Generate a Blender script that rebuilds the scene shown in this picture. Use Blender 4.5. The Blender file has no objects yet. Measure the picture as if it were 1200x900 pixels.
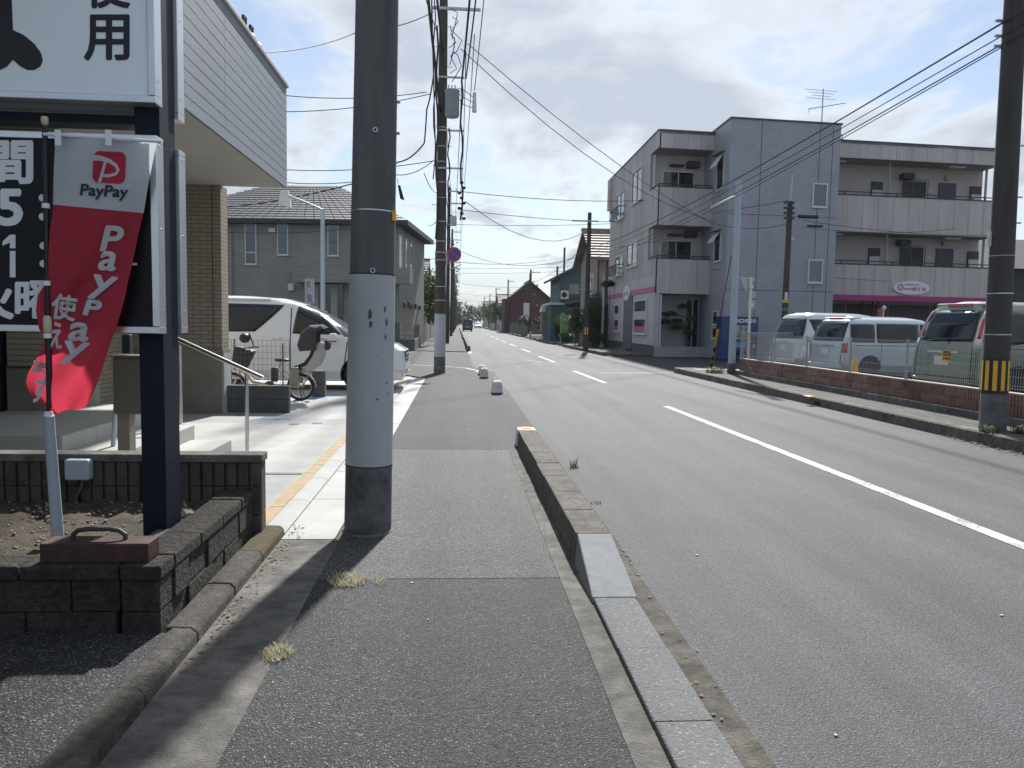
import bpy, bmesh, math, random
from mathutils import Vector, Matrix
random.seed(11)
R = math.radians
scn = bpy.context.scene
COL = scn.collection
# ------------------------------------------------------------------ camera
YAW, PITCH, ROLL, CH, FPX = R(4.134), R(4.534), R(1.0), 1.5, 900.0
_f0 = Vector((math.sin(YAW), math.cos(YAW), 0)); _r0 = Vector((math.cos(YAW), -math.sin(YAW), 0)); _u0 = Vector((0, 0, 1))
_f = _f0*math.cos(PITCH) - _u0*math.sin(PITCH); _u1 = _u0*math.cos(PITCH) + _f0*math.sin(PITCH)
_r = _r0*math.cos(ROLL) + _u1*math.sin(ROLL); _u = _u1*math.cos(ROLL) - _r0*math.sin(ROLL)
cd = bpy.data.cameras.new('camera'); cam = bpy.data.objects.new('camera', cd); COL.objects.link(cam)
cd.sensor_width = 36; cd.lens = 36*FPX/1200; cd.clip_start = .05; cd.clip_end = 4000
cam.matrix_world = Matrix(((_r.x, _u.x, -_f.x, 0), (_r.y, _u.y, -_f.y, 0), (_r.z, _u.z, -_f.z, CH), (0, 0, 0, 1)))
scn.camera = cam
# ------------------------------------------------------------------ sky, sun, exposure
SUN_AZ, SUN_EL = 11.0, 42.0            # degrees right of the road direction, above the horizon
EXPO = 1.40
SUN_STR, SKY_STR = 3.1, 0.05
wd = bpy.data.worlds.new('World'); scn.world = wd; wd.use_nodes = True
nt = wd.node_tree; nt.nodes.clear()
def nd(t, kind, **kw):
    n = t.nodes.new(kind)
    for k, v in kw.items():
        if k.startswith('i_'):
            key = k[2:]; n.inputs[int(key) if key.isdigit() else key].default_value = v
        else: setattr(n, k, v)
    return n
def lk(t, a, b): t.links.new(a, b)
def mathn(t, op, a, b=None, clamp=False):
    n = t.nodes.new('ShaderNodeMath'); n.operation = op; n.use_clamp = clamp
    for i, v in enumerate((a, b)):
        if v is None: continue
        if isinstance(v, (int, float)): n.inputs[i].default_value = v
        else: t.links.new(v, n.inputs[i])
    return n.outputs[0]
def ramp(t, fac, stops):
    n = t.nodes.new('ShaderNodeValToRGB'); e = n.color_ramp.elements
    while len(e) < len(stops): e.new(.5)
    for el, (p, c) in zip(e, stops):
        el.position = p; el.color = (c, c, c, 1) if isinstance(c, (int, float)) else (*c, 1)
    if fac is not None: t.links.new(fac, n.inputs[0])
    return n.outputs[0]
sky = nd(nt, 'ShaderNodeTexSky', sky_type='NISHITA', sun_disc=False, sun_elevation=R(SUN_EL), sun_rotation=R(SUN_AZ), air_density=1.0, dust_density=.5, ozone_density=1.0)
bg1 = nd(nt, 'ShaderNodeBackground', i_Strength=SKY_STR); lk(nt, sky.outputs[0], bg1.inputs[0])
tc = nd(nt, 'ShaderNodeTexCoord'); sx = nd(nt, 'ShaderNodeSeparateXYZ'); lk(nt, tc.outputs['Generated'], sx.inputs[0])
zz = mathn(nt, 'ADD', mathn(nt, 'MAXIMUM', sx.outputs[2], 0.0), .10)
cx = nd(nt, 'ShaderNodeCombineXYZ'); lk(nt, mathn(nt, 'DIVIDE', sx.outputs[0], zz), cx.inputs[0]); lk(nt, mathn(nt, 'DIVIDE', sx.outputs[1], zz), cx.inputs[1]); cx.inputs[2].default_value = 3.1
mp = nd(nt, 'ShaderNodeMapping'); mp.inputs['Rotation'].default_value = (0, 0, R(24)); mp.inputs['Scale'].default_value = (1.0, .62, 1.0); lk(nt, cx.outputs[0], mp.inputs[0])
n1 = nd(nt, 'ShaderNodeTexNoise', i_Scale=.95, i_Detail=9.0, i_Roughness=.56, i_Distortion=.55); lk(nt, mp.outputs[0], n1.inputs['Vector'])
n2 = nd(nt, 'ShaderNodeTexNoise', i_Scale=3.4, i_Detail=7.0, i_Roughness=.6, i_Distortion=.3); lk(nt, mp.outputs[0], n2.inputs['Vector'])
cov = mathn(nt, 'ADD', mathn(nt, 'MULTIPLY', n1.outputs[0], .8), mathn(nt, 'MULTIPLY', n2.outputs[0], .2))
cfac0 = ramp(nt, cov, [(.42, .14), (.49, .52), (.56, .95)])
hzn = ramp(nt, sx.outputs[2], [(.0, 1.0), (.16, .0)])
cfac = mathn(nt, 'MAXIMUM', cfac0, mathn(nt, 'MULTIPLY', hzn, .9))
dens = ramp(nt, cov, [(.42, (.38, .51, .78)), (.505, (.95, .97, .99)), (.60, (.62, .68, .79))])
sdir = Vector((math.sin(R(SUN_AZ))*math.cos(R(SUN_EL)), math.cos(R(SUN_AZ))*math.cos(R(SUN_EL)), math.sin(R(SUN_EL))))
dp = nd(nt, 'ShaderNodeVectorMath', operation='DOT_PRODUCT'); lk(nt, tc.outputs['Generated'], dp.inputs[0]); dp.inputs[1].default_value = sdir
glow = mathn(nt, 'POWER', mathn(nt, 'MAXIMUM', dp.outputs['Value'], 0.0), 5.0)
CLOUD = .335
bg2 = nd(nt, 'ShaderNodeBackground'); cmx = nd(nt, 'ShaderNodeMix', data_type='RGBA'); lk(nt, mathn(nt, 'MULTIPLY', hzn, .8), cmx.inputs[0]); lk(nt, dens, cmx.inputs[6]); cmx.inputs[7].default_value = (.52, .63, .75, 1); lk(nt, cmx.outputs[2], bg2.inputs[0])
lk(nt, mathn(nt, 'MULTIPLY', mathn(nt, 'ADD', mathn(nt, 'MULTIPLY', glow, .18), .95), CLOUD), bg2.inputs[1])
mx = nd(nt, 'ShaderNodeMixShader'); lk(nt, cfac, mx.inputs[0]); lk(nt, bg1.outputs[0], mx.inputs[1]); lk(nt, bg2.outputs[0], mx.inputs[2])
wo = nd(nt, 'ShaderNodeOutputWorld'); lk(nt, mx.outputs[0], wo.inputs[0])
sl = bpy.data.lights.new('sun', 'SUN'); sl.energy = SUN_STR; sl.angle = R(1.9); sl.color = (1.0, .975, .935)
so = bpy.data.objects.new('sun', sl); COL.objects.link(so); so.location = (20, 60, 60)
so.rotation_euler = (-sdir).to_track_quat('-Z', 'Y').to_euler()
vs = scn.view_settings; vs.view_transform = 'Standard'; vs.look = 'None'; vs.exposure = EXPO; vs.gamma = 1; vs.use_curve_mapping = False
# ------------------------------------------------------------------ pixels to places
def ray(x, y): return _f + _r*((x-600)/FPX) - _u*((y-450)/FPX)
CAMP = Vector((0, 0, CH))
def G(x, y, z=0.0): d = ray(x, y); return CAMP + d*((z-CH)/d.z)
def at(x, y, Y): d = ray(x, y); return CAMP + d*(Y/d.y)
def atX(x, y, X): d = ray(x, y); return CAMP + d*(X/d.x)
def onp(x, y, P, dr):
    d = ray(x, y); det = -d.x*dr[1] + dr[0]*d.y
    t = (-P[0]*dr[1] + dr[0]*P[1])/det; s = (d.x*P[1] - d.y*P[0])/det
    return s, CH + t*d.z
# ------------------------------------------------------------------ materials
MATS = {}
def mat(name, col, rough=.7, var=.15, scale=6.0, bump=.0, bscale=60.0, metal=0.0, spec=.5, coat=0.0, col2=None, dirt=0.0, trans=0.0, emit=0.0, stretch=None, bdist=.02):
    if name in MATS: return MATS[name]
    m = bpy.data.materials.new(name); m.use_nodes = True; t = m.node_tree; b = t.nodes['Principled BSDF']
    b.inputs['Roughness'].default_value = rough; b.inputs['Metallic'].default_value = metal; b.inputs['Specular IOR Level'].default_value = spec
    b.inputs['Coat Weight'].default_value = coat; b.inputs['Coat Roughness'].default_value = .05
    g = nd(t, 'ShaderNodeNewGeometry'); pos = g.outputs['Position']
    if stretch:
        mpn = nd(t, 'ShaderNodeMapping'); mpn.inputs['Scale'].default_value = stretch; lk(t, pos, mpn.inputs[0]); pos = mpn.outputs[0]
    c2 = col2 or tuple(min(1, c*(1+var)) for c in col); c1 = tuple(c*(1-var) for c in col)
    if var > 0 or col2:
        na = nd(t, 'ShaderNodeTexNoise', i_Scale=scale, i_Detail=6.0, i_Roughness=.62); lk(t, pos, na.inputs['Vector'])
        c = ramp(t, na.outputs[0], [(.3, c1), (.7, c2)])
        if dirt > 0:
            nb = nd(t, 'ShaderNodeTexNoise', i_Scale=scale*.23, i_Detail=8.0, i_Roughness=.7); lk(t, pos, nb.inputs['Vector'])
            k = ramp(t, nb.outputs[0], [(.38, 1.0-dirt), (.62, 1.0)])
            mxn = nd(t, 'ShaderNodeMix', data_type='RGBA', blend_type='MULTIPLY'); mxn.inputs[0].default_value = 1
            lk(t, c, mxn.inputs[6]); lk(t, k, mxn.inputs[7]); c = mxn.outputs[2]
        lk(t, c, b.inputs['Base Color'])
    else: b.inputs['Base Color'].default_value = (*col, 1)
    if bump > 0:
        nb = nd(t, 'ShaderNodeTexNoise', i_Scale=bscale, i_Detail=5.0, i_Roughness=.6); lk(t, pos, nb.inputs['Vector'])
        bp = nd(t, 'ShaderNodeBump', i_Strength=bump, i_Distance=bdist); lk(t, nb.outputs[0], bp.inputs['Height']); lk(t, bp.outputs[0], b.inputs['Normal'])
    if trans > 0:
        tr = nd(t, 'ShaderNodeBsdfTranslucent'); tr.inputs[0].default_value = (*col, 1)
        if b.inputs['Base Color'].is_linked: lk(t, b.inputs['Base Color'].links[0].from_socket, tr.inputs[0])
        ms = nd(t, 'ShaderNodeMixShader'); ms.inputs[0].default_value = trans
        lk(t, b.outputs[0], ms.inputs[1]); lk(t, tr.outputs[0], ms.inputs[2]); lk(t, ms.outputs[0], t.nodes['Material Output'].inputs[0])
    if emit > 0:
        b.inputs['Emission Color'].default_value = (*col, 1); b.inputs['Emission Strength'].default_value = emit
    MATS[name] = m; return m
def asphalt(name, base, stone, density, cell=95.0, bump=.5, rough=.85, patch=.25, crack=True, spread=.1, pit=.62):
    m = bpy.data.materials.new(name); m.use_nodes = True; t = m.node_tree; b = t.nodes['Principled BSDF']
    g = nd(t, 'ShaderNodeNewGeometry'); pos = g.outputs['Position']
    nz_ = nd(t, 'ShaderNodeTexNoise', i_Scale=cell*.8, i_Detail=2.0); lk(t, pos, nz_.inputs['Vector'])
    mz_ = nd(t, 'ShaderNodeVectorMath', operation='MULTIPLY_ADD'); lk(t, nz_.outputs['Color'], mz_.inputs[0]); mz_.inputs[1].default_value = (.9/cell,)*3; lk(t, pos, mz_.inputs[2])
    v = nd(t, 'ShaderNodeTexVoronoi', i_Scale=cell); lk(t, mz_.outputs[0], v.inputs['Vector'])
    sc = nd(t, 'ShaderNodeSeparateColor'); lk(t, v.outputs['Color'], sc.inputs[0])
    dot = ramp(t, v.outputs['Distance'], [(.18, 1.0), (.5, 0.0)])
    pick = ramp(t, sc.outputs[0], [(max(0, 1-density-spread), 0.0), (1-density+.15, 1.0)])
    st = mathn(t, 'MULTIPLY', dot, pick)
    n0 = nd(t, 'ShaderNodeTexNoise', i_Scale=.9, i_Detail=9.0, i_Roughness=.7); lk(t, pos, n0.inputs['Vector'])
    n3 = nd(t, 'ShaderNodeTexNoise', i_Scale=cell*.9, i_Detail=3.0); lk(t, pos, n3.inputs['Vector'])
    tone = mathn(t, 'MULTIPLY', ramp(t, n0.outputs[0], [(.3, 1-patch), (.7, 1+patch*.0)]), ramp(t, n3.outputs[0], [(.34, pit), (.62, 1.0)]))
    a = nd(t, 'ShaderNodeMix', data_type='RGBA'); a.inputs[6].default_value = (*base, 1); a.inputs[7].default_value = (*stone, 1); lk(t, st, a.inputs[0])
    mm = nd(t, 'ShaderNodeMix', data_type='RGBA', blend_type='MULTIPLY'); mm.inputs[0].default_value = 1; lk(t, a.outputs[2], mm.inputs[6]); lk(t, tone, mm.inputs[7])
    out = mm.outputs[2]
    ms_ = nd(t, 'ShaderNodeMapping'); ms_.inputs['Scale'].default_value = (1.6, .09, 1.0); lk(t, pos, ms_.inputs[0]); ns_ = nd(t, 'ShaderNodeTexNoise', i_Scale=1.0, i_Detail=6.0, i_Roughness=.6); lk(t, ms_.outputs[0], ns_.inputs['Vector'])
    mk_ = nd(t, 'ShaderNodeMix', data_type='RGBA', blend_type='MULTIPLY'); mk_.inputs[0].default_value = 1; lk(t, out, mk_.inputs[6]); lk(t, ramp(t, ns_.outputs[0], [(.32, .66), (.62, 1.10)]), mk_.inputs[7]); out = mk_.outputs[2]
    if crack:
        nw = nd(t, 'ShaderNodeTexNoise', i_Scale=1.3, i_Detail=4.0); lk(t, pos, nw.inputs['Vector'])
        mw = nd(t, 'ShaderNodeMix', data_type='RGBA', blend_type='LINEAR_LIGHT'); mw.inputs[0].default_value = .35; lk(t, pos, mw.inputs[6]); lk(t, nw.outputs['Color'], mw.inputs[7])
        vc = nd(t, 'ShaderNodeTexVoronoi', feature='DISTANCE_TO_EDGE', i_Scale=.22); lk(t, mw.outputs[2], vc.inputs['Vector'])
        nm = nd(t, 'ShaderNodeTexNoise', i_Scale=.16, i_Detail=2.0); lk(t, pos, nm.inputs['Vector'])
        ck = mathn(t, 'MULTIPLY', ramp(t, vc.outputs['Distance'], [(.0, 1.0), (.0045, 0.0)]), ramp(t, nm.outputs[0], [(.50, 0.0), (.58, .6)]))
        m3 = nd(t, 'ShaderNodeMix', data_type='RGBA'); lk(t, ck, m3.inputs[0]); lk(t, out, m3.inputs[6]); m3.inputs[7].default_value = (.025, .025, .027, 1); out = m3.outputs[2]
    lk(t, out, b.inputs['Base Color']); b.inputs['Roughness'].default_value = rough; b.inputs['Specular IOR Level'].default_value = .4
    hgt = mathn(t, 'ADD', mathn(t, 'MULTIPLY', ramp(t, v.outputs['Distance'], [(.1, 1.0), (.6, 0.0)]), .6), mathn(t, 'MULTIPLY', n3.outputs[0], .6))
    bp = nd(t, 'ShaderNodeBump', i_Strength=bump, i_Distance=.006); lk(t, hgt, bp.inputs['Height']); lk(t, bp.outputs[0], b.inputs['Normal'])
    MATS[name] = m; return m
def brickm(name, c1, c2, mortar, bw, bh, axis='x', msize=.01, bump=.6, rough=.6, var=.2, off=.5):
    m = bpy.data.materials.new(name); m.use_nodes = True; t = m.node_tree; b = t.nodes['Principled BSDF']
    g = nd(t, 'ShaderNodeNewGeometry'); s = nd(t, 'ShaderNodeSeparateXYZ'); lk(t, g.outputs['Position'], s.inputs[0])
    c = nd(t, 'ShaderNodeCombineXYZ'); lk(t, s.outputs[0 if axis == 'x' else 1], c.inputs[0]); lk(t, s.outputs[2], c.inputs[1])
    br = nd(t, 'ShaderNodeTexBrick'); lk(t, c.outputs[0], br.inputs['Vector']); br.offset = off
    br.inputs['Scale'].default_value = 1; br.inputs['Brick Width'].default_value = bw; br.inputs['Row Height'].default_value = bh; br.inputs['Mortar Size'].default_value = msize; br.inputs['Mortar Smooth'].default_value = .1
    br.inputs['Color1'].default_value = (*c1, 1); br.inputs['Color2'].default_value = (*c2, 1); br.inputs['Mortar'].default_value = (*mortar, 1)
    n = nd(t, 'ShaderNodeTexNoise', i_Scale=1.1, i_Detail=7.0, i_Roughness=.65); lk(t, g.outputs['Position'], n.inputs['Vector'])
    mm = nd(t, 'ShaderNodeMix', data_type='RGBA', blend_type='MULTIPLY'); mm.inputs[0].default_value = 1; lk(t, br.outputs[0], mm.inputs[6]); lk(t, ramp(t, n.outputs[0], [(.3, 1-var), (.7, 1.0)]), mm.inputs[7])
    lk(t, mm.outputs[2], b.inputs['Base Color']); b.inputs['Roughness'].default_value = rough
    bp = nd(t, 'ShaderNodeBump', i_Strength=bump, i_Distance=.01, invert=True); lk(t, br.outputs['Fac'], bp.inputs['Height']); lk(t, bp.outputs[0], b.inputs['Normal'])
    MATS[name] = m; return m
def glassm(name, col, rough=.06):
    return mat(name, col, rough=rough, var=0, spec=.9)
# ------------------------------------------------------------------ mesh builder
WM = {}                                   # world matrix of every object built here
class MB:
    def __init__(s): s.v = []; s.f = []
    def add(s, vs, fs):
        b = len(s.v); s.v += [Vector(v) for v in vs]; s.f += [tuple(i+b for i in f) for f in fs]; return s
    def hexa(s, p): return s.add(p, [(3, 2, 1, 0), (4, 5, 6, 7), (0, 1, 5, 4), (1, 2, 6, 5), (2, 3, 7, 6), (3, 0, 4, 7)])
    def box(s, x0, x1, y0, y1, z0, z1):
        return s.hexa([(x0, y0, z0), (x1, y0, z0), (x1, y1, z0), (x0, y1, z0), (x0, y0, z1), (x1, y0, z1), (x1, y1, z1), (x0, y1, z1)])
    def fbox(s, F, a0, a1, b0, b1, z0, z1):      # box in a frame F = (origin, du, dv)
        return s.hexa([F(a0, b0, z0), F(a1, b0, z0), F(a1, b1, z0), F(a0, b1, z0), F(a0, b0, z1), F(a1, b0, z1), F(a1, b1, z1), F(a0, b1, z1)])
    def quad(s, a, b, c, d): return s.add([a, b, c, d], [(0, 1, 2, 3)])
    def prism(s, pts, vec):
        n = len(pts); vec = Vector(vec); P = [Vector(p) for p in pts]
        return s.add(P+[p+vec for p in P], [tuple(range(n-1, -1, -1)), tuple(range(n, 2*n))]+[(i, (i+1) % n, n+(i+1) % n, n+i) for i in range(n)])
    def tube(s, pts, r, n=8, cap=True):
        P = [Vector(p) for p in pts]; m = len(P); rr = r if isinstance(r, (list, tuple)) else [r]*m; vs = []; fs = []; ref = None
        for i in range(m):
            d = (P[min(i+1, m-1)]-P[max(i-1, 0)]).normalized()
            if ref is None: ref = Vector((0, 0, 1)) if abs(d.z) < .9 else Vector((1, 0, 0))
            a = d.cross(ref).normalized(); b = a.cross(d).normalized(); ref = b
            for k in range(n):
                t = 2*math.pi*k/n; vs.append(P[i]+(a*math.cos(t)+b*math.sin(t))*rr[i])
        for i in range(m-1):
            for k in range(n):
                k2 = (k+1) % n; fs.append((i*n+k, i*n+k2, (i+1)*n+k2, (i+1)*n+k))
        if cap: fs += [tuple(range(n)), tuple(range((m-1)*n, m*n))[::-1]]
        return s.add(vs, fs)
    def lathe(s, prof, n=24, c=(0, 0, 0), axis='z', closed=False):
        vs = []; m = len(prof); c = Vector(c)
        for (r, h) in prof:
            for k in range(n):
                t = 2*math.pi*k/n; a, b = r*math.cos(t), r*math.sin(t)
                vs.append(c+Vector({'z': (a, b, h), 'y': (a, h, b), 'x': (h, a, b)}[axis]))
        fs = [(i*n+k, i*n+(k+1) % n, ((i+1) % m)*n+(k+1) % n, ((i+1) % m)*n+k) for i in range(m if closed else m-1) for k in range(n)]
        if not closed: fs += [tuple(range(n)), tuple(range((m-1)*n, m*n))]
        return s.add(vs, fs)
    def sphere(s, c, r, n=10, m=6):
        rx, ry, rz = r if isinstance(r, (tuple, list)) else (r, r, r); c = Vector(c); vs = []; fs = []
        for i in range(m+1):
            p = math.pi*i/m
            for k in range(n):
                t = 2*math.pi*k/n; vs.append(c+Vector((rx*math.sin(p)*math.cos(t), ry*math.sin(p)*math.sin(t), rz*math.cos(p))))
        for i in range(m):
            for k in range(n): fs.append((i*n+k, i*n+(k+1) % n, (i+1)*n+(k+1) % n, (i+1)*n+k))
        return s.add(vs, fs)
    def build(s, name, m, parent=None, smooth=False, bevel=0, kind=None, label=None, cat=None, group=None, seg=2, fix=True):
        me = bpy.data.meshes.new(name); o = bpy.data.objects.new(name, me); COL.objects.link(o)
        if parent is None:
            lo = Vector([min(v[i] for v in s.v) for i in range(3)]); hi = Vector([max(v[i] for v in s.v) for i in range(3)])
            W = Matrix.Translation(((lo.x+hi.x)/2, (lo.y+hi.y)/2, lo.z)); o.location = W.translation
        else: W = WM[parent.name]; o.parent = parent
        I = W.inverted(); me.from_pydata([I @ v for v in s.v], [], s.f)
        if fix:
            bm = bmesh.new(); bm.from_mesh(me); bmesh.ops.recalc_face_normals(bm, faces=bm.faces); bm.to_mesh(me); bm.free()
        WM[o.name] = W; me.materials.append(m if not isinstance(m, str) else MATS[m])
        if smooth:
            for p in me.polygons: p.use_smooth = True
            if smooth != 'all':
                try: me.set_sharp_from_angle(angle=R(38))
                except Exception: pass
        if bevel:
            bv = o.modifiers.new('bevel', 'BEVEL'); bv.width = bevel; bv.segments = seg; bv.limit_method = 'ANGLE'; bv.angle_limit = R(40)
        tag(o, label, cat, group, kind); return o
def tag(o, label=None, cat=None, group=None, kind=None):
    if label: o['label'] = label
    if cat: o['category'] = cat
    if group: o['group'] = group
    if kind: o['kind'] = kind
    return o
def thing(name, label, cat, loc=(0, 0, 0), group=None, kind=None):
    o = bpy.data.objects.new(name, None); COL.objects.link(o); o.location = loc; o.empty_display_size = .2
    WM[o.name] = Matrix.Translation(loc); return tag(o, label, cat, group, kind)
def copy_tree(o, parent=None):
    c = o.copy(); COL.objects.link(c)
    if parent is not None: c.parent = parent
    for ch in list(o.children): copy_tree(ch, c)
    return c
def frame(P0, du, dv): return lambda a, b, z: Vector((P0[0]+a*du[0]+b*dv[0], P0[1]+a*du[1]+b*dv[1], z))
_tc = {}
def text_geo(body, size=1.0, bold=0.0):
    key = (body, bold)
    if key not in _tc:
        cu = bpy.data.curves.new('t', 'FONT'); cu.body = body; cu.size = 1; cu.align_x = 'CENTER'; cu.align_y = 'CENTER'; cu.resolution_u = 3; cu.space_line = 1.0
        o = bpy.data.objects.new('t', cu); COL.objects.link(o); dg = bpy.context.evaluated_depsgraph_get()
        me = bpy.data.meshes.new_from_object(o.evaluated_get(dg)); vs = [v.co.xy.copy() for v in me.vertices]; fs = [tuple(p.vertices) for p in me.polygons]
        if vs:
            lo = [min(v[i] for v in vs) for i in (0, 1)]; hi = [max(v[i] for v in vs) for i in (0, 1)]
            vs = [(v[0]-(lo[0]+hi[0])/2, v[1]-(lo[1]+hi[1])/2) for v in vs]
            ext = (hi[0]-lo[0], hi[1]-lo[1])
        else: ext = (1, 1)
        bpy.data.objects.remove(o); bpy.data.curves.remove(cu); bpy.data.meshes.remove(me); _tc[key] = (vs, fs, ext)
    return _tc[key]
def lettering(name, body, m, parent, fn, w, h, bold=0.0, label=None):
    # fn(a, b) maps flat text coordinates to a point on the surface; w x h is the size the text fills
    vs, fs, ext = text_geo(body); mb = MB(); sxx, syy = w/ext[0], h/ext[1]
    sh = [(0, 0)] if not bold else [(bold*math.cos(k*math.pi/3), bold*math.sin(k*math.pi/3)) for k in range(6)]+[(0, 0)]
    for i, (ox, oy) in enumerate(sh):
        mb.add([fn(v[0]*sxx+ox, v[1]*syy+oy)+Vector((0, -.00012*i, 0)) for v in vs], fs)
    return mb.build(name, m, parent, label=label, fix=False)
def rnd(a, b): return random.uniform(a, b)
def lerp(a, b, t): return a+(b-a)*t
def interp(tab, x):
    if x <= tab[0][0]: return tab[0][1]
    for (x0, y0), (x1, y1) in zip(tab, tab[1:]):
        if x <= x1: return y0+(y1-y0)*(x-x0)/max(1e-9, x1-x0)
    return tab[-1][1]
# ------------------------------------------------------------------ shared materials
asphalt('coarse_asphalt', (.036, .037, .040), (.36, .365, .37), .26, 96, 1.0, .8, .4, spread=.42, pit=.2)
asphalt('worn_asphalt', (.075, .076, .078), (.42, .42, .41), .30, 80, 1.0, .8, .25, spread=.45, pit=.3)
asphalt('kerb_grey', (.135, .138, .142), (.36, .36, .35), .12, 75, .6, .85, .2, crack=False, spread=.2, pit=.75)
mat('ramp_grey', (.215, .225, .235), .85, .12, 14, .3, 120, dirt=.12)
asphalt('smooth_asphalt', (.056, .059, .064), (.20, .203, .207), .2, 115, .7, .85, .3, spread=.4, pit=.5)
asphalt('road_asphalt', (.084, .087, .092), (.30, .305, .31), .26, 110, .8, .8, .22, spread=.4, pit=.5)
asphalt('lot_asphalt', (.09, .09, .092), (.2, .2, .2), .2, 110, .5, .85, .25)
mat('soil', (.07, .055, .04), .95, .5, 30, .9, 90)
mat('new_concrete', (.36, .362, .352), .8, .10, 3, .12, 90, dirt=.12)
mat('old_concrete', (.165, .157, .140), .9, .38, 9, .7, 110, dirt=.5)
mat('kerb_old', (.095, .087, .074), .92, .45, 26, 1.0, 90, dirt=.5)
mat('kerb_concrete', (.165, .152, .13), .9, .38, 30, .9, 120, dirt=.45)
mat('mossy_concrete', (.075, .057, .03), .95, .3, 25, .6, 110)
mat('white_paint', (.74, .74, .72), .75, .12, 9, .1, 80, dirt=.3)
mat('worn_paint', (.40, .40, .39), .8, .35, 22, .1, 80, dirt=.5)
mat('block_stone', (.064, .056, .047), .95, .5, 24, 1.0, 42, dirt=.4, bdist=.07)
mat('black_steel', (.007, .010, .022), .5, .15, 4, .03, 60, spec=.18)
mat('alu', (.62, .64, .66), .35, .06, 6, 0, metal=.85)
mat('stainless', (.62, .62, .60), .28, .05, 6, 0, metal=1.0)
mat('galv', (.46, .50, .54), .5, .12, 10, .05, 90, metal=.35)
mat('pvc_grey', (.36, .42, .48), .5, .05, 4)
mat('sign_white', (.82, .90, .95), .35, .03, 2)
mat('sign_black', (.008, .010, .014), .4, .1, 3, spec=.2)
mat('letter_white', (.75, .78, .80), .5, 0)
mat('letter_black', (.012, .013, .018), .5, 0)
mat('rubber', (.018, .018, .019), .8, .15, 20)
mat('black_plastic', (.016, .016, .018), .5, .15, 9)
mat('dark_hole', (.012, .012, .013), .9, .1, 6)
mat('cable_black', (.018, .017, .02), .6, .1, 6)
mat('pole_concrete', (.098, .103, .108), .85, .22, 8, .25, 70, dirt=.3, stretch=(1, 1, .12))
mat('pole_sheet', (.40, .425, .45), .6, .07, 5, .08, 160, dirt=.12)
mat('pole_base', (.13, .133, .137), .85, .45, 9, .25, 90, dirt=.5)
mat('pole_dark', (.075, .065, .058), .85, .2, 7, .2, 60, dirt=.25, stretch=(1, 1, .12))
mat('glass_dark', (.018, .022, .028), .05, 0, spec=.8)
mat('glass_blue', (.05, .075, .10), .06, 0, spec=.9)
mat('glass_grey', (.10, .12, .13), .1, .1, 1, spec=.9)
mat('frame_white', (.62, .62, .60), .5, .05, 5)
mat('frame_dark', (.03, .03, .032), .5, .1, 5)
mat('yellow', (.75, .42, .03), .5, .1, 9)
mat('orange_reflect', (.9, .42, .02), .4, .1, 9)
mat('leaf_dark', (.030, .052, .018), .6, .5, 3, trans=.25)
mat('leaf_mid', (.055, .10, .026), .6, .45, 4, trans=.3)
mat('leaf_yellow', (.30, .33, .05), .6, .4, 5, trans=.3)
mat('leaf_dry', (.50, .46, .29), .7, .3, 20, trans=.3)
mat('bark', (.09, .07, .055), .9, .3, 12, .6, 50)
# ================================================================== SETTING
def slab(name, poly, z, m, label, cat, depth=.12, kind='structure'):
    return MB().prism([(x, y, z-depth) for x, y in poly], (0, 0, depth)).build(name, m, kind=kind, label=label, cat=cat)
def rect(x0, x1, y0, y1): return [(x0, y0), (x1, y0), (x1, y1), (x0, y1)]
mat('far_ground', (.10, .10, .085), .95, .3, .2)
slab('ground', rect(-900, 900, -60, 1800), -.03, 'far_ground', 'flat dull ground under and beyond the street', 'ground', .3)
slab('road', [(1.10, -12), (7.0, -12), (7.0, 36), (6.75, 60), (6.75, 900), (.55, 900), (.55, 26), (1.12, 23.5), (1.12, 9.0), (1.10, 9.0)], 0, 'road_asphalt', 'worn grey asphalt road running straight into the distance', 'road')
slab('sidewalk', rect(-.79, .62, -6, 4.41), .002, 'coarse_asphalt', 'coarse dark asphalt sidewalk beside the low kerb stones', 'sidewalk')
slab('sidewalk', rect(-.79, .62, 4.41, 9.0), .0025, 'worn_asphalt', 'worn speckled asphalt sidewalk beside the tall kerb', 'sidewalk')
slab('sidewalk', [(-.82, 9.0), (1.12, 9.0), (1.12, 23.5), (.9, 23.9), (-1.6, 24.6), (-3.0, 24.6), (-.82, 20.5)], .004, 'smooth_asphalt', 'smooth patched asphalt sidewalk in front of the shop parking', 'sidewalk')
slab('side_street', [(-60, 24.6), (-1.6, 24.6), (.9, 23.9), (1.12, 23.5), (.55, 26), (.55, 38.3), (-2.2, 39.3), (-60, 46)], .0, 'smooth_asphalt', 'side street entering from the left before the grey house', 'side street')
slab('sidewalk', [(-2.3, 39.3), (.42, 38.8), (.42, 600), (-2.3, 600)], .03, 'smooth_asphalt', 'pale far sidewalk past the side street', 'sidewalk')
slab('yard', rect(-12, -1.285, -6, 3.54), .05, 'coarse_asphalt', 'asphalt corner in front of the stone planter', 'asphalt yard')
slab('gutter', rect(-1.18, -.79, -6, 5.22), .003, 'old_concrete', 'old dark concrete gutter along the planter kerb', 'gutter')
slab('forecourt', rect(-9.5, -1.45, 5.27, 24.0), .03, 'new_concrete', 'pale new concrete shop forecourt with parking', 'forecourt')
slab('side_street', [(7.0, 24.6), (8.0, 24.0), (60, 27.0), (60, 38.5), (9.4, 36.45), (7.0, 36.45)], -.002, 'smooth_asphalt', 'side street entering from the right before the apartment block', 'side street')
slab('parking_lot', [(8.1, -5), (45, -5), (45, 26.0), (8.1, 24.0)], .12, 'lot_asphalt', 'asphalt car park behind the brown block wall', 'car park')
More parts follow.
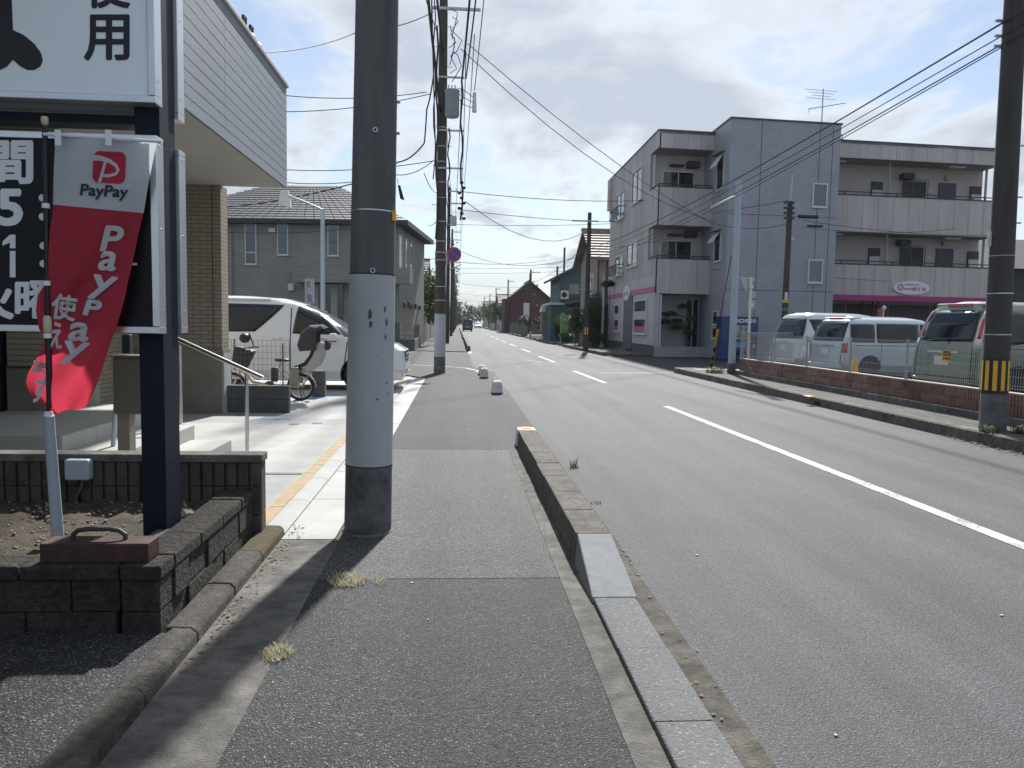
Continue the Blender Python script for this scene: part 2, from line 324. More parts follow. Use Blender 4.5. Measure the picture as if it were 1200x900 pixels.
slab('sidewalk', rect(7.12, 8.1, -5, 24.1), .165, mat('walk_concrete', (.105, .10, .09), .92, .4, 8, .6, 100, dirt=.45), 'raised concrete sidewalk along the brown block wall', 'sidewalk', .16)
slab('sidewalk', rect(7.35, 9.4, 37.2, 600), .09, 'old_concrete', 'far sidewalk in front of the old houses', 'sidewalk', .1)
# new gutter slabs and kerb strip along the forecourt, tan bricks
gt = thing('gutter', 'pale new concrete gutter slabs along the forecourt', 'gutter', (-1.0, 5.22, 0), kind='structure')
y = 5.225
while y < 20.4:
    y2 = min(y+1.2, 20.5); MB().box(-1.18, -.823, y+.006, y2-.006, -.1, .004+rnd(0, .003)).build('gutter_slab', 'new_concrete', gt); y = y2
ks = thing('kerb', 'low pale kerb strip edging the forecourt', 'kerb', (-1.26, 5.4, 0), kind='structure')
y = 5.36
while y < 20.4:
    y2 = min(y+.9, 20.5); MB().prism([(-1.335, y+.004, -.08), (-1.185, y+.004, -.08), (-1.185, y+.004, .012), (-1.215, y+.004, .034), (-1.335, y+.004, .036)], (0, y2-y-.008, 0)).build('kerb_stone', 'new_concrete', ks); y = y2
mat('tan_brick', (.37, .275, .155), .8, .16, 7, .2, 90)
tb = thing('brick_strip', 'tan brick strip set along the forecourt edge', 'brick strip', (-1.4, 5.4, 0), kind='structure')
y = 5.36
while y < 20.4:
    MB().box(-1.447, -1.34, y+.003, y+.222, -.06, .034+rnd(-.001, .001)).build('paving_brick', 'tan_brick', tb); y += .225
# drain slot and blue parking marks on the forecourt
mat('blue_paint', (.10, .33, .62), .6, .25, 20, dirt=.3)
MB().box(-2.12, -1.46, 7.32, 7.40, .0, .035).build('drain_grate', mat('drain', (.10, .11, .12), .5, .3, 40), label='narrow steel drain slot across the forecourt', cat='drain')
for i, (px, py, w, lab) in enumerate([(323, 491, .42, 'blue painted parking bar nearest the ribbed low wall'), (373, 467, .34, 'blue painted parking bar beside the bicycle stand'), (385, 462, .3, 'blue painted parking bar just in front of the white minivan')]):
    p = G(px, py, .03); MB().box(p.x-w/2, p.x+w/2, p.y-.07, p.y+.07, .02, .0335).build('painted_mark', 'blue_paint', label=lab, cat='road marking')
for i, (px, py) in enumerate([(345, 497), (372, 496), (282, 486)]):
    p = G(px, py, .03); MB().lathe([(.075, .025), (.075, .0345), (.06, .036)], 16, (p.x, p.y, 0)).build('manhole_cover', mat('lid', (.13, .13, .13), .6, .2, 30), label='small round steel cover set in the pale forecourt', cat='manhole', group='forecourt manhole covers')
# ------------------------------------------------------------------ kerb beside the planter
kl = thing('kerb', 'mossy concrete kerb along the foot of the stone planter', 'kerb', (-1.25, 3.5, 0), kind='structure')
y = -3.05
while y < 5.2:
    L = .6; y2 = min(y+L, 5.35); h = .072+rnd(-.004, .004)
    mm = 'mossy_concrete' if 4.3 < y < 4.9 else 'kerb_old'
    MB().prism([(-1.332, y+.004, -.1), (-1.178, y+.004, -.1), (-1.184, y+.004, h-.025), (-1.21, y+.004, h), (-1.29, y+.004, h+.003), (-1.332, y+.004, h-.028 if y < 3.4 else h)], (0, y2-y-.008, 0)).build('kerb_stone', mm, kl, bevel=.008)
    y = y2
# ------------------------------------------------------------------ kerb between sidewalk and road
slab('gutter', rect(.62, .745, -6, 9.05), .006, 'old_concrete', 'narrow concrete strip between sidewalk and tall kerb', 'gutter')
slab('gutter', rect(.98, 1.105, -6, 4.72), .006, mat('gritty_concrete', (.115, .105, .088), .93, .45, 12, .8, 100, dirt=.5), 'narrow concrete strip between low kerb stones and road', 'gutter')
slab('gutter', rect(.955, 1.125, 4.72, 9.4), .005, 'smooth_asphalt', 'dusty strip along the road side of the tall kerb', 'gutter')
kr = thing('kerb', 'concrete kerb stepping up from low stones to a tall barrier with a white painted end', 'kerb', (.85, 4.6, 0), kind='structure')
def kerbpiece(parent, X0, X1, y0, y1, h0, h1, m, inset=.03):
    a, b = y0+.002, y1-.002
    h0 += rnd(-.003, .003); h1 += rnd(-.003, .003); q = rnd(-.004, .004); X0 += q; X1 += q+rnd(-.003, .003)
    return MB().hexa([(X0, a, -.1), (X1, a, -.1), (X1, b, -.1), (X0, b, -.1), (X0+inset*h0/.2, a, h0), (X1-inset*h0/.2, a, h0), (X1-inset*h1/.2, b, h1), (X0+inset*h1/.2, b, h1)]).build('kerb_stone', m, parent, bevel=.009, seg=3)
y = 3.98-.64*12
while y < 3.9: kerbpiece(kr, .745, .985, y, y+.64, .034+rnd(-.003, .003), .034+rnd(-.003, .003), 'kerb_grey'); y += .64
kerbpiece(kr, .735, .988, 3.98, 4.64, .036, .205, 'ramp_grey', .02)
y = 4.64
for k in range(8):
    kerbpiece(kr, .735, .985, y, y+.6, .205, .205, 'kerb_concrete', .018); y += .6
MB().hexa([(.73, 9.20, .0), (.99, 9.20, .0), (.99, 9.455, .0), (.73, 9.455, .0), (.752, 9.20, .212), (.968, 9.20, .212), (.968, 9.445, .212), (.752, 9.445, .212)]).build('painted_end', 'white_paint', kr, bevel=.012)
MB().box(.80, .92, 9.26, 9.36, .21, .228).build('reflector', 'orange_reflect', kr, bevel=.006)
def endblock(X, Y, L, lab, refl=True, w=.23, h=.26, m='kerb_grey'):
    t = thing('kerb_block', lab, 'kerb block', (X, Y, 0))
    kerbpiece(t, X-w/2, X+w/2, Y, Y+L, h, h, m)
    MB().hexa([(X-w/2-.003, Y-.006, .03), (X+w/2+.003, Y-.006, .03), (X+w/2+.003, Y+.3, .03), (X-w/2-.003, Y+.3, .03), (X-w/2+.035, Y-.003, h+.004), (X+w/2-.035, Y-.003, h+.004), (X+w/2-.035, Y+.3, h+.004), (X-w/2+.035, Y+.3, h+.004)]).build('painted_end', 'white_paint', t, bevel=.01)
    if refl: MB().box(X-.06, X+.06, Y+.06, Y+.17, h, h+.024).build('reflector', 'orange_reflect', t, bevel=.006)
endblock(.86, 16.05, .6, 'short kerb block with orange reflector, standing alone on the asphalt')
endblock(.74, 20.6, .55, 'short kerb block with orange reflector before the side street line')
endblock(.73, 21.9, .55, 'short kerb block just behind another, beside the curved white line')
MB().box(1.0, 1.06, 16.0, 21.6, -.05, .008).build('kerb_edging', 'old_concrete', label='thin sunken concrete edging beside the short kerb blocks', cat='edging')
kf = thing('kerb', 'long dark kerb past the left side street', 'kerb', (.6, 40, 0), kind='structure')
y = 39.8
while y < 62: kerbpiece(kf, .50, .72, y, y+2.0, .28, .28, 'kerb_concrete'); y += 2.0
for k, (a, b) in enumerate([(66, 69), (74, 78), (84, 90), (97, 104), (112, 122), (132, 150), (160, 190)]): kerbpiece(kf, .42, .64, a, b, .25, .25, 'kerb_concrete')
# ------------------------------------------------------------------ right kerbs
rk = thing('kerb', 'tall dark kerb along the raised sidewalk by the car park', 'kerb', (7.05, 8, 0), kind='structure')
y = -4.0
while y < 23.9:
    y2 = y+.6
    MB().prism([(6.95, y+.004, -.1), (7.13, y+.004, -.1), (7.13, y+.004, .172), (6.99, y+.004, .172), (6.965, y+.004, .15)], (0, y2-y-.008, 0)).build('kerb_stone', 'kerb_concrete' if random.random() < .6 else 'old_concrete', rk)
    y = y2
MB().prism([(6.95, 23.61, -.1), (7.13, 23.61, -.1), (7.75, 24.15, -.1), (7.7, 24.3, -.1), (7.1, 24.15, -.1)], (0, 0, .27)).build('kerb_stone', 'kerb_concrete', rk)
MB().box(6.945, 6.955, 14.2, 14.42, .03, .11).build('drain_slot', 'dark_hole', rk)
for lab, segs in (('low dark kerb in front of the apartment block and the shrubs', [(37.0, 38.8), (39.4, 51.0)]), ('low kerb pieces in front of the teal house', [(56, 71)]), ('far row of low kerb pieces past the white gate', [(86, 90), (92, 96), (99, 104), (112, 124), (132, 150), (160, 180), (190, 230)])):
    k2 = thing('kerb', lab, 'kerb', (7.0, segs[0][0], 0), kind='structure')
    for a, b in segs:
        n = max(1, int((b-a)/2)); 
        for i in range(n): kerbpiece(k2, 6.98, 7.28, lerp(a, b, i/n), lerp(a, b, (i+1)/n), .17, .17, 'old_concrete')
# ------------------------------------------------------------------ painted lines
def linepoly(name, pts, w, m, label, z=.0045):
    P = [Vector((x, y, 0)) for x, y in pts]; L = []; Rr = []
    for i, p in enumerate(P):
        d = (P[min(i+1, len(P)-1)]-P[max(i-1, 0)]).normalized(); n = Vector((-d.y, d.x, 0))*w/2
        L.append(p+n); Rr.append(p-n)
    mb = MB()
    for i in range(len(P)-1):
        mb.prism([(L[i].x, L[i].y, z-.003), (Rr[i].x, Rr[i].y, z-.003), (Rr[i+1].x, Rr[i+1].y, z-.003), (L[i+1].x, L[i+1].y, z-.003)], (0, 0, .003))
    return mb.build(name, m, label=label, cat='road marking')
def paintm(name, thr):
    m = bpy.data.materials.new(name); m.use_nodes = True; t = m.node_tree; b = t.nodes['Principled BSDF']
    g = nd(t, 'ShaderNodeNewGeometry'); n = nd(t, 'ShaderNodeTexNoise', i_Scale=38.0, i_Detail=7.0, i_Roughness=.75); lk(t, g.outputs['Position'], n.inputs['Vector'])
    n2 = nd(t, 'ShaderNodeTexNoise', i_Scale=2.2, i_Detail=5.0); lk(t, g.outputs['Position'], n2.inputs['Vector'])
    k = mathn(t, 'ADD', mathn(t, 'MULTIPLY', n.outputs[0], .6), mathn(t, 'MULTIPLY', n2.outputs[0], .4))
    lk(t, ramp(t, k, [(thr-.06, (.12, .12, .125)), (thr+.05, (.50, .50, .49))]), b.inputs['Base Color']); b.inputs['Roughness'].default_value = .75
    MATS[name] = m
paintm('line_paint', .47); paintm('line_faded', .55)
linepoly('centre_line', [(4.02, -6), (3.98, 5), (3.90, 14.0)], .13, 'line_paint', 'solid white centre line on the road')
for (a, b, n) in [(19.5, 24.4, 'first'), (29.8, 34.8, 'second'), (40.0, 44.8, 'third'), (50.0, 55.0, 'fourth'), (60, 65, 'fifth'), (70, 75, 'sixth'), (80, 85, 'seventh'), (95, 100, 'eighth'), (110, 115, 'ninth')]:
    linepoly('centre_line', [(3.82, a), (3.75, b)], .14, 'line_paint', n+' white centre dash beyond the solid line', .0047)
linepoly('road_line', [(-2.0, 26.9), (-.6, 26.2), (.3, 25.2), (.62, 24.0), (.72, 22.8)], .11, 'line_paint', 'curved white line across the mouth of the left side street')
linepoly('road_line', [(-2.2, 38.1), (.45, 37.4)], .14, 'line_faded', 'straight white line at the far side of the left side street')
linepoly('road_line', [(.62, 37.2), (.66, 39.6)], .16, 'line_paint', 'short white line leading to the long dark kerb')
linepoly('road_line', [(2.75, 31.3), (3.35, 29.4), (3.9, 28.9)], .14, 'line_faded', 'worn diagonal white mark beside the centre dashes')
linepoly('road_line', [(4.4, 23.5), (6.9, 24.0)], .18, 'line_faded', 'faded white line across the road before the right side street')
linepoly('road_line', [(7.35, 36.0), (7.3, 41.5)], .14, 'line_faded', 'faded white edge line in front of the apartment block')
MB().box(-.45, .62, 4.404, 4.414, -.01, .0034).build('sidewalk_joint', 'dark_hole', label='dark cross joint in the coarse sidewalk by the straw tuft', cat='joint')
lf_ = MB()
for k in range(30):
    x, yy = rnd(-.7, 6.8), 2.6+14*random.random()**1.6; a = rnd(0, 6.3); q = rnd(.004, .012)
    if .6 < x < 1.15: continue
    lf_.prism([(x+q*math.cos(a+w), yy+q*math.sin(a+w), .003) for w in (0, 1.2, 2.9, 4.4)], (0, 0, .004))
lf_.build('litter', mat('fleck', (.42, .42, .40), .8, .2, 9), kind='stuff', label='tiny pale flecks of litter scattered over the asphalt', cat='litter')
# ================================================================== STONE PLANTER
pw = thing('planter_wall', 'rough dark stone block planter wall with flat caps under the sign', 'planter', (-1.9, 3.53, 0))
def wallblock(x0, x1, y0, y1, z0, z1, bev=.007): MB().box(x0, x1, y0, y1, z0, z1).build('block' if z1 < .31 else 'cap_block', 'block_stone', pw, bevel=bev)
for c, (z0, z1, off) in enumerate([(-.03, .148, .02), (.152, .298, .22)]):
    x = -1.52-off
    wallblock(-1.52+.003, -1.345, 3.535, 3.70, z0, z1)
    xs = [-1.523]+[x-.40*k for k in range(6)]
    for a, b in zip(xs, xs[1:]): 
        if a-b > .05: wallblock(b+.003, a-.003, 3.53+rnd(0, .012), 3.71, z0, z1)
    y = 3.705 if c else 3.705
    k = 0
    while y < 5.10:
        L = [.2, .4, .2, .3][(k+c*2) % 4]; y2 = min(y+L, 5.14); pr = rnd(-.014, .010)
        wallblock(-1.52, -1.345+pr, y+.003, y2-.003, z0, z1); y = y2; k += 1
xs = [-1.52, -1.96, -2.4, -2.84, -3.28]
wallblock(-1.517, -1.335, 3.52, 3.70, .302, .370, .01)
for a, b in zip(xs, xs[1:]): wallblock(b+.003, a-.003, 3.52+rnd(0, .006), 3.715, .302, .370, .01)
y = 3.705
while y < 5.1: y2 = min(y+.38, 5.14); wallblock(-1.53, -1.335+rnd(-.004, .004), y+.003, y2-.003, .302, .370+rnd(-.003, .003), .01); y = y2
def bumpy(name, x0, x1, y0, y1, z, amp, m, label, cat, nx=40, ny=26):
    mb = MB(); vs = [(lerp(x0, x1, i/nx), lerp(y0, y1, j/ny), z+rnd(-amp, amp)+amp*1.5*math.sin(i*.9)*math.cos(j*.7)) for j in range(ny+1) for i in range(nx+1)]
    mb.add(vs, [(j*(nx+1)+i, j*(nx+1)+i+1, (j+1)*(nx+1)+i+1, (j+1)*(nx+1)+i) for j in range(ny) for i in range(nx)])
    return mb.build(name, m, kind='structure', label=label, cat=cat, smooth='all')
bumpy('soil_bed', -3.4, -1.5, 3.69, 5.17, .285, .012, 'soil', 'dry brown soil bed inside the stone planter', 'soil')
def icorock(c, r):
    mb = MB(); mb.sphere(c, (r, r*rnd(.7, 1), r*.65), 8, 5); mb.v = [Vector(c)+(v-Vector(c))*rnd(.8, 1.15) for v in mb.v]; return mb
mat('pebble', (.27, .24, .19), .9, .3, 30)
peb = MB()
for k in range(420):
    x, yy = rnd(-3.2, -1.6), rnd(3.74, 5.1); r = rnd(.005, .014); peb.v += []; q = icorock((x, yy, .29), r); peb.add(q.v, q.f)
peb.build('pebbles', 'pebble', kind='stuff', label='small pale pebbles and clods scattered on the planter soil', cat='pebbles')
icorock((-1.62, 4.72, .31), .05).build('stone', mat('stone_pale', (.33, .31, .27), .9, .25, 30, .4, 60), label='pale fist sized stone lying in the planter behind the sign post', cat='stone')
icorock((-1.56, 4.55, .375), .0).v if False else None
MB().box(-1.61, -1.53, 4.02, 4.22, .31, .355).build('kerb_fragment', 'old_concrete', label='small loose concrete slab beside the sign post foot', cat='slab', bevel=.006)
# ribbed wall behind the planter
rw = thing('ribbed_wall', 'dark ribbed concrete block wall behind the planter', 'wall', (-2.4, 5.2, 0))
mat('ribbed_dark', (.085, .078, .066), .9, .3, 10, .35, 70, dirt=.35)
x = -1.30
for c, (z0, z1) in enumerate([(0, .19), (.194, .385), (.389, .545)]):
    x = -1.29
    while x > -4.2:
        x2 = x-.39; mb = MB().box(x2+.004, x-.004, 5.175, 5.28, z0, z1)
        n = 5
        for k in range(n):
            a = lerp(x2, x, (k+.12)/n); b = lerp(x2, x, (k+.88)/n); mb.box(a, b, 5.155, 5.176, z0+.002, z1-.002)
        mb.build('ribbed_block', 'ribbed_dark', rw); x = x2
x = -1.28
while x > -4.2: MB().box(x-.60+.002, x-.002, 5.14, 5.295, .548, .60).build('cap_stone', 'old_concrete', rw, bevel=.006); x -= .6
jb = thing('junction_box', 'small grey electrical box fixed to the ribbed wall', 'junction box', (-2.52, 5.15, .42))
c = at(96, 548, 5.15); MB().box(c.x-.075, c.x+.075, 5.07, 5.153, c.z-.07, c.z+.065).build('box_body', 'pvc_grey', jb, bevel=.012)
MB().tube([(c.x+.01, 5.12, c.z-.065), (c.x+.012, 5.12, c.z-.11), (c.x-.03, 5.10, .3)], .012, 8).build('conduit', mat('conduit_brown', (.08, .06, .045), .6, .2, 10), jb, smooth=True)
# ================================================================== RUSTY WEIGHT
wt = thing('flag_weight', 'rusty brown steel weight with a bent bar handle on the planter cap', 'weight', (-1.64, 3.6, .37))
mat('rusty', (.055, .022, .019), .7, .45, 14, .3, 70, dirt=.35)
MB().box(-1.885, -1.405, 3.565, 3.70, .372, .462).build('body', 'rusty', wt, bevel=.005)
MB().tube([(-1.77, 3.635, .455), (-1.768, 3.635, .485), (-1.745, 3.635, .505), (-1.70, 3.635, .512), (-1.60, 3.635, .512), (-1.56, 3.635, .504), (-1.535, 3.635, .485), (-1.533, 3.635, .455)], .011, 10).build('handle', mat('dark_iron', (.03, .027, .025), .55, .3, 20, .2, 90), wt, smooth=True)
# ================================================================== POLE SIGN
sg = thing('pole_sign', 'black steel pole sign with a white upper board and a black opening hours board', 'sign', (-1.62, 4.3, .28))
BX = -1.535
MB().box(-1.68, -1.555, 4.20, 4.42, .2, 4.4).build('post', 'black_steel', sg, bevel=.004)
MB().box(-3.72, -3.595, 4.20, 4.42, .2, 4.4).build('post', 'black_steel', sg, bevel=.004)
for z0, z1 in ((2.50, 2.545),): MB().box(-3.6, -1.68, 4.24, 4.38, z0, z1).build('crossbar', 'black_steel', sg)
for yb, yf, sgn in ((4.10, 4.195, -1), (4.425, 4.52, 1)):
    for (z0, z1, mf, nm, fw) in ((2.578, 4.3, 'sign_white', 'upper_board', .035), (1.413, 2.418, 'sign_black', 'lower_board', .035)):
        XL = -1.80 if (sgn > 0 and nm == 'lower_board') else -3.74  # rear lower board's unseen part cut away to let sun onto banner's lower end
        bd = MB().box(XL+.02, BX-.03, yb+.012 if sgn < 0 else yb, yf if sgn < 0 else yf-.012, z0+.03, z1-.03).build(nm, mf, sg)
        for (a0, a1, c0, c1) in ((XL, BX, z0, z0+fw), (XL, BX, z1-fw, z1), (BX-fw, BX, z0+fw+.001, z1-fw-.001)):
            MB().box(a0, a1, yb, yf, c0, c1).build('frame_rail', 'alu', bd, bevel=.003)
        k = z0+.12
        while k < z1: MB().lathe([(.005, 0), (.005, .003)], 8, (BX, (yb+yf)/2, k), 'x').build('screw', 'alu', bd); k += .42
upb = [o for o in sg.children if o.name.startswith('upper_board')][0]; lob = [o for o in sg.children if o.name.startswith('lower_board')][0]
YS = 4.110
def pxfn(cx, cy, Y): return lambda a, b: at(cx+a, cy-b, Y)
lettering('lettering', '用', 'letter_black', upb, pxfn(125, 44, YS), 51, 52, 1.4, 'black Japanese lettering')
lettering('lettering', '使', 'letter_black', upb, pxfn(126, -18, YS), 51, 53, 1.4, 'black Japanese lettering')
sil = [(-30, -120), (8, -120), (12, -40), (15, 35), (28, 41), (40, 51), (48, 62), (50, 71), (47, 78), (40, 82), (32, 82), (24, 78), (15, 70), (8, 78), (-4, 84), (-30, 84)]
MB().prism([at(x, y, YS) for x, y in sil], (0, .003, 0)).build('silhouette', 'letter_black', upb, label='black rounded silhouette shape')
for body, cx, cy, w, h, bo in (('間', 12, 190, 50, 48, 2.0), ('5', 12, 243, 26, 40, 2.2), ('火', -8, 352, 46, 42, 2.0), ('曜', 44, 351, 50, 42, 1.6), ('-', 150, 309.5, 20, 1.6, .8)):
    lettering('lettering', body, 'letter_white', lob, pxfn(cx, cy, YS), w, h, bo)
for poly in ([(11.5, 275), (18, 275), (18, 291), (11.5, 291)], [(11.5, 294), (18, 294), (18, 325), (11.5, 325)], [(11.5, 275), (11.5, 284), (3, 288), (3, 283)]): MB().prism([at(x_, y_, YS) for x_, y_ in poly], (0, .003, 0)).build('numeral_stroke', 'letter_white', lob)
for cx, cy in ((50, 232), (50, 254), (51, 288), (51, 309)): c = at(cx, cy, YS); MB().lathe([(.019, -.002), (.019, .004)], 14, c, 'y').build('colon_dot', 'letter_white', lob)
# ================================================================== BANNER FLAG
ff = thing('banner_flag', 'red and white advertising banner flag on a thin pole in a grey pipe', 'flag', (-2.12, 4.2, .28))
FB = Vector((-2.115, 4.19, .26)); F1 = at(57, 487, 4.04); F2 = at(52.5, 147, 4.02)
MB().tube([FB, lerp(FB, F1, .5), F1], [.031, .028, .026], 14).build('pipe_holder', 'pvc_grey', ff, smooth=True)
MB().tube([lerp(FB, F1, .85), F2], [.0155, .0125], 12).build('pole', mat('navy_pole', (.008, .010, .02), .4, .1, 5), ff, smooth=True)
MB().lathe([(.009, 0), (.016, .01), (.018, .03), (.014, .042)], 12, F2).build('finial', mat('cream_plastic', (.52, .47, .34), .5, .05, 4), ff, smooth=True)
q = lerp(F1, F2, (487-378)/(487-147)); MB().lathe([(.016, -.04), (.02, -.03), (.02, .03), (.014, .045)], 12, q).build('joint_collar', 'cream_plastic', ff, smooth=True)
A1 = at(190, 166, 3.99); MB().tube([F2+Vector((0, -.012, -.045)), A1], .0085, 8).build('top_rod', 'letter_white', ff, smooth=True)
rows = [(160, 65, 186), (180, 64, 181), (200, 63, 177), (220, 62.5, 173), (246, 62, 169), (275, 58, 162), (300, 56.5, 157), (322, 57, 152), (334, 52, 149), (346, 44, 147), (365, 42, 142), (385, 45.5, 136), (396, 51, 132), (406, 51, 128), (420, 43, 124), (437, 33, 119), (449, 30, 114), (462, 36, 109), (474, 50, 103), (484, 64, 92)]
def frow(y):
    for (y0, l0, r0), (y1, l1, r1) in zip(rows, rows[1:]):
        if y <= y1 or (y1 == rows[-1][0]): t = (y-y0)/(y1-y0); return lerp(l0, l1, t), lerp(r0, r1, t)
def fY(x, y):
    l, r = frow(y); u = (x-l)/max(1, r-l); px_pole = 53+(y-147)*.0145
    Y = 4.02+.03*u - .040*math.sin(math.pi*u)*math.sin((y-150)*.016+u*3.2) - .022*math.sin(u*7.5+(y-160)*.035)*min(1, u*3)*min(1, (y-150)/60)
    if y > 325 and x < px_pole+6: Y += .035*min(1, (px_pole+6-x)/8)
    return min(Y, 4.082)
def clothpart(name, ya, yb, m, label):
    mb = MB(); nu, nv = 26, 44; vs = []
    for j in range(nv+1):
        for i in range(nu+1):
            u = i/nu; y = lerp(ya(u), yb(u), j/nv); l, r = frow(y); x = lerp(l, r, u); vs.append(at(x, y, fY(x, y)))
    mb.add(vs, [(j*(nu+1)+i, j*(nu+1)+i+1, (j+1)*(nu+1)+i+1, (j+1)*(nu+1)+i) for j in range(nv) for i in range(nu)])
    return mb.build(name, m, ff, smooth='all', label=label)
mat('flag_white', (.66, .69, .73), .8, .04, 3, .15, 600, trans=.35); mat('flag_red', (.60, .05, .085), .8, .06, 3, .15, 600, trans=.45)
mid = lambda u: 240+10*u
wh = clothpart('banner_top', lambda u: 158+6*u, lambda u: mid(u)-.2, 'flag_white', 'white upper part of the banner')
rd = clothpart('banner_field', mid, lambda u: 486-7*math.sin(u*math.pi*.5), 'flag_red', 'red lower part of the banner')
def flfn(cx, cy, rot=0, sk=0):
    c_, s_ = math.cos(R(rot)), math.sin(R(rot))
    def fn(a, b):
        a2 = a+sk*b; x = cx+a2*c_+b*s_; y = cy-b*c_+a2*s_; return at(x, y, fY(x, y)-.007)
    return fn
mat('flag_ink_white', (.64, .66, .68), .8, 0, trans=.3); mat('flag_ink_black', (.02, .02, .045), .8, 0)
def patch(name, poly, m, parent, off, n=1):
    mb = MB(); pts = [at(x, y, fY(x, y)-off) for x, y in poly]; mb.add(pts, [tuple(range(len(pts)))]); return mb.build(name, m, parent, fix=False)
def rrect(cx, cy, w, h, r, rot=0, k=5):
    out = []
    for qx, qy, a0 in ((1, -1, -90), (1, 1, 0), (-1, 1, 90), (-1, -1, 180)):
        for i in range(k+1):
            a = R(a0+90*i/k); x = qx*(w/2-r)+r*math.cos(a); y = qy*(h/2-r)+r*math.sin(a); c_, s_ = math.cos(R(rot)), math.sin(R(rot)); out.append((cx+x*c_-y*s_, cy+x*s_+y*c_))
    return out
mat('logo_red', (.48, .025, .055), .8, .04, 3, trans=.2)
ol = rrect(128, 196, 38, 37, 7, 3); eb = MB(); ne = len(ol); NR = 8
eb.add([at(lerp(128, x, k/NR), lerp(196, y, k/NR), fY(lerp(128, x, k/NR), lerp(196, y, k/NR))-.004) for k in range(1, NR+1) for x, y in ol], [tuple(range(ne))]+[(k*ne+i, k*ne+(i+1) % ne, (k+1)*ne+(i+1) % ne, (k+1)*ne+i) for k in range(NR-1) for i in range(ne)])
eb.build('emblem', 'logo_red', wh, fix=False)
def stroke(pts, w):
    P = [Vector((x, y, 0)) for x, y in pts]; L = []; Rr = []
    for i, p in enumerate(P):
        d = (P[min(i+1, len(P)-1)]-P[max(i-1, 0)]).normalized(); n = Vector((-d.y, d.x, 0))*(w[i] if isinstance(w, list) else w)/2; L.append(p+n); Rr.append(p-n)
    return [[(L[i].x, L[i].y), (L[i+1].x, L[i+1].y), (Rr[i+1].x, Rr[i+1].y), (Rr[i].x, Rr[i].y)] for i in range(len(P)-1)]
em = MB()
for q in stroke([(124, 188), (120.5, 200), (116.5, 214)], 3.4)+stroke([(108, 184.5), (118, 185.5), (128, 188.5), (136, 194), (138.5, 199.5), (135.5, 204), (128, 206), (119, 205.5)], [7, 6, 5, 4, 3.6, 3.6, 3.6, 3.6]):
    em.add([at(x, y, fY(x, y)-.008) for x, y in [(lerp(lerp(q[0][0], q[1][0], i/4), lerp(q[3][0], q[2][0], i/4), j/3), lerp(lerp(q[0][1], q[1][1], i/4), lerp(q[3][1], q[2][1], i/4), j/3)) for j in range(4) for i in range(5)]], [(j*5+i, j*5+i+1, (j+1)*5+i+1, (j+1)*5+i) for j in range(3) for i in range(4)])
em.build('emblem_letter', 'flag_ink_white', wh, fix=False)
lettering('lettering', 'PayPay', 'flag_ink_black', wh, flfn(122, 225.5, 3, .08), 55, 17, .45, 'small dark wordmark')
for body, cx, cy, w, h, rot in (('P', 132, 280, 21, 29, 4), ('a', 127, 306, 19, 21, 6), ('y', 120, 337, 27, 27, 8), ('P', 109, 361, 17, 17, 8), ('a', 93, 389, 22, 20, 2), ('y', 87, 414, 28, 26, 6)):
    lettering('lettering', body, 'flag_ink_white', rd, flfn(cx, cy, rot, .18), w, h, 1.3)
for body, cx, cy, w, h, rot in (('使', 75, 360, 28, 29, 8), ('え', 66.5, 393, 13, 30, 6), ('ま', 47, 430, 16, 14, 14), ('す', 47, 457, 15, 31, 16)):
    lettering('lettering', body, 'flag_ink_white', rd, flfn(cx, cy, rot), w, h, .9)
for yy in (247-8, 329, 391, 485): 
    p = lerp(F1, F2, (487-yy)/(487-147)); MB().lathe([(.019, -.012), (.019, .012)], 12, p).build('clip', 'letter_white', ff, smooth=True)
for xx in (69, 128): p = at(xx, 160, 3.975); MB().box(p.x-.014, p.x+.014, p.y-.012, p.y-.006, p.z-.045, p.z+.03).build('tape', 'letter_white', ff)
# second flag base pipe behind the planter
MB().tube([G(131, 548, .1), at(137, 452, G(131, 548, .1).y)], .02, 10).build('pipe_holder', 'pvc_grey', label='empty pale flag pipe leaning behind the ribbed wall', cat='pipe', smooth=True)
# ================================================================== SHOP
sh = thing('shop_building', 'modern shop with grey plank fascia, deep canopy and tan tiled walls', 'shop', (-6, 8, 0))
mat('plank_grey', (.21, .235, .275), .6, .10, 30, .35, 160, stretch=(1, .05, 1)); mat('fascia_core', (.05, .05, .055), .8, .1, 4)
mat('soffit', (.46, .45, .40), .7, .04, 2)
FX, FZ0, FZ1, FY0, FY1 = -2.63, 3.50, 5.06, 2.2, 12.2
fc = MB().box(-9.0, FX-.022, FY0, FY1-.02, FZ0+.02, FZ1-.06).build('fascia', 'fascia_core', sh)
nrow = 12; ph = (FZ1-FZ0-.06)/nrow
for i in range(nrow):
    for a, b in ((FY0, 5.35), (5.354, 9.05), (9.054, FY1)):
        MB().box(FX-.022, FX, a+.002, b-.002, FZ0+i*ph+.005, FZ0+(i+1)*ph-.004).build('plank', 'plank_grey', fc)
for i in range(nrow): MB().box(-9.0, FX-.002, FY1-.02, FY1, FZ0+i*ph+.005, FZ0+(i+1)*ph-.004).build('plank', 'plank_grey', fc)
MB().box(-9.0, FX+.03, FY0, FY1+.03, FZ1-.06, FZ1).build('coping', mat('coping', (.42, .40, .36), .5, .1, 4), fc, bevel=.01)
MB().box(-9.0, FX-.03, FY0, FY1-.03, FZ0, FZ0+.019).build('soffit', 'soffit', sh)
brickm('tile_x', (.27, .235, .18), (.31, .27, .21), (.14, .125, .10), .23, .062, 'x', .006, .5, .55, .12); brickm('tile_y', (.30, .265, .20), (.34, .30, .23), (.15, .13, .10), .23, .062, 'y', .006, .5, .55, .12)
mat('plinth', (.20, .195, .165), .85, .12, 3, .15, 60, dirt=.15)
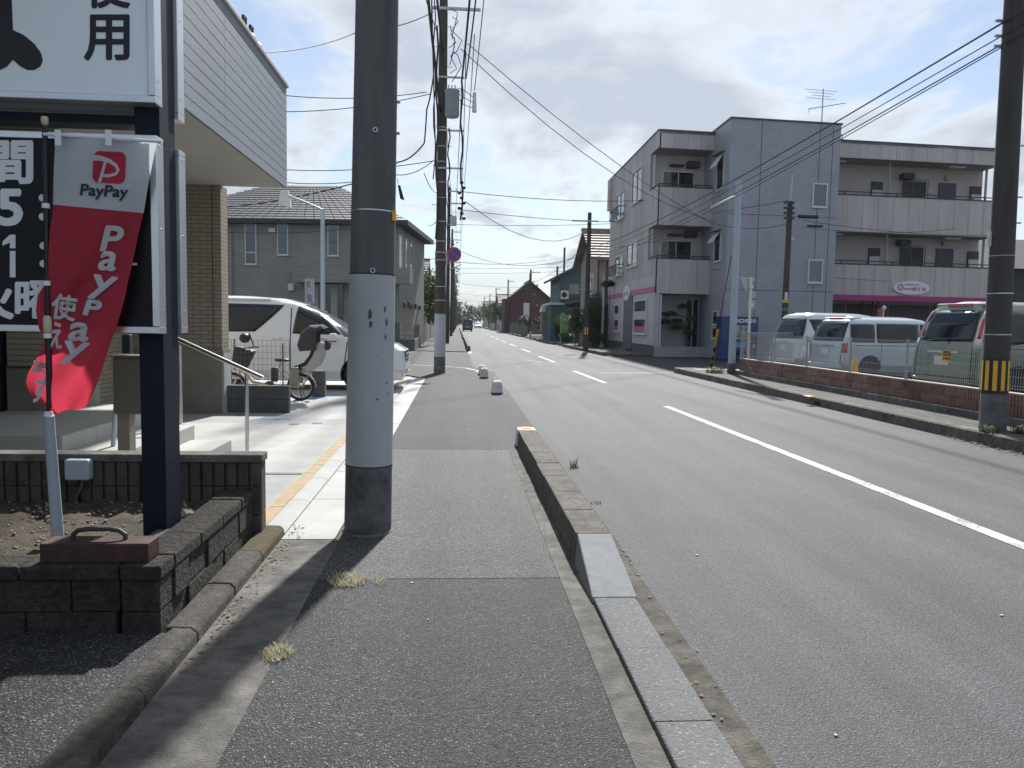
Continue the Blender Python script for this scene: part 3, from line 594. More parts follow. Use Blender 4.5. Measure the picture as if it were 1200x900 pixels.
# end wing wall: tiled shaft over a plain plinth
MB().box(-4.9, -3.60, 12.07, 12.42, 1.02, FZ0).build('tiled_wall', 'tile_x', sh)
MB().box(-3.60, -3.594, 12.075, 12.42, 1.02, FZ0).build('tiled_return', 'tile_y', sh)
MB().box(-4.9, -3.57, 12.04, 12.44, .965, 1.018).build('plinth_cap', 'plinth', sh)
MB().box(-4.9, -3.60, 12.07, 12.42, .03, .963).build('plinth', 'plinth', sh)
MB().box(-3.599, -3.565, 12.065, 12.425, .03, .962).build('corner_trim', 'new_concrete', sh)
for xx in (-4.3, -4.02, -3.72): MB().box(xx, xx+.006, 12.055, 12.075, .98, FZ0).build('expansion_joint', 'fascia_core', sh) if xx == -3.72 else None
# inner pillar, dark sliding doors, facade
MB().box(-4.9, -4.30, 8.75, 9.5, .94, FZ0).build('tiled_pillar', 'tile_y', sh)
MB().box(-4.9, -4.28, 8.73, 9.52, .45, .92).build('plinth', 'plinth', sh)
MB().box(-4.9, -4.26, 8.71, 9.54, .92, .94).build('plinth_cap', 'fascia_core', sh)
MB().box(-9.0, -4.905, 9.5, 12.2, .03, FZ0).build('facade_wall', 'tile_y', sh)
MB().box(-9.0, -4.905, 2.2, 4.6, .03, FZ0).build('facade_wall', 'tile_y', sh)
MB().box(-9.0, -4.905, 4.6, 9.5, 2.9, FZ0).build('lintel', 'fascia_core', sh)
dr = MB().box(-4.98, -4.93, 4.6, 9.5, .45, 2.9).build('sliding_door', mat('door_dark', (.012, .013, .015), .25, .1, 3), sh)
for yy in (6.2, 7.6, 8.95): MB().box(-4.932, -4.90, yy, yy+.05, .47, 2.88).build('door_frame', 'frame_dark', dr)
MB().tube([(-4.86, 9.08, .75), (-4.86, 9.08, 2.1)], .016, 8).build('pull_handle', 'stainless', dr, smooth=True)
MB().tube([(-4.86, 9.42, .75), (-4.86, 9.42, 2.1)], .016, 8).build('pull_handle', 'stainless', dr, smooth=True)
MB().box(-9.0, -5.0, 12.2, 12.42, .03, FZ0).build('end_wall', 'tile_x', sh)
MB().box(-9.0, -8.9, 2.2, 12.2, .03, FZ0).build('back_wall', 'tile_y', sh)
# steps
mat('step_tile', (.40, .395, .37), .7, .06, 3, .08, 90, dirt=.12)
st = thing('steps', 'pale grey tiled entrance platform and steps beside the handrail', 'steps', (-3.6, 7.8, 0))
for (x0, x1, y0, y1, z0, z1, nm) in ((-4.9, -3.44, 6.9, 9.45, .0, .45, 'platform'), (-3.438, -2.93, 6.9, 8.75, .0, .30, 'step'), (-2.928, -2.5, 6.9, 8.65, .0, .15, 'step')):
    b = MB().box(x0, x1, y0, y1, z0, z1-.02).build(nm, 'step_tile', st)
    nx = max(1, round((x1-x0)/.6)); ny = max(1, round((y1-y0)/.6))
    for i in range(nx):
        for j in range(ny):
            MB().box(lerp(x0, x1, i/nx)+.002, lerp(x0, x1, (i+1)/nx)-.002, lerp(y0, y1, j/ny)+.002, lerp(y0, y1, (j+1)/ny)-.002, z1-.02, z1).build('tile', 'step_tile', b)
    for j in range(ny): MB().box(x1-.001, x1+.012, lerp(y0, y1, j/ny)+.002, lerp(y0, y1, (j+1)/ny)-.002, z0, z1-.001).build('riser_tile', 'step_tile', b)
    for i in range(nx): MB().box(lerp(x0, x1, i/nx)+.002, lerp(x0, x1, (i+1)/nx)-.002, y0-.012, y0+.001, z0, z1-.001).build('riser_tile', 'step_tile', b)
# handrail
hr = thing('handrail', 'stainless handrail sloping down beside the entrance steps', 'handrail', (-2.7, 8.55, 0))
B1 = G(212, 497, .3); B2 = Vector((-2.26, B1.y-.2, .03)); Yh = B1.y
T0 = at(190, 389, Yh+.02); T1 = at(308, 443, Yh-.28)
MB().tube([T0, T1], .024, 14).build('rail', 'stainless', hr, smooth=True)
p1 = at(211, 405, Yh); MB().tube([B1, (B1.x, B1.y, p1.z)], .021, 12).build('post', 'stainless', hr, smooth=True)
p2 = at(289, 437, Yh-.22); MB().tube([(p2.x, p2.y, .02), (p2.x, p2.y, p2.z)], .021, 12).build('post', 'stainless', hr, smooth=True)
MB().lathe([(.045, .30), (.045, .306), (.022, .312)], 16, (B1.x, B1.y, 0)).build('base_flange', 'stainless', hr)
# mailbox stand
mbx = thing('mailbox_stand', 'brown metal mailbox on a post behind the sign post', 'mailbox', (-2.95, 7.0, 0))
c1 = at(138, 418, 6.6); c2 = at(182, 484, 6.6); mat('brown_metal', (.10, .085, .065), .5, .1, 4)
MB().box(c1.x, c2.x, 6.5, 6.75, c2.z, c1.z).build('box_body', 'brown_metal', mbx, bevel=.006)
MB().box(c1.x-.012, c2.x+.012, 6.485, 6.765, c1.z, c1.z+.016).build('lid', 'brown_metal', mbx)
pa = at(140, 500, 6.6); pb = at(154, 500, 6.6); MB().box(pa.x, pb.x, 6.56, 6.68, .03, c2.z).build('post', mat('brown_post', (.17, .15, .12), .55, .1, 4), mbx)
q1 = at(144, 417, 6.6); q2 = at(153, 392, 6.6); MB().box(q1.x, q2.x, 6.58, 6.64, q1.z+.02, q2.z).build('intercom', 'black_plastic', mbx, bevel=.006)
# floodlights on the roof edge
for k, (px, py, lab) in enumerate(((297, 35, 'black spotlight bracket on the shop roof edge, the one with the taller loop'), (305, 46, 'black round spotlight on the shop roof edge next to the looped bracket'))):
    d = ray(px, py); p = CAMP+d*((5.14-CH)/d.z); p.x = min(p.x, -2.72); p.z = 5.06
    t = thing('spotlight', lab, 'spotlight', p)
    MB().tube([p, p+Vector((0, 0, .12)), p+Vector((.02, -.06, .2)), p+Vector((.02, -.15, .19)), p+Vector((.02, -.17, .08))], .022, 8).build('bracket', 'black_plastic', t, smooth=True)
    MB().lathe([(.03, 0), (.085, .05), (.095, .12), (.08, .12)], 14, p+Vector((0, .05, .02)), 'y').build('lamp_head', 'black_plastic', t, smooth=True)
# ================================================================== LOW RIBBED WALL + WIRE FENCE
mat('ribbed_grey', (.115, .12, .13), .85, .15, 5, .2, 70, dirt=.2)
lw = thing('ribbed_wall', 'low grey ribbed block wall at the bicycle parking', 'wall', (-3.1, 12.3, 0))
def ribblock(parent, x0, x1, y0, y1, z0, z1, n, m='ribbed_grey'):
    mb = MB().box(x0+.003, x1-.003, y0+.016, y1, z0, z1-.004)
    for k in range(n): mb.box(lerp(x0, x1, (k+.15)/n), lerp(x0, x1, (k+.85)/n), y0, y0+.017, z0+.001, z1-.005)
    return mb.build('ribbed_block', m, parent)
for r_ in range(2):
    for k in range(3): ribblock(lw, -3.58+.32*k, -3.58+.32*(k+1), 12.2, 12.34, .03+.215*r_, .03+.215*(r_+1), 8)
lw2 = thing('ribbed_wall', 'short grey ribbed block pier behind the bicycle wheel', 'wall', (-2.6, 14.9, 0))
for r_ in range(2): ribblock(lw2, -2.75, -2.5, 14.8, 14.95, .03+.25*r_, .03+.25*(r_+1), 6)
wf = thing('wire_fence', 'thin grey wire mesh fence on the low ribbed wall', 'fence', (-3.1, 12.27, .46))
mat('wire_grey', (.16, .16, .165), .5, .1, 9, metal=.4)
mb = MB()
for k in range(15): x = -3.58+.068*k; mb.box(x-.002, x+.002, 12.268, 12.272, .465, 1.17)
mb.build('mesh_wires', 'wire_grey', wf, kind='stuff')
mb = MB()
for k in range(8): z = .50+.095*k; mb.box(-3.58, -2.62, 12.264, 12.268, z-.002, z+.002)
mb.build('mesh_wires', 'wire_grey', wf, kind='stuff')
MB().tube([(-2.73, 12.29, .3), (-2.73, 12.29, 1.12)], .012, 8).build('post', mat('rust_post', (.14, .11, .09), .6, .2, 20), wf, smooth=True)
# ================================================================== VEHICLES
def boolean_cut(o, cutters):
    for c in cutters:
        md = o.modifiers.new('cut', 'BOOLEAN'); md.operation = 'DIFFERENCE'; md.object = c; md.solver = 'EXACT'
    dg = bpy.context.evaluated_depsgraph_get(); me = bpy.data.meshes.new_from_object(o.evaluated_get(dg)); o.modifiers.clear(); old = o.data; o.data = me; bpy.data.meshes.remove(old)
    for c in cutters: bpy.data.objects.remove(c)
mat('lamp_red', (.42, .012, .014), .15, .1, 8, coat=1.0); mat('lamp_clear', (.62, .60, .60), .12, .05, 8, coat=1.0); mat('chrome', (.7, .7, .72), .12, 0, metal=1.0); mat('rim_silver', (.85, .86, .88), .4, .05, 6, metal=0); mat('plate', (.72, .73, .70), .5, .05, 6)
mat('car_glass', (.006, .008, .012), .05, 0, spec=.6); mat('gap', (.02, .02, .02), .9, 0)
def car(name, label, paint, xr, xf, w, zb, zt, wheels, rw_, side, rear, front, extra=None, rcr=.22, rcf=.42, group=None, gl='car_glass', nz=40):
    t = thing(name, label, 'van', (0, 0, 0), group)
    def ring(z):
        a, b, hw = interp(xr, z), interp(xf, z), interp(w, z); ry = min(hw*.6, .26); pts = []
        rr, rf = min(rcr, (b-a)*.2), min(rcf, (b-a)*.3)
        for qx, qy, cxx, rx, a0 in ((1, 1, b-rf, rf, 0), (-1, 1, a+rr, rr, 90), (-1, -1, a+rr, rr, 180), (1, -1, b-rf, rf, 270)):
            for i in range(8):
                th = R(a0+90*i/7); pts.append((cxx+rx*math.cos(th), qy*(hw-ry)+ry*math.sin(th), z))
        return pts
    def sideY(x, z):
        a, b, hw = interp(xr, z), interp(xf, z), interp(w, z); ry = min(hw*.6, .26); rr, rf = min(rcr, (b-a)*.2), min(rcf, (b-a)*.3); e = 0
        if x > b-rf: e = min(1, (x-b+rf)/rf)
        elif x < a+rr: e = min(1, (a+rr-x)/rr)
        return hw-ry+ry*math.sqrt(max(0, 1-e*e))
    def endX(y, z, s):
        a, b, hw = interp(xr, z), interp(xf, z), interp(w, z); ry = min(hw*.6, .26); rr, rf = min(rcr, (b-a)*.2), min(rcf, (b-a)*.3); e = min(1, max(0, (abs(y)-(hw-ry))/ry)); k = 1-math.sqrt(max(0, 1-e*e))
        return a+rr*k if s < 0 else b-rf*k
    zs = sorted(set([zb, zt]+[lerp(zb, zt, i/nz) for i in range(nz+1)]+[p[0] for p in xf if zb < p[0] < zt]+[p[0] for p in w if zb < p[0] < zt]))
    mb = MB(); n = 32; vs = []
    for z in zs: vs += ring(z)
    fs = [(i*n+k, i*n+(k+1) % n, (i+1)*n+(k+1) % n, (i+1)*n+k) for i in range(len(zs)-1) for k in range(n)]
    top = (len(zs)-1)*n; fs += [tuple(range(n))[::-1], tuple(range(top, top+n))]
    mb.add(vs, fs); body = mb.build('body', paint, t, smooth=True)
    cuts = []
    for wx in wheels:
        c = MB().tube([(wx, -1.2, rw_+.0), (wx, 1.2, rw_+.0)], rw_+.065, 28).build('cut', paint); cuts.append(c)
    bpy.context.view_layer.update(); boolean_cut(body, cuts)
    for p in body.data.polygons: p.use_smooth = True
    try: body.data.set_sharp_from_angle(angle=R(32))
    except Exception: pass
    MB().box(interp(xr, .5)+.35, interp(xf, .5)-.35, -.55, .55, zb-.04, zb+.25).build('underbody', 'rubber', t)
    for wx in wheels:
        for s in (-1, 1):
            yo = s*(interp(w, rw_)-.015); d = -s
            wh_ = MB().lathe([(rw_*.66, 0), (rw_*.93, 0), (rw_, .025), (rw_, .17), (rw_*.93, .2), (rw_*.5, .2)], 28, (wx, yo if d > 0 else yo-.2, rw_), 'y').build('wheel', 'rubber', t, smooth=True)
            rm = MB().lathe([(rw_*.66, .03), (rw_*.60, .03), (rw_*.57, .07), (.05, .06)], 24, (wx, yo if d > 0 else yo-.2, rw_), 'y')
            rm = MB()
            ys = yo+d*.03
            rm.lathe([(rw_*.68, -.006), (rw_*.68, .03), (rw_*.60, .03), (rw_*.60, -.006)], 24, (wx, ys, rw_), 'y', closed=True)
            for k in range(7):
                th = 2*math.pi*k/7; c_, s_ = math.cos(th), math.sin(th); px_, pz_ = -s_, c_; hw_ = .026
                rm.hexa([(wx+c_*.04+px_*hw_*q+0, yy, rw_+s_*.04+pz_*hw_*q) if rr_ == 0 else (wx+c_*rw_*.62+px_*hw_*.8*q, yy, rw_+s_*rw_*.62+pz_*hw_*.8*q) for yy in (ys, ys+.02) for (rr_, q) in ((0, -1), (0, 1), (1, 1), (1, -1))])
            rm.lathe([(.055, -.012), (.055, .02)], 12, (wx, ys, rw_), 'y'); rm.build('rim', 'rim_silver', wh_)
            MB().lathe([(rw_*.62, 0), (rw_*.62, .01)], 20, (wx, ys+d*.035, rw_), 'y').build('brake_disc', 'rubber', wh_)
            MB().lathe([(rw_+.06, 0), (rw_+.06, .02)], 24, (wx, s*(interp(w, rw_)-.30), rw_), 'y').build('wheel_well', 'dark_hole', t)
    def panel(kind, q, m, nm, off=.006, e=.10, n_=(12, 8), parent=t, both=True):
        for s in ((-1, 1) if kind == 's' and both else (-1,)):
            mbp = MB(); nu, nv = n_; vv = []
            for j in range(nv+1):
                for i in range(nu+1):
                    a, b = 2*i/nu-1, 2*j/nv-1; a2, b2 = a*math.sqrt(1-e*b*b/1.0), b*math.sqrt(1-e*a*a/1.0); u, v = (a2+1)/2, (b2+1)/2
                    p = [lerp(lerp(q[0][k], q[1][k], u), lerp(q[3][k], q[2][k], u), v) for k in (0, 1)]
                    if kind == 's': vv.append((p[0], s*(sideY(p[0], p[1])+off), p[1]))
                    elif kind == 'r': vv.append((endX(p[0], p[1], -1)-off, p[0], p[1]))
                    else: vv.append((endX(p[0], p[1], 1)+off, p[0], p[1]))
            mbp.add(vv, [(j*(nu+1)+i, j*(nu+1)+i+1, (j+1)*(nu+1)+i+1, (j+1)*(nu+1)+i) for j in range(nv) for i in range(nu)])
            o = mbp.build(nm, m, parent, smooth='all', fix=False)
            sm = o.modifiers.new('thick', 'SOLIDIFY'); sm.thickness = .008; sm.offset = 0
    for it in side: panel('s', *it)
    for it in rear: panel('r', *it)
    for it in front: panel('f', *it)
    if extra: extra(t, sideY, endX)
    return t
def place(o, x, y, z, heading):            # heading: degrees right of +Y
    o.location = (x, y, z); o.rotation_euler = (0, 0, R(90-heading)); return o
def paint(name, c, rough=.28, metal=.0): return mat(name, c, rough, .02, 2, coat=1.0, metal=metal, spec=.5)
paint('pearl_white', (.72, .73, .73)); paint('silver', (.58, .60, .62), .3, .35); paint('ice_blue', (.50, .57, .62), .3, .35); paint('sage_green', (.145, .175, .12), .3, .3); paint('dark_paint', (.02, .022, .026))
# white minivan in the shop lot (local: x forward, y left)
def alph_extra(t, sideY, endX):
    for s in (-1, 1):
        m_ = MB().box(.90, 1.06, s*1.02-.12, s*1.02+.10, 1.04, 1.20).build('mirror', 'pearl_white', t, bevel=.05, seg=4)
        MB().box(.90, 1.02, s*.90-.03, s*.90+.05, 1.02, 1.07).build('mirror_arm', 'black_plastic', m_)
        for hx in (-.28, .58): MB().box(hx, hx+.22, s*(.915)-.012, s*(.915)+.025, 1.055, 1.095).build('door_handle', 'chrome', t, bevel=.008)
        MB().box(-1.9, -.35, s*.70-.02, s*.70+.02, 1.865, 1.885).build('roof_rail', mat('beige_trim', (.55, .48, .36), .4, .05, 5), t)
    MB().box(2.10, 2.43, -.55, .55, .36, .86).build('grille', 'black_plastic', t, bevel=.04)
    for k in range(5): MB().box(2.43, 2.445, -.5, .5, .42+.085*k, .45+.085*k).build('grille_bar', 'chrome', t)
    for s in (-1, 1):
        MB().hexa([(2.02, s*.62, .78), (2.33, s*.60, .78), (2.02, s*.905, .78), (1.9, s*.9, .78), (2.0, s*.62, .90), (2.28, s*.60, .90), (1.97, s*.90, .92), (1.85, s*.89, .92)]).build('headlight', 'lamp_clear', t)
        MB().hexa([(2.08, s*.60, .28), (2.42, s*.58, .28), (2.2, s*.93, .28), (2.0, s*.93, .28), (2.08, s*.60, .66), (2.36, s*.60, .66), (2.14, s*.93, .66), (2.0, s*.92, .66)]).build('bumper_corner', 'pearl_white', t, bevel=.03)
alph = car('minivan', 'white minivan with dark swooping side windows parked on the forecourt', 'pearl_white',
    [(.25, -2.40), (.5, -2.47), (1.0, -2.45), (1.6, -2.32), (1.9, -2.15), (1.95, -1.9)],
    [(.25, 2.36), (.45, 2.45), (.85, 2.40), (.98, 2.20), (1.06, 1.75), (1.12, 1.45), (1.5, .85), (1.80, .25), (1.90, -.1), (1.95, -.8)],
    [(.25, .86), (.4, .915), (.9, .925), (1.10, .91), (1.78, .75), (1.88, .66), (1.93, .5), (1.95, .3)], .22, 1.95, (-1.5, 1.5), .335,
    [(((-2.05, 1.20), (-.62, 1.20), (-.02, 1.77), (-2.0, 1.78)), 'car_glass', 'side_window', .006, .05),
     (((.12, 1.17), (1.14, 1.17), (.66, 1.60), (.22, 1.76)), 'car_glass', 'side_window', .006, .04),
     (((1.18, 1.13), (1.42, 1.13), (1.10, 1.36), (1.00, 1.36)), 'glass_grey', 'quarter_window', .004, .03),
     (((.075, .42), (.095, .42), (.10, 1.70), (.08, 1.70)), 'gap', 'door_gap', .003, 0.0, (2, 12)),
     (((-1.05, .42), (-1.03, .42), (-1.03, 1.05), (-1.05, 1.05)), 'gap', 'door_gap', .003, 0.0, (2, 12)),
     (((1.16, .42), (1.18, .42), (1.26, 1.02), (1.24, 1.02)), 'gap', 'door_gap', .003, 0.0, (2, 12))],
    [(((-.62, 1.15), (.62, 1.15), (.55, 1.75), (-.55, 1.75)), 'car_glass', 'rear_window')],
    [(((-.66, 1.14), (.66, 1.14), (.50, 1.78), (-.50, 1.78)), 'glass_grey', 'windshield', .006, .04)], alph_extra)
place(alph, -3.52, 17.05, .03, 90)
# vans in the car park
def rearkit(zlamp0, zlamp1, spoiler, wiper=True, bar=True, plate_y=.0, lampcol='lamp_red', lamph=.1, tall=False):
    def ex(t, sideY, endX):
        zs_ = interp([(0, 0)], 0)
        if spoiler: MB().hexa([(endX(0, spoiler, -1)-.06, -.58, spoiler-.03), (endX(0, spoiler, -1)-.06, .58, spoiler-.03), (endX(0, spoiler, -1)+.3, .56, spoiler-.03), (endX(0, spoiler, -1)+.3, -.56, spoiler-.03), (endX(0, spoiler, -1)-.03, -.56, spoiler+.035), (endX(0, spoiler, -1)-.03, .56, spoiler+.035), (endX(0, spoiler, -1)+.3, .54, spoiler+.05), (endX(0, spoiler, -1)+.3, -.54, spoiler+.05)]).build('spoiler', t.children[0].data.materials[0], t, bevel=.02)
        if spoiler: MB().box(endX(0, spoiler, -1)-.072, endX(0, spoiler, -1)-.05, -.28, .28, spoiler-.02, spoiler+.025).build('brake_light', 'lamp_red', t)
        if wiper: MB().tube([(endX(-.1, 1.08, -1)-.02, -.1, 1.08), (endX(-.1, 1.15, -1)-.035, -.05, 1.16), (endX(.4, 1.12, -1)-.03, .42, 1.13)], .014, 6).build('wiper', 'black_plastic', t)
        if bar: MB().box(endX(0, .92, -1)-.03, endX(0, .92, -1)+.02, -.36, .36, .90, .945).build('chrome_bar', 'chrome', t, bevel=.008)
        MB().box(endX(0, .76, -1)-.018, endX(0, .76, -1)+.01, -.165, .165, .68, .845).build('number_plate', 'plate', t)
        MB().box(endX(0, .42, -1)-.05, endX(0, .42, -1)+.1, -.66, .66, .30, .44).build('bumper_lip', t.children[0].data.materials[0], t, bevel=.03)
        for s in (-1, 1): MB().box(.95, 1.05, s*.90-.05, s*.90+.08, 1.05, 1.2).build('mirror', t.children[0].data.materials[0], t, bevel=.03)
    return ex
XF = [(.22, 2.02), (.45, 2.10), (.85, 2.06), (1.0, 1.86), (1.08, 1.60), (1.5, 1.05), (1.78, .65), (1.85, .3), (1.88, -.2)]
def scale_tab(tab, f): return [(z*f, v) for z, v in tab]
green = car('van', 'sage green van parked behind the fence, red lamps beside its rear window', 'sage_green',
    [(.22, -2.22), (.45, -2.30), (.95, -2.26), (1.5, -2.10), (1.78, -1.94), (1.86, -1.7)], XF,
    [(.22, .79), (.4, .845), (.95, .85), (1.1, .84), (1.70, .72), (1.80, .63), (1.85, .48), (1.87, .3)], .22, 1.87, (-1.42, 1.42), .32,
    [(((-2.03, 1.02), (-1.22, 1.10), (-1.0, 1.66), (-1.96, 1.66)), 'car_glass', 'quarter_window', .006, .16), (((-.92, 1.08), (.22, 1.08), (.2, 1.66), (-.86, 1.66)), 'car_glass', 'side_window', .006, .06), (((.30, 1.08), (1.32, 1.08), (.75, 1.64), (.30, 1.66)), 'car_glass', 'side_window', .006, .06),
     (((-2.18, .99), (1.7, .99), (1.7, 1.012), (-2.18, 1.012)), 'gap', 'trim_line', .003, 0, (20, 2)), (((-1.06, .40), (-1.045, .40), (-1.0, 1.05), (-1.015, 1.05)), 'gap', 'door_gap', .003, 0, (2, 8)), (((.25, .40), (.265, .40), (.265, 1.05), (.25, 1.05)), 'gap', 'door_gap', .003, 0, (2, 8))],
    [(((-.62, 1.12), (.62, 1.12), (.56, 1.70), (-.56, 1.70)), 'car_glass', 'rear_window', .006, .08), (((-.78, 1.0), (-.655, 1.0), (-.60, 1.70), (-.66, 1.70)), 'lamp_clear', 'tail_lamp', .010, .06), (((.655, 1.0), (.78, 1.0), (.66, 1.70), (.60, 1.70)), 'lamp_clear', 'tail_lamp', .010, .06),
     (((-.735, 1.18), (-.675, 1.18), (-.645, 1.58), (-.675, 1.58)), 'lamp_red', 'tail_lamp_red', .020, .06), (((.675, 1.18), (.735, 1.18), (.675, 1.58), (.645, 1.58)), 'lamp_red', 'tail_lamp_red', .020, .06), (((-.70, .46), (.70, .46), (.72, .475), (-.72, .475)), 'gap', 'hatch_gap', .003, 0), (((-.66, .47), (-.65, .47), (-.64, 1.06), (-.65, 1.06)), 'gap', 'hatch_gap', .003, 0, (2, 8)), (((.65, .47), (.66, .47), (.65, 1.06), (.64, 1.06)), 'gap', 'hatch_gap', .003, 0, (2, 8))],
    [], rearkit(0, 0, 1.80))
vhead = 79
hv_ = Vector((math.sin(R(vhead)), math.cos(R(vhead)), 0)); hl_ = Vector((-hv_.y, hv_.x, 0))
def vanpos(px, Y, halfw, rear_off):        # px: image column of the near rear corner on the ground at depth Y
    p = at(px, 420, Y); c = p+hl_*halfw+hv_*rear_off; return c.x, c.y
x, y = vanpos(1150, 13.5, .86, 2.3); place(green, x, y, .13, vhead); green.scale = (1.03, 1.03, 1.04)
blue = car('van', 'ice blue van with long dark side glass parked between two other vans', 'ice_blue',
    [(.22, -2.10), (.45, -2.16), (.95, -2.13), (1.4, -2.0), (1.62, -1.88), (1.70, -1.65)], [(z*.93, v) for z, v in XF],
    [(.22, .78), (.4, .83), (.9, .84), (1.02, .83), (1.55, .71), (1.64, .62), (1.70, .48), (1.73, .3)], .22, 1.73, (-1.35, 1.38), .31,
    [(((-1.98, 1.02), (-1.22, 1.02), (-1.18, 1.52), (-1.90, 1.52)), 'car_glass', 'quarter_window', .006, .08), (((-1.16, 1.02), (.26, 1.02), (.26, 1.54), (-1.12, 1.54)), 'car_glass', 'side_window', .007, .03), (((.30, 1.02), (1.35, 1.02), (.80, 1.52), (.30, 1.54)), 'car_glass', 'side_window', .006, .05),
     (((-2.05, .93), (1.6, .93), (1.6, .95), (-2.05, .95)), 'gap', 'trim_line', .003, 0, (20, 2)), (((-1.03, .40), (-1.015, .40), (-1.0, 1.0), (-1.015, 1.0)), 'gap', 'door_gap', .003, 0, (2, 8))],
    [(((-.66, 1.04), (.66, 1.04), (.60, 1.58), (-.60, 1.58)), 'car_glass', 'rear_window', .006, .06), (((-.80, .74), (-.66, .74), (-.68, 1.0), (-.79, 1.0)), 'lamp_red', 'tail_lamp', .010, .06), (((.66, .74), (.80, .74), (.79, 1.0), (.68, 1.0)), 'lamp_red', 'tail_lamp', .010, .06), (((-.64, .42), (.64, .42), (.64, .435), (-.64, .435)), 'gap', 'hatch_gap', .003, 0), (((-.64, .42), (-.63, .42), (-.65, 1.02), (-.66, 1.02)), 'gap', 'hatch_gap', .003, 0, (2, 8)), (((.63, .42), (.64, .42), (.66, 1.02), (.65, 1.02)), 'gap', 'hatch_gap', .003, 0, (2, 8))],
    [], rearkit(0, 0, 1.66, wiper=False))
x, y = vanpos(992, 19.8, .83, 2.1); place(blue, x, y, .12, vhead)
silv = car('van', 'silver van with a wraparound rear window parked at the end of the wall', 'silver',
    [(.22, -2.16), (.45, -2.26), (.95, -2.20), (1.5, -2.0), (1.78, -1.86), (1.84, -1.6)], XF,
    [(.22, .79), (.4, .845), (.95, .85), (1.1, .84), (1.70, .72), (1.80, .63), (1.85, .48), (1.87, .3)], .22, 1.87, (-1.40, 1.42), .31,
    [(((-1.62, 1.14), (-.90, 1.10), (-.90, 1.66), (-1.86, 1.66)), 'car_glass', 'quarter_window', .006, .10), (((-.84, 1.10), (.22, 1.10), (.2, 1.66), (-.84, 1.66)), 'car_glass', 'side_window', .006, .06), (((.30, 1.08), (1.32, 1.08), (.75, 1.64), (.30, 1.66)), 'car_glass', 'side_window', .006, .06),
     (((-2.12, .985), (1.7, .985), (1.7, 1.005), (-2.12, 1.005)), 'gap', 'trim_line', .003, 0, (20, 2))],
    [(((-.80, 1.06), (.80, 1.06), (.66, 1.68), (-.66, 1.68)), 'car_glass', 'rear_window', .006, .05), (((-.30, .97), (.30, .97), (.30, 1.0), (-.30, 1.0)), 'chrome', 'garnish', .02, .06)],
    [], rearkit(0, 0, None, wiper=False, bar=False))
x, y = vanpos(937, 22.6, .84, 2.2); place(silv, x, y, .12, vhead)
# white car behind the minivan, seen through and over its bonnet
wcar = car('car', 'white car partly hidden behind the white minivan on the forecourt', 'pearl_white',
    [(.22, -1.9), (.45, -1.98), (.85, -1.94), (1.3, -1.6), (1.46, -1.2)], [(.22, 1.85), (.45, 1.93), (.75, 1.88), (.88, 1.5), (.95, .95), (1.38, .25), (1.48, -.2), (1.5, -.6)],
    [(.22, .78), (.4, .83), (.85, .835), (1.32, .66), (1.42, .56), (1.5, .3)], .2, 1.5, (-1.2, 1.22), .3,
    [(((-1.5, .92), (-.28, .92), (-.28, 1.34), (-1.25, 1.34)), 'car_glass', 'side_window', .006, .06), (((-.22, .92), (.85, .92), (.25, 1.33), (-.22, 1.34)), 'car_glass', 'side_window', .006, .06)],
    [(((-.6, .98), (.6, .98), (.5, 1.36), (-.5, 1.36)), 'car_glass', 'rear_window')], [(((-.66, .97), (.66, .97), (.52, 1.36), (-.52, 1.36)), 'car_glass', 'windshield')])
place(wcar, -3.9, 21.5, .03, 118); wcar['category'] = 'car'
# dark van driving ahead, and a white car beyond it
def darkex(t, sideY, endX):
    MB().box(-1.79, -1.75, -.165, .165, .62, .78).build('number_plate', 'plate', t)
    for s in (-1, 1): MB().box(-1.80, -1.72, s*.62-.06, s*.62+.06, .55, .85).build('tail_lamp', 'lamp_red', t)
dark = car('van', 'dark boxy van driving away in the middle of the street', 'dark_paint',
    [(.25, -1.7), (.5, -1.76), (1.7, -1.68), (1.98, -1.55)], [(.25, 1.7), (.9, 1.75), (1.05, 1.3), (1.8, .9), (1.98, .6)],
    [(.25, .78), (.5, .86), (1.1, .86), (1.8, .78), (1.95, .68), (2.0, .5)], .24, 2.0, (-1.15, 1.15), .34,
    [(((-1.5, 1.15), (1.0, 1.15), (.7, 1.75), (-1.45, 1.75)), 'car_glass', 'side_window')], [(((-.66, 1.1), (.66, 1.1), (.6, 1.75), (-.6, 1.75)), 'car_glass', 'rear_window')], [], darkex, nz=16)
p = G(548.5, 389); place(dark, p.x, 128, 0, 0)
far = car('car', 'small pale car far down the street beyond the dark van', 'pearl_white',
    [(.22, -1.9), (.45, -1.98), (.85, -1.94), (1.3, -1.6), (1.46, -1.2)], [(.22, 1.85), (.45, 1.93), (.75, 1.88), (.88, 1.5), (.95, .95), (1.38, .25), (1.48, -.2), (1.5, -.6)],
    [(.22, .78), (.4, .83), (.85, .835), (1.32, .66), (1.42, .56), (1.5, .3)], .2, 1.5, (-1.2, 1.22), .3, [], [(((-.6, .98), (.6, .98), (.5, 1.36), (-.5, 1.36)), 'car_glass', 'rear_window')], [(((-.66, .97), (.66, .97), (.52, 1.36), (-.52, 1.36)), 'car_glass', 'windshield')], nz=12)
place(far, 5.2, 200, 0, 180); far['category'] = 'car'
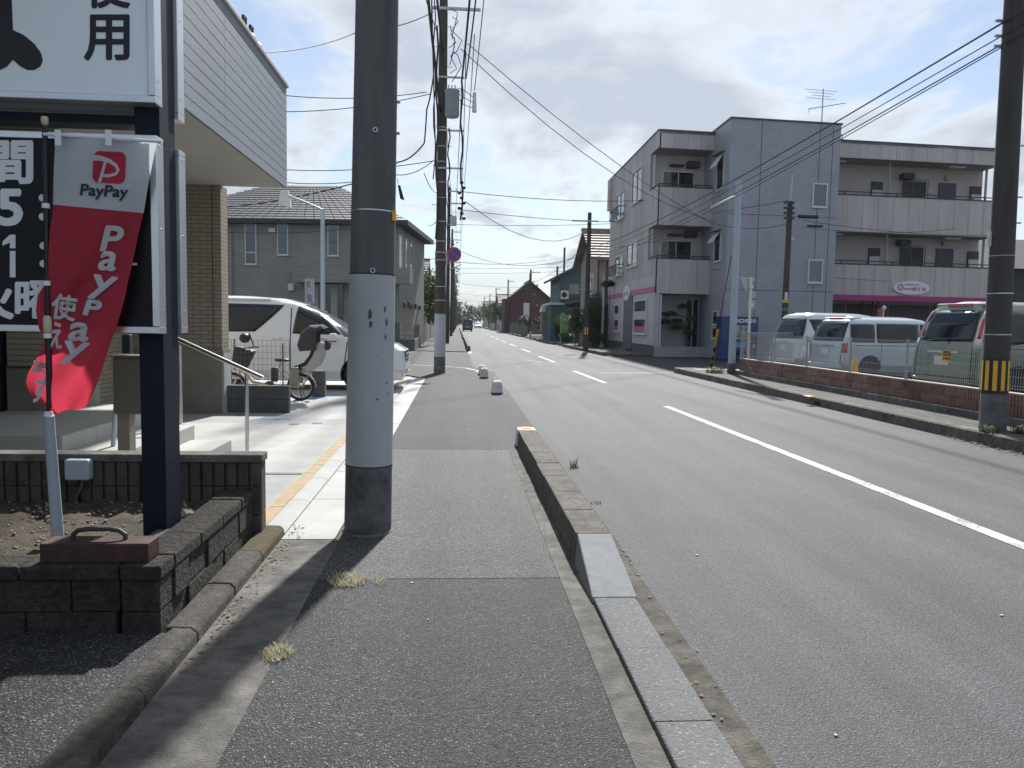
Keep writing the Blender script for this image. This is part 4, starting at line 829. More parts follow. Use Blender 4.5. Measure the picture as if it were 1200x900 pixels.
# ================================================================== BICYCLE (local: x forward)
bk = thing('bicycle', 'beige child carrier bicycle with a hooded rear seat on its stand', 'bicycle')
mat('beige_paint', (.46, .36, .22), .35, .05, 5, coat=.6); mat('hood_cloth', (.055, .05, .06), .85, .2, 8, .3, 60); mat('seat_shell', (.24, .225, .20), .5, .05, 5)
WR = .25
for wx, nm in ((.60, 'f'), (-.60, 'r')):
    w_ = MB(); prof = [(WR-.028+.028*math.cos(a), .022*math.sin(a)) for a in [2*math.pi*k/8 for k in range(8)]]
    w_.lathe([(r_, h_) for r_, h_ in prof], 28, (wx, 0, WR), 'y', closed=True); wo_ = w_.build('wheel', 'rubber', bk, smooth='all')
    rm = MB().lathe([(WR-.05, -.012), (WR-.062, -.008), (WR-.062, .008), (WR-.05, .012)], 28, (wx, 0, WR), 'y', closed=True); rm.build('rim', mat('rim_cream', (.5, .45, .36), .4, .05, 5), wo_)
    sp = MB()
    for k in range(16):
        th = 2*math.pi*k/16; sp.tube([(wx, .02*(-1)**k, WR), (wx+(WR-.055)*math.cos(th), 0, WR+(WR-.055)*math.sin(th))], .0016, 4)
    sp.build('spokes', 'chrome', wo_, kind='stuff')
    MB().lathe([(.03, -.045), (.03, .045)], 12, (wx, 0, WR), 'y').build('hub', 'black_plastic', wo_)
    gd = MB(); pts = [(wx+(WR+.025)*math.cos(a), WR+(WR+.025)*math.sin(a)) for a in [R(d_) for d_ in (range(10, 171, 16) if nm == 'f' else range(20, 191, 16))]]
    for (a, b), (c, d) in zip(pts, pts[1:]): gd.add([(a, -.035, b), (a, .035, b), (c, .035, d), (c, -.035, d)], [(0, 1, 2, 3)])
    gd.build('mudguard', 'beige_paint', wo_)
fr = MB()
for pts, r_ in (([(.42, 0, .70), (.47, 0, .52), (.60, 0, WR)], .018), ([(.44, 0, .58), (.25, 0, .34), (-.05, 0, .27)], .034), ([(-.05, 0, .27), (-.22, 0, .60), (-.25, 0, .68)], .020), ([(-.05, 0, .27), (-.60, .05, WR)], .012), ([(-.05, 0, .27), (-.60, -.05, WR)], .012), ([(-.20, 0, .56), (-.60, .05, WR)], .010), ([(-.20, 0, .56), (-.60, -.05, WR)], .010), ([(-.2, 0, .52), (-.85, .05, .54)], .010), ([(-.2, 0, .52), (-.85, -.05, .54)], .010), ([(-.80, .06, .54), (-.62, .06, WR)], .008), ([(-.80, -.06, .54), (-.62, -.06, WR)], .008)): fr.tube(pts, r_, 10)
fr.build('frame', 'beige_paint', bk, smooth=True)
MB().tube([(.42, 0, .68), (.40, 0, .86), (.44, .10, .92), (.30, .24, .95), (.20, .27, .95)], .012, 8).tube([(.40, 0, .86), (.44, -.10, .92), (.30, -.24, .95), (.20, -.27, .95)], .012, 8).build('handlebar', 'black_plastic', bk, smooth=True)
sd = MB().sphere((-.27, 0, .735), (.14, .09, .035), 14, 8); sd.build('saddle', 'black_plastic', bk, smooth='all')
MB().box(-.20, -.08, -.045, .045, .34, .60).build('battery', 'black_plastic', bk, bevel=.02)
MB().lathe([(.085, -.03), (.085, .03)], 18, (-.05, 0, .27), 'y').tube([(-.05, -.05, .27), (-.12, -.08, .12)], .01, 6).build('crank', 'black_plastic', bk)
MB().hexa([(-.78, -.13, .57), (-.48, -.13, .57), (-.48, .13, .57), (-.78, .13, .57), (-.80, -.15, .70), (-.50, -.14, .64), (-.50, .14, .64), (-.80, .15, .70)]).build('child_seat', 'black_plastic', bk, bevel=.03)
bs = MB().prism([(x_, -.15, z_) for x_, z_ in ((-.62, .60), (-.74, .66), (-.84, .82), (-.92, 1.06), (-1.06, 1.06), (-1.04, .84), (-.96, .66), (-.82, .56))], (0, .30, 0)).build('child_seat_back', mat('seat_pale', (.42, .40, .35), .5, .05, 5), bk, bevel=.02)
MB().prism([(x_, -.11, z_) for x_, z_ in ((-.60, .62), (-.72, .68), (-.82, .83), (-.90, 1.04), (-.86, 1.04), (-.77, .82), (-.68, .70), (-.58, .66))], (0, .22, 0)).build('seat_pad', 'hood_cloth', bk)
MB().hexa([(-.62, -.19, .30), (-.44, -.19, .30), (-.44, -.15, .30), (-.62, -.15, .30), (-.60, -.2, .62), (-.46, -.2, .62), (-.46, -.15, .62), (-.60, -.15, .62)]).build('foot_guard', 'seat_shell', bk, bevel=.02)
MB().hexa([(-.62, .15, .30), (-.44, .15, .30), (-.44, .19, .30), (-.62, .19, .30), (-.60, .15, .62), (-.46, .15, .62), (-.46, .2, .62), (-.60, .2, .62)]).build('foot_guard', 'seat_shell', bk, bevel=.02)
hd = MB(); vs_ = []
for i in range(9):
    a = R(-20+i*17.5)
    for j in range(9):
        b = R(-90+j*22.5); rr_ = .36*(1+.05*(i % 2)); vs_.append((-.92+rr_*math.cos(a)*math.cos(b)*1.0, .24*math.sin(b)*(.85+.15*math.sin(a)), 1.02+rr_*math.sin(a)*(.75+.25*math.cos(b))))
hd.add(vs_, [(i*9+j, i*9+j+1, (i+1)*9+j+1, (i+1)*9+j) for i in range(8) for j in range(8)]); hd.build('hood', 'hood_cloth', bk, smooth=False)
MB().sphere((-1.08, 0, 1.02), (.07, .15, .10), 10, 6).build('hood_pouch', 'hood_cloth', bk, smooth='all')
MB().hexa([(.36, -.13, .56), (.60, -.11, .66), (.60, .11, .66), (.36, .13, .56), (.20, -.15, .90), (.54, -.15, .98), (.54, .15, .98), (.20, .15, .90)]).build('front_child_seat', 'black_plastic', bk, bevel=.04)
MB().sphere((.38, 0, 1.12), (.10, .11, .09), 10, 6).build('front_headrest', 'black_plastic', bk, smooth='all')
MB().tube([(.22, 0, .97), (.30, 0, 1.2)], .012, 6).build('front_seat_post', 'black_plastic', bk)
MB().box(.36, .40, -.165, -.15, .74, .80).build('reflector', mat('red_reflector', (.6, .06, .02), .3, 0), bk)
MB().tube([(-.60, .09, WR), (-.66, .13, .012), (-.50, .13, .012), (-.56, -.13, .012), (-.66, -.13, .012), (-.60, -.09, WR)], .010, 6).build('stand', 'black_plastic', bk)
bk.location = (-3.42, 14.1, .03); bk.rotation_euler = (0, 0, math.pi)
# ================================================================== FOLIAGE HELPERS
def leaves(mb, blobs, n, s, flat=.0):
    tot = sum(b[1][0]*b[1][1]*b[1][2] for b in blobs)
    for (c, r) in blobs:
        k = max(4, int(n*r[0]*r[1]*r[2]/tot))
        for _ in range(k):
            while True:
                v = Vector((rnd(-1, 1), rnd(-1, 1), rnd(-1, 1)))
                if .25 < v.length < 1: break
            v = v*(.55+.45*random.random())/max(.3, v.length**.5)
            p = Vector(c)+Vector((v.x*r[0], v.y*r[1], v.z*r[2])); a = Vector((rnd(-1, 1), rnd(-1, 1), rnd(-.6, .6))).normalized(); b = a.cross(Vector((rnd(-1, 1), rnd(-1, 1), rnd(-1, 1)))).normalized(); q = s*rnd(.6, 1.4)
            mb.add([p-a*q, p+b*q*.45, p+a*q, p-b*q*.45], [(0, 1, 2, 3)])
    return mb
def tree(name, label, base, h, blobs, n, s, m, group=None, tr=.09, cat='tree'):
    t = thing(name, label, cat, base, group); B = Vector(base)
    tops = [Vector(c) for c, r in blobs]; cx_ = sum(tops, Vector())/len(tops)
    tk = MB().tube([B, lerp(B, cx_, .5)+Vector((rnd(-.1, .1), 0, 0)), cx_], [tr, tr*.7, tr*.35], 8)
    for p in tops: tk.tube([lerp(B, cx_, .45), lerp(lerp(B, cx_, .6), p, .6), p], [tr*.5, tr*.3, tr*.1], 6)
    tk.build('trunk', 'bark', t, smooth=True); leaves(MB(), blobs, n, s).build('crown', m, t, fix=False); return t
def tuft(c, r, n, h, m, label, group=None, cat='weeds', name='weed_tuft'):
    mb = MB(); c = Vector(c)
    for _ in range(n):
        a = rnd(0, 6.28); d = r*math.sqrt(random.random()); p = c+Vector((d*math.cos(a), d*math.sin(a), 0)); b = rnd(0, 6.28); hh = h*rnd(.4, 1.1); w = hh*.035+.0012; o = Vector((math.cos(b), math.sin(b), 0)); sd_ = Vector((-o.y, o.x, 0))*w
        mb.add([p-sd_, p+sd_, p+o*hh*.35+Vector((0, 0, hh*.62))+sd_*.6, p+o*hh*.35+Vector((0, 0, hh*.62))-sd_*.6, p+o*hh*.8+Vector((0, 0, hh*.85))], [(0, 1, 2, 3), (3, 2, 4)])
    return mb.build(name, m, label=label, cat=cat, group=group, fix=False)
tuft(G(408, 682)+Vector((0, 0, .003)), .11, 330, .042, 'leaf_dry', 'dry straw coloured grass tuft at the foot of the sidewalk joint')
tuft(G(445, 683)+Vector((0, 0, .003)), .05, 60, .03, 'leaf_dry', 'small flat dry grass patch right of the straw tuft')
tuft(G(325, 768)+Vector((0, 0, .003)), .075, 200, .042, 'leaf_dry', 'pale dry grass tuft growing at the gutter edge')
tuft(G(672, 548), .06, 22, .13, mat('leaf_olive', (.10, .11, .045), .7, .3, 9, trans=.2), 'thin green weeds growing on the road side of the tall kerb')
tuft(G(698, 590), .05, 30, .035, 'leaf_olive', 'tiny green weeds at the foot of the tall kerb')
tuft((7.05, 9.62, .165), .12, 200, .12, 'leaf_mid', 'green weeds growing at the street side foot of the striped pole')
tuft((7.42, 9.55, .165), .10, 150, .13, 'leaf_mid', 'green weeds growing on the sidewalk right of the striped pole')
tuft((7.4, 21.6, .165), .25, 160, .22, 'leaf_mid', 'tall thin weeds on the raised sidewalk near the pale lamp pole')
mat('leaf_litter', (.16, .11, .06), .9, .5, 30)
lt = MB()
for k in range(90):
    x = rnd(.97, 1.13); yy = rnd(4.6, 5.6) if k < 45 else rnd(2.5, 9); a = rnd(0, 6.3); s = rnd(.006, .016); lt.add([(x+s*math.cos(a+q), yy+s*math.sin(a+q), .009+rnd(0, .006)) for q in (0, 1.3, 3.1, 4.5)], [(0, 1, 2, 3)])
for k in range(160):
    x = -1.165+abs(random.gauss(0, .05)); yy = rnd(3.2, 5.6); a = rnd(0, 6.3); s = rnd(.004, .013); lt.add([(x+s*math.cos(a+q), yy+s*math.sin(a+q), .009+rnd(0, .006)) for q in (0, 1.3, 3.1, 4.5)], [(0, 1, 2, 3)])
for k in range(90):
    x = 6.93-abs(random.gauss(0, .05)); yy = rnd(8.6, 10.4); a = rnd(0, 6.3); s = rnd(.008, .025); lt.add([(x+s*math.cos(a+q), yy+s*math.sin(a+q), .006+rnd(0, .02)) for q in (0, 1.3, 3.1, 4.5)], [(0, 1, 2, 3)])
lt.build('debris', 'leaf_litter', kind='stuff', label='dry leaf crumbs and grit gathered along the kerbs', cat='debris', fix=False)
# ================================================================== GREY HOUSE ON THE LEFT
def window(parent, F, a0, a1, z0, z1, b=-.0, fr='frame_white', gl='glass_blue', depth=.05, fw=.05, split=0, vs=0):
    w = MB()
    for (p, q, r_, s) in ((a0, a1, z0, z0+fw), (a0, a1, z1-fw, z1), (a0, a0+fw, z0+fw, z1-fw), (a1-fw, a1, z0+fw, z1-fw)): w.fbox(F, p, q, b-depth, b+.02, r_, s)
    for k in range(1, split+1): m_ = lerp(a0, a1, k/(split+1)); w.fbox(F, m_-fw*.4, m_+fw*.4, b-depth*.8, b+.02, z0+fw, z1-fw)
    if vs: w.fbox(F, a0+fw, a1-fw, b-depth*.8, b+.02, vs-fw*.5, vs+fw*.5)
    o = w.build('window', fr, parent); MB().fbox(F, a0+fw*.8, a1-fw*.8, b-depth*.35, b+.015, z0+fw*.8, z1-fw*.8).build('pane', gl, o)
    MB().fbox(F, a0-.03, a1+.03, b-depth-.03, b-.001, z0-.04, z0-.002).build('sill', fr, o); return o
HA = R(-6); hu = (math.cos(HA), math.sin(HA)); hv = (-math.sin(HA), math.cos(HA))
hc = at(468, 262, 40.5); H0 = (hc.x-.05, hc.y+.45); HF = frame(H0, hu, hv); EZ = 6.45
mat('pipe_dull', (.12, .12, .115), .6, .1, 4)
hs = thing('house', 'grey tiled two storey house with a dark hipped tile roof', 'house', (H0[0]-5, H0[1]+4, 0))
brickm('house_tile_x', (.29, .28, .255), (.32, .31, .28), (.20, .195, .18), .5, .12, 'x', .010, .5, .7, .15); brickm('house_tile_y', (.29, .28, .255), (.32, .31, .28), (.20, .195, .18), .5, .12, 'y', .010, .5, .7, .15)
MB().fbox(HF, -13, 0, .03, 8.8, -.05, EZ).build('wall', 'house_tile_x', hs)
MB().fbox(HF, -.005, .025, .035, 8.8, -.05, EZ).build('wall', 'house_tile_y', hs)
MB().fbox(HF, -13.5, .55, -.55, 9.4, EZ, EZ+.18).build('eave', 'frame_dark', hs)
mat('roof_tile', (.085, .085, .092), .55, .25, 9, .3, 40); rz = EZ+.18; RH = 2.55
rf = MB().add([HF(-13.5, -.55, rz), HF(.55, -.55, rz), HF(.55, 9.4, rz), HF(-13.5, 9.4, rz), HF(-8.5, 4.4, rz+RH), HF(-4.4, 4.4, rz+RH)], [(0, 1, 5, 4), (1, 2, 5), (2, 3, 4, 5), (3, 0, 4)]).build('roof', mat('roof_under', (.05, .05, .055), .7, .2, 6), hs)
tl = MB(); nr = 15
for i in range(nr):
    t0, t1 = i/nr, (i+1)/nr+.012; up = .05
    e0, e1 = (lerp(-13.5, -8.5, t0), lerp(.55, -4.4, t0)), (lerp(-13.5, -8.5, t1), lerp(.55, -4.4, t1)); b0, b1 = lerp(-.55, 4.4, t0), lerp(-.55, 4.4, t1); z0_, z1_ = rz+RH*t0, rz+RH*t1
    n_ = 26
    for k in range(n_):
        a, b = lerp(e0[0], e0[1], k/n_)+.02, lerp(e0[0], e0[1], (k+1)/n_)-.02; c, d = lerp(e1[0], e1[1], k/n_)+.02, lerp(e1[0], e1[1], (k+1)/n_)-.02
        tl.hexa([HF(a, b0, z0_+.01), HF(b, b0, z0_+.01), HF(d, b1, z1_+.0), HF(c, b1, z1_+.0), HF(a, b0, z0_+up+.02), HF(b, b0, z0_+up+.02), HF(d, b1, z1_+.03), HF(c, b1, z1_+.03)])
    f0, f1 = (lerp(-.55, 4.4, t0), lerp(9.4, 4.4, t0)), (lerp(-.55, 4.4, t1), lerp(9.4, 4.4, t1)); a0_, a1_ = lerp(.55, -4.4, t0), lerp(.55, -4.4, t1)
    tl.hexa([HF(a0_, f0[0], z0_+.01), HF(a0_, f0[1], z0_+.01), HF(a1_, f1[1], z1_), HF(a1_, f1[0], z1_), HF(a0_, f0[0], z0_+up+.02), HF(a0_, f0[1], z0_+up+.02), HF(a1_, f1[1], z1_+.03), HF(a1_, f1[0], z1_+.03)])
tl.build('roof_tiles', 'roof_tile', rf, kind='stuff')
def hw_(px0, px1, py0, py1, **k):
    a0, z1 = onp(px0, py0, H0, hu); a1, z0 = onp(px1, py1, H0, hu); return window(hs, HF, a0, a1, z0, z1, 0.0, **k)
hw_(287, 301, 262, 310, vs=onp(290, 296, H0, hu)[1]); hw_(325, 338, 263, 299); hw_(384, 397, 264, 300)
a, z = onp(262, 300, H0, hu); window(hs, HF, a-.9, a+.05, 4.6, 6.1)
S0 = HF(.025, 0, 0); SF = frame((S0.x, S0.y), hv, (-hu[0], -hu[1]))    # street side: along hv, outward is -b
for px0, px1 in ((468, 471), (474.5, 477.5), (480, 483)):
    a0, _ = onp(px0, 290, (S0.x, S0.y), hv); a1, _ = onp(px1, 290, (S0.x, S0.y), hv)
    window(hs, SF, a0, a1, 4.0, 6.0, 0.0)
for aa, zz_ in ((1.2, 2.2), (2.6, 2.3), (3.4, 2.2), (5.0, 2.25), (6.5, 2.2)): MB().fbox(SF, aa, aa+.3, -.14, .0, zz_, zz_+.3).build('vent_hood', 'pipe_dull', hs, bevel=.03)
dp_ = MB(); a, z = onp(271, 300, H0, hu); dp_.tube([HF(a, -.08, .0), HF(a, -.08, EZ-.3), HF(a-.2, -.4, EZ)], .06, 8); dp_.build('drainpipe', mat('pipe_grey', (.30, .30, .29), .5, .1, 4), hs, smooth=True)
a0, _ = onp(350, 320, H0, hu); a1, _ = onp(413, 320, H0, hu); _, zt_ = onp(380, 314, H0, hu); _, zb_ = onp(380, 332, H0, hu)
MB().fbox(HF, a0, a1+3.2, -1.0, -.0, zb_, zt_).build('porch_canopy', 'house_tile_x', hs)
d0, _ = onp(366, 350, H0, hu); d1, _ = onp(402, 350, H0, hu)
dd = MB().fbox(HF, d0, d1, -.05, .0, .1, zb_).build('door', 'glass_dark', hs)
for aa in (d0, lerp(d0, d1, .62)): MB().fbox(HF, aa, aa+.35, -.09, -.04, .1, zb_-.05).build('door_panel', mat('panel_pale', (.32, .33, .31), .5, .1, 4), dd)
for k in range(3): MB().fbox(HF, lerp(d0, d1, .34), lerp(d0, d1, .50), -.08, -.045, 1.2+.35*k, 1.26+.35*k).build('door_handle', 'alu', dd)
a, z = onp(342, 336, H0, hu); MB().fbox(HF, a-.15, a+.15, -.2, 0, z-.2, z+.15).build('vent', 'frame_white', hs)
a, z = onp(319, 270, H0, hu); MB().fbox(HF, a-.15, a+.2, -.15, 0, z-.1, z+.1).build('vent', 'frame_white', hs)
MB().fbox(HF, -13, -11.9, -.06, 0, 2.2, 3.5).build('window', 'glass_dark', hs)
# AC and roof box behind the house
ac = HF(.9, 9.6, 0); MB().box(ac.x-.3, ac.x+.5, ac.y, ac.y+.4, 5.2, 6.1).build('air_conditioner', 'frame_white', hs, bevel=.03)
# wall and mesh fence by the house
cw = thing('boundary_wall', 'grey block garden wall with wire mesh on top beside the grey house', 'wall', (-2.6, 39.6, 0))
mat('grey_block', (.16, .155, .145), .9, .2, 6, .3, 50, dirt=.3)
p0 = G(484, 411); 
for r_ in range(3):
    for k in range(4): MB().box(-3.9+.4*k+.005, -3.9+.4*(k+1)-.005, 39.5, 39.65, .2*r_, .2*(r_+1)-.008).build('block', 'grey_block', cw)
    for k in range(10): MB().box(-2.3, -2.15, 39.5+.6*k+.005, 39.5+.6*(k+1)-.005, .2*r_, .2*(r_+1)-.008).build('block', 'grey_block', cw)
MB().box(-3.55, -2.9, 39.3, 39.48, .0, 1.45).build('pier', 'grey_block', cw)
mb = MB()
for k in range(30): mb.box(-3.9+.055*k, -3.895+.055*k, 39.56, 39.57, .6, 1.35)
for k in range(90): mb.box(-2.23, -2.225, 39.6+.066*k, 39.605+.066*k, .6, 1.3)
mb.build('mesh_wires', 'wire_grey', cw, kind='stuff')
for z in (.75, 1.05, 1.34): MB().box(-3.9, -2.25, 39.57, 39.585, z, z+.02).build('mesh_rail', 'wire_grey', cw)
shd = thing('shed', 'small grey storage shed beneath the tree beside the grey house', 'shed', (-2.2, 58, 0)); MB().box(-4.6, -2.35, 56, 59, 0, 2.0).build('shed_wall', mat('shed_grey', (.20, .22, .24), .6, .1, 3), shd); MB().box(-4.75, -2.2, 55.9, 59.1, 2.0, 2.1).build('shed_roof', 'frame_dark', shd)
tree('tree', 'dense green broadleaf tree rising behind the grey house', (-2.6, 62, 0), 6, [((-2.5, 62, 4.4), (1.3, 1.3, 1.5)), ((-2.2, 62.5, 3.0), (1.4, 1.3, 1.2)), ((-3.4, 63, 4.0), (1.3, 1.2, 1.3)), ((-1.9, 61.5, 2.0), (.9, 1, .9))], 5200, .10, 'leaf_mid')
# ================================================================== STREET LAMP (left) and small signs
sl_ = at(378, 245, 26.0); lp_ = thing('street_lamp', 'pale grey arm street lamp standing behind the white minivan', 'street lamp', (sl_.x, 26, 0))
mat('lamp_grey', (.40, .46, .50), .45, .06, 4, metal=.3)
MB().tube([(sl_.x, 26, 0), (sl_.x, 26, 1.5), (sl_.x, 26, sl_.z)], [.085, .075, .065], 14).build('pole', 'lamp_grey', lp_, smooth=True)
e_ = at(337, 229, 26.0); MB().tube([(sl_.x+.05, 26, sl_.z-.05), lerp(Vector((sl_.x, 26, sl_.z)), e_, .45), e_], .04, 10).build('arm', 'lamp_grey', lp_, smooth=True)
MB().hexa([e_+Vector((-.28, -.1, -.30)), e_+Vector((.12, -.1, -.42)), e_+Vector((.12, .1, -.42)), e_+Vector((-.28, .1, -.30)), e_+Vector((-.22, -.1, .12)), e_+Vector((.04, -.1, .14)), e_+Vector((.04, .1, .14)), e_+Vector((-.22, .1, .12))]).build('lamp_head', 'frame_white', lp_, bevel=.02)
s_ = at(363, 330, 27.5); sp_ = thing('street_sign', 'small faded board on a thin post beside the grey street lamp', 'sign', (s_.x, 27.5, 0))
MB().tube([(s_.x, 27.5, 0), (s_.x, 27.5, s_.z)], .03, 8).build('post', 'galv', sp_, smooth=True)
MB().box(s_.x-.16, s_.x+.16, 27.45, 27.48, s_.z-.75, s_.z+.1).build('board', mat('board_pale', (.36, .35, .35), .6, .2, 6), sp_); MB().box(s_.x-.08, s_.x+.08, 27.445, 27.45, s_.z-.70, s_.z-.45).build('blue_panel', mat('dull_blue', (.12, .2, .33), .6, .2, 6), sp_)
MB().box(s_.x-.10, s_.x+.02, 27.445, 27.45, s_.z-.2, s_.z+.02).build('red_panel', mat('dull_red', (.28, .17, .15), .6, .2, 6), sp_)
# ================================================================== UTILITY POLES
def upole(label, base, top, r0, r1, m='pole_dark', bands=(), group=None, name='utility_pole'):
    t = thing(name, label, 'utility pole', base, group); B, T = Vector(base), Vector(top)
    MB().tube([B, lerp(B, T, .3), lerp(B, T, .65), T], [r0, lerp(r0, r1, .3), lerp(r0, r1, .65), r1], 24 if r0 > .1 else 12).build('shaft', m, t, smooth=True)
    for z0, z1, mm, ex in bands:
        f0, f1 = (z0-B.z)/(T.z-B.z), (z1-B.z)/(T.z-B.z)
        MB().tube([lerp(B, T, f0), lerp(B, T, f1)], [lerp(r0, r1, f0)+ex, lerp(r0, r1, f1)+ex], 24).build('band' if z1-z0 < .1 else 'sheet_sleeve', mm, t, smooth=True)
    return t, B, T
B1 = G(431, 622); d_ = at(442, 0, B1.y)-B1; T1 = B1+d_*(9.0/d_.z)
def zof(py, Y): return at(434, py, Y).z
z_mid, z_low = zof(322, 5.46), zof(543, 5.46)
p1, B, T = upole('thick grey concrete utility pole standing on the sidewalk with a pale sleeve', B1, T1, .165, .115, 'pole_concrete', [(.0, z_low, 'pole_base', .002), (z_low, z_mid, 'pole_sheet', .0045), (zof(249, 5.46)-.003, zof(249, 5.46)+.004, 'alu', .0035), (z_low-.004, z_low+.003, 'gap', .006), (z_mid-.004, z_mid+.004, 'gap', .006)])
def onpole(B, T, r0, r1, z, ang, ex=0):
    f = (z-B.z)/(T.z-B.z); p = lerp(B, T, f); r = lerp(r0, r1, f)+ex; return p+Vector((r*math.sin(ang), -r*math.cos(ang), 0))
ang0 = math.atan2(-B1.x, B1.y)
for px, py, nm in ((434, 317, 'bolt_ring'), (437, 152, 'step_hook')):
    p = onpole(B, T, .165, .115, zof(py, 5.3), ang0+.02, .003)
    MB().lathe([(.018, -.012), (.018, .004), (.010, .004), (.010, -.012)], 14, p, 'y', closed=True).build(nm, 'galv', p1, smooth=True)
p = onpole(B, T, .165, .115, zof(250, 5.3), ang0+1.15, .003); MB().box(p.x-.012, p.x+.012, p.y-.03, p.y+.02, p.z-.035, p.z+.035).build('yellow_tag', 'yellow', p1)
for py in (110, 148): p = onpole(B, T, .165, .115, zof(py, 5.3), ang0+1.5); MB().tube([p, p+Vector((.02, 0, 0))], .012, 8).build('side_bolt', 'galv', p1)
# stains left by removed stickers
def polespot(px, py, w, h):
    ang = ang0+math.asin(max(-.95, min(.95, (px-434)/27))); mb = MB(); n = 9; c = onpole(B, T, .165, .115, zof(py, 5.3), ang, .0058); pts = []
    for k in range(n):
        a = 2*math.pi*k/n; u, v = w*math.cos(a)*rnd(.6, 1.2), h*math.sin(a)*rnd(.7, 1.1); pts.append(onpole(B, T, .165, .115, c.z+v, ang+u/.16, .0062))
    mb.add(pts, [tuple(range(n))]); mb.build('stain', mat('sticker_stain', (.09, .095, .10), .8, .3, 40), p1, fix=False)
for a in ((432, 368, .016, .045), (433, 380, .012, .03), (449, 362, .010, .025), (451, 378, .012, .03), (450, 395, .008, .02), (442, 468, .008, .012), (452, 449, .010, .008), (454, 462, .010, .007), (441, 418, .004, .005)): polespot(*a)
MB().lathe([(.182, .0), (.178, .008), (.166, .012)], 24, (B1.x, B1.y, .002)).build('mortar_collar', 'kerb_grey', p1)
# pole 2 with transformer
B2 = G(515, 437.5); d_ = at(520, 0, B2.y)-B2; T2 = B2+d_*(11.6/d_.z)
za = lambda py: at(517, py, B2.y).z
p2, B, T = upole('dark utility pole carrying a grey transformer and a no parking sign', B2, T2, .165, .11, 'pole_dark', [(0, za(418), 'pole_base', .004), (za(418), za(368), 'pole_sheet', .005)]+[(za(py)-.01, za(py)+.01, 'galv', .008) for py in (352, 336, 305, 296, 283, 260, 232, 214, 190, 172, 150)])
for k in range(14): zz_ = 3.2+.55*k; p = onpole(B, T, .165, .11, zz_, 1.57*(-1)**k); MB().tube([p, p+Vector((.13*(-1)**k, 0, .0))], .010, 6).build('step_bolt', 'galv', p2)
tz0, tz1 = za(140), za(107); tx = at(529, 120, B2.y).x
trf = MB().lathe([(.02, tz0), (.19, tz0+.02), (.205, tz0+.06), (.205, tz1-.08), (.215, tz1-.07), (.215, tz1-.03), (.05, tz1)], 20, (tx+.02, B2.y-.22, 0)).build('transformer', mat('transformer_grey', (.22, .26, .28), .5, .1, 4), p2, smooth=True)
for k in range(3): MB().tube([(tx-.08+.09*k, B2.y-.22, tz1-.03), (tx-.08+.09*k, B2.y-.22, tz1+.12)], .02, 8).build('bushing', 'frame_white', trf)
def arm(z, x0, x1, yo=0.0, r=.035): return MB().box(B2.x+x0, B2.x+x1, B2.y-.18+yo, B2.y-.11+yo, z-r, z+r).build('crossarm', 'galv', p2)
arm(za(12), -.3, 1.05); arm(za(92), -.1, .62, 0, .02); arm(za(154), -.1, .62, 0, .02); arm(za(198), -.1, .6, 0, .02)
cu = at(556, 118, B2.y); MB().tube([cu+Vector((0, 0, .22)), cu+Vector((0, 0, -.32))], [.05, .07], 10).build('cutout_fuse', 'frame_white', p2, smooth=True)
for k in range(3): MB().tube([(tx+.15, B2.y-.2, tz1+.05-.12*k), (tx+.35, B2.y-.2, tz1+.0-.2*k), cu+Vector((-.05, 0, .1-.15*k))], .010, 6).build('jumper_wire', 'cable_black', p2, smooth=True)
lp = MB()
for k in range(6): 
    q = [at(528+rnd(-2, 14)*math.sin(a*1.0)+rnd(-2, 3), 28+k*10+18*math.cos(a), B2.y-.2) for a in (0, .8, 1.6, 2.4, 3.1)]; lp.tube(q, .012, 5)
lp.build('cable_loops', 'cable_black', p2, smooth=True, kind='stuff')
for px, py0, py1, r_ in ((526, 150, 255, .022), (541, 95, 258, .03), (512, 30, 280, .03), (509, 0, 210, .018)):
    pts = [at(px+1.5*math.sin(k*1.7), lerp(py0, py1, k/10), B2.y-.2) for k in range(11)]; MB().tube(pts, r_, 6).build('riser_cable', 'cable_black', p2, smooth=True)
for k in range(8): q = at(541+3*math.sin(k*2.1), 214+6*k, B2.y-.2); MB().sphere(q, (.06, .05, .05), 6, 4).build('connector', 'black_plastic', p2)
sgp = at(532, 298, B2.y-.25); r_ = .21
ns = thing('traffic_sign', 'round blue no parking sign with red rim and slash on the dark utility pole', 'sign', (sgp.x, sgp.y, sgp.z))
mat('sign_red', (.50, .03, .04), .45, .05, 5); mat('sign_blue', (.03, .07, .32), .45, .05, 5)
MB().lathe([(r_, -.004), (r_, .012), (r_-.02, .014)], 32, (sgp.x, sgp.y+.004, sgp.z), 'y').build('rim', 'sign_red', ns)
MB().lathe([(r_*.78, -.003), (r_*.78, .004)], 32, (sgp.x, sgp.y-.0035, sgp.z), 'y').build('face', 'sign_blue', ns)
dq = Vector((.707, 0, -.707)); dn = Vector((.707, 0, .707))*.028; c0 = Vector((sgp.x, sgp.y-.009, sgp.z))
MB().prism([c0-dq*r_*.8-dn, c0+dq*r_*.8-dn, c0+dq*r_*.8+dn, c0-dq*r_*.8+dn], (0, .003, 0)).build('slash', 'sign_red', ns)
MB().box(B2.x+.14, sgp.x-.0, sgp.y+.014, sgp.y+.04, sgp.z-.03, sgp.z+.03).build('bracket', 'galv', ns)
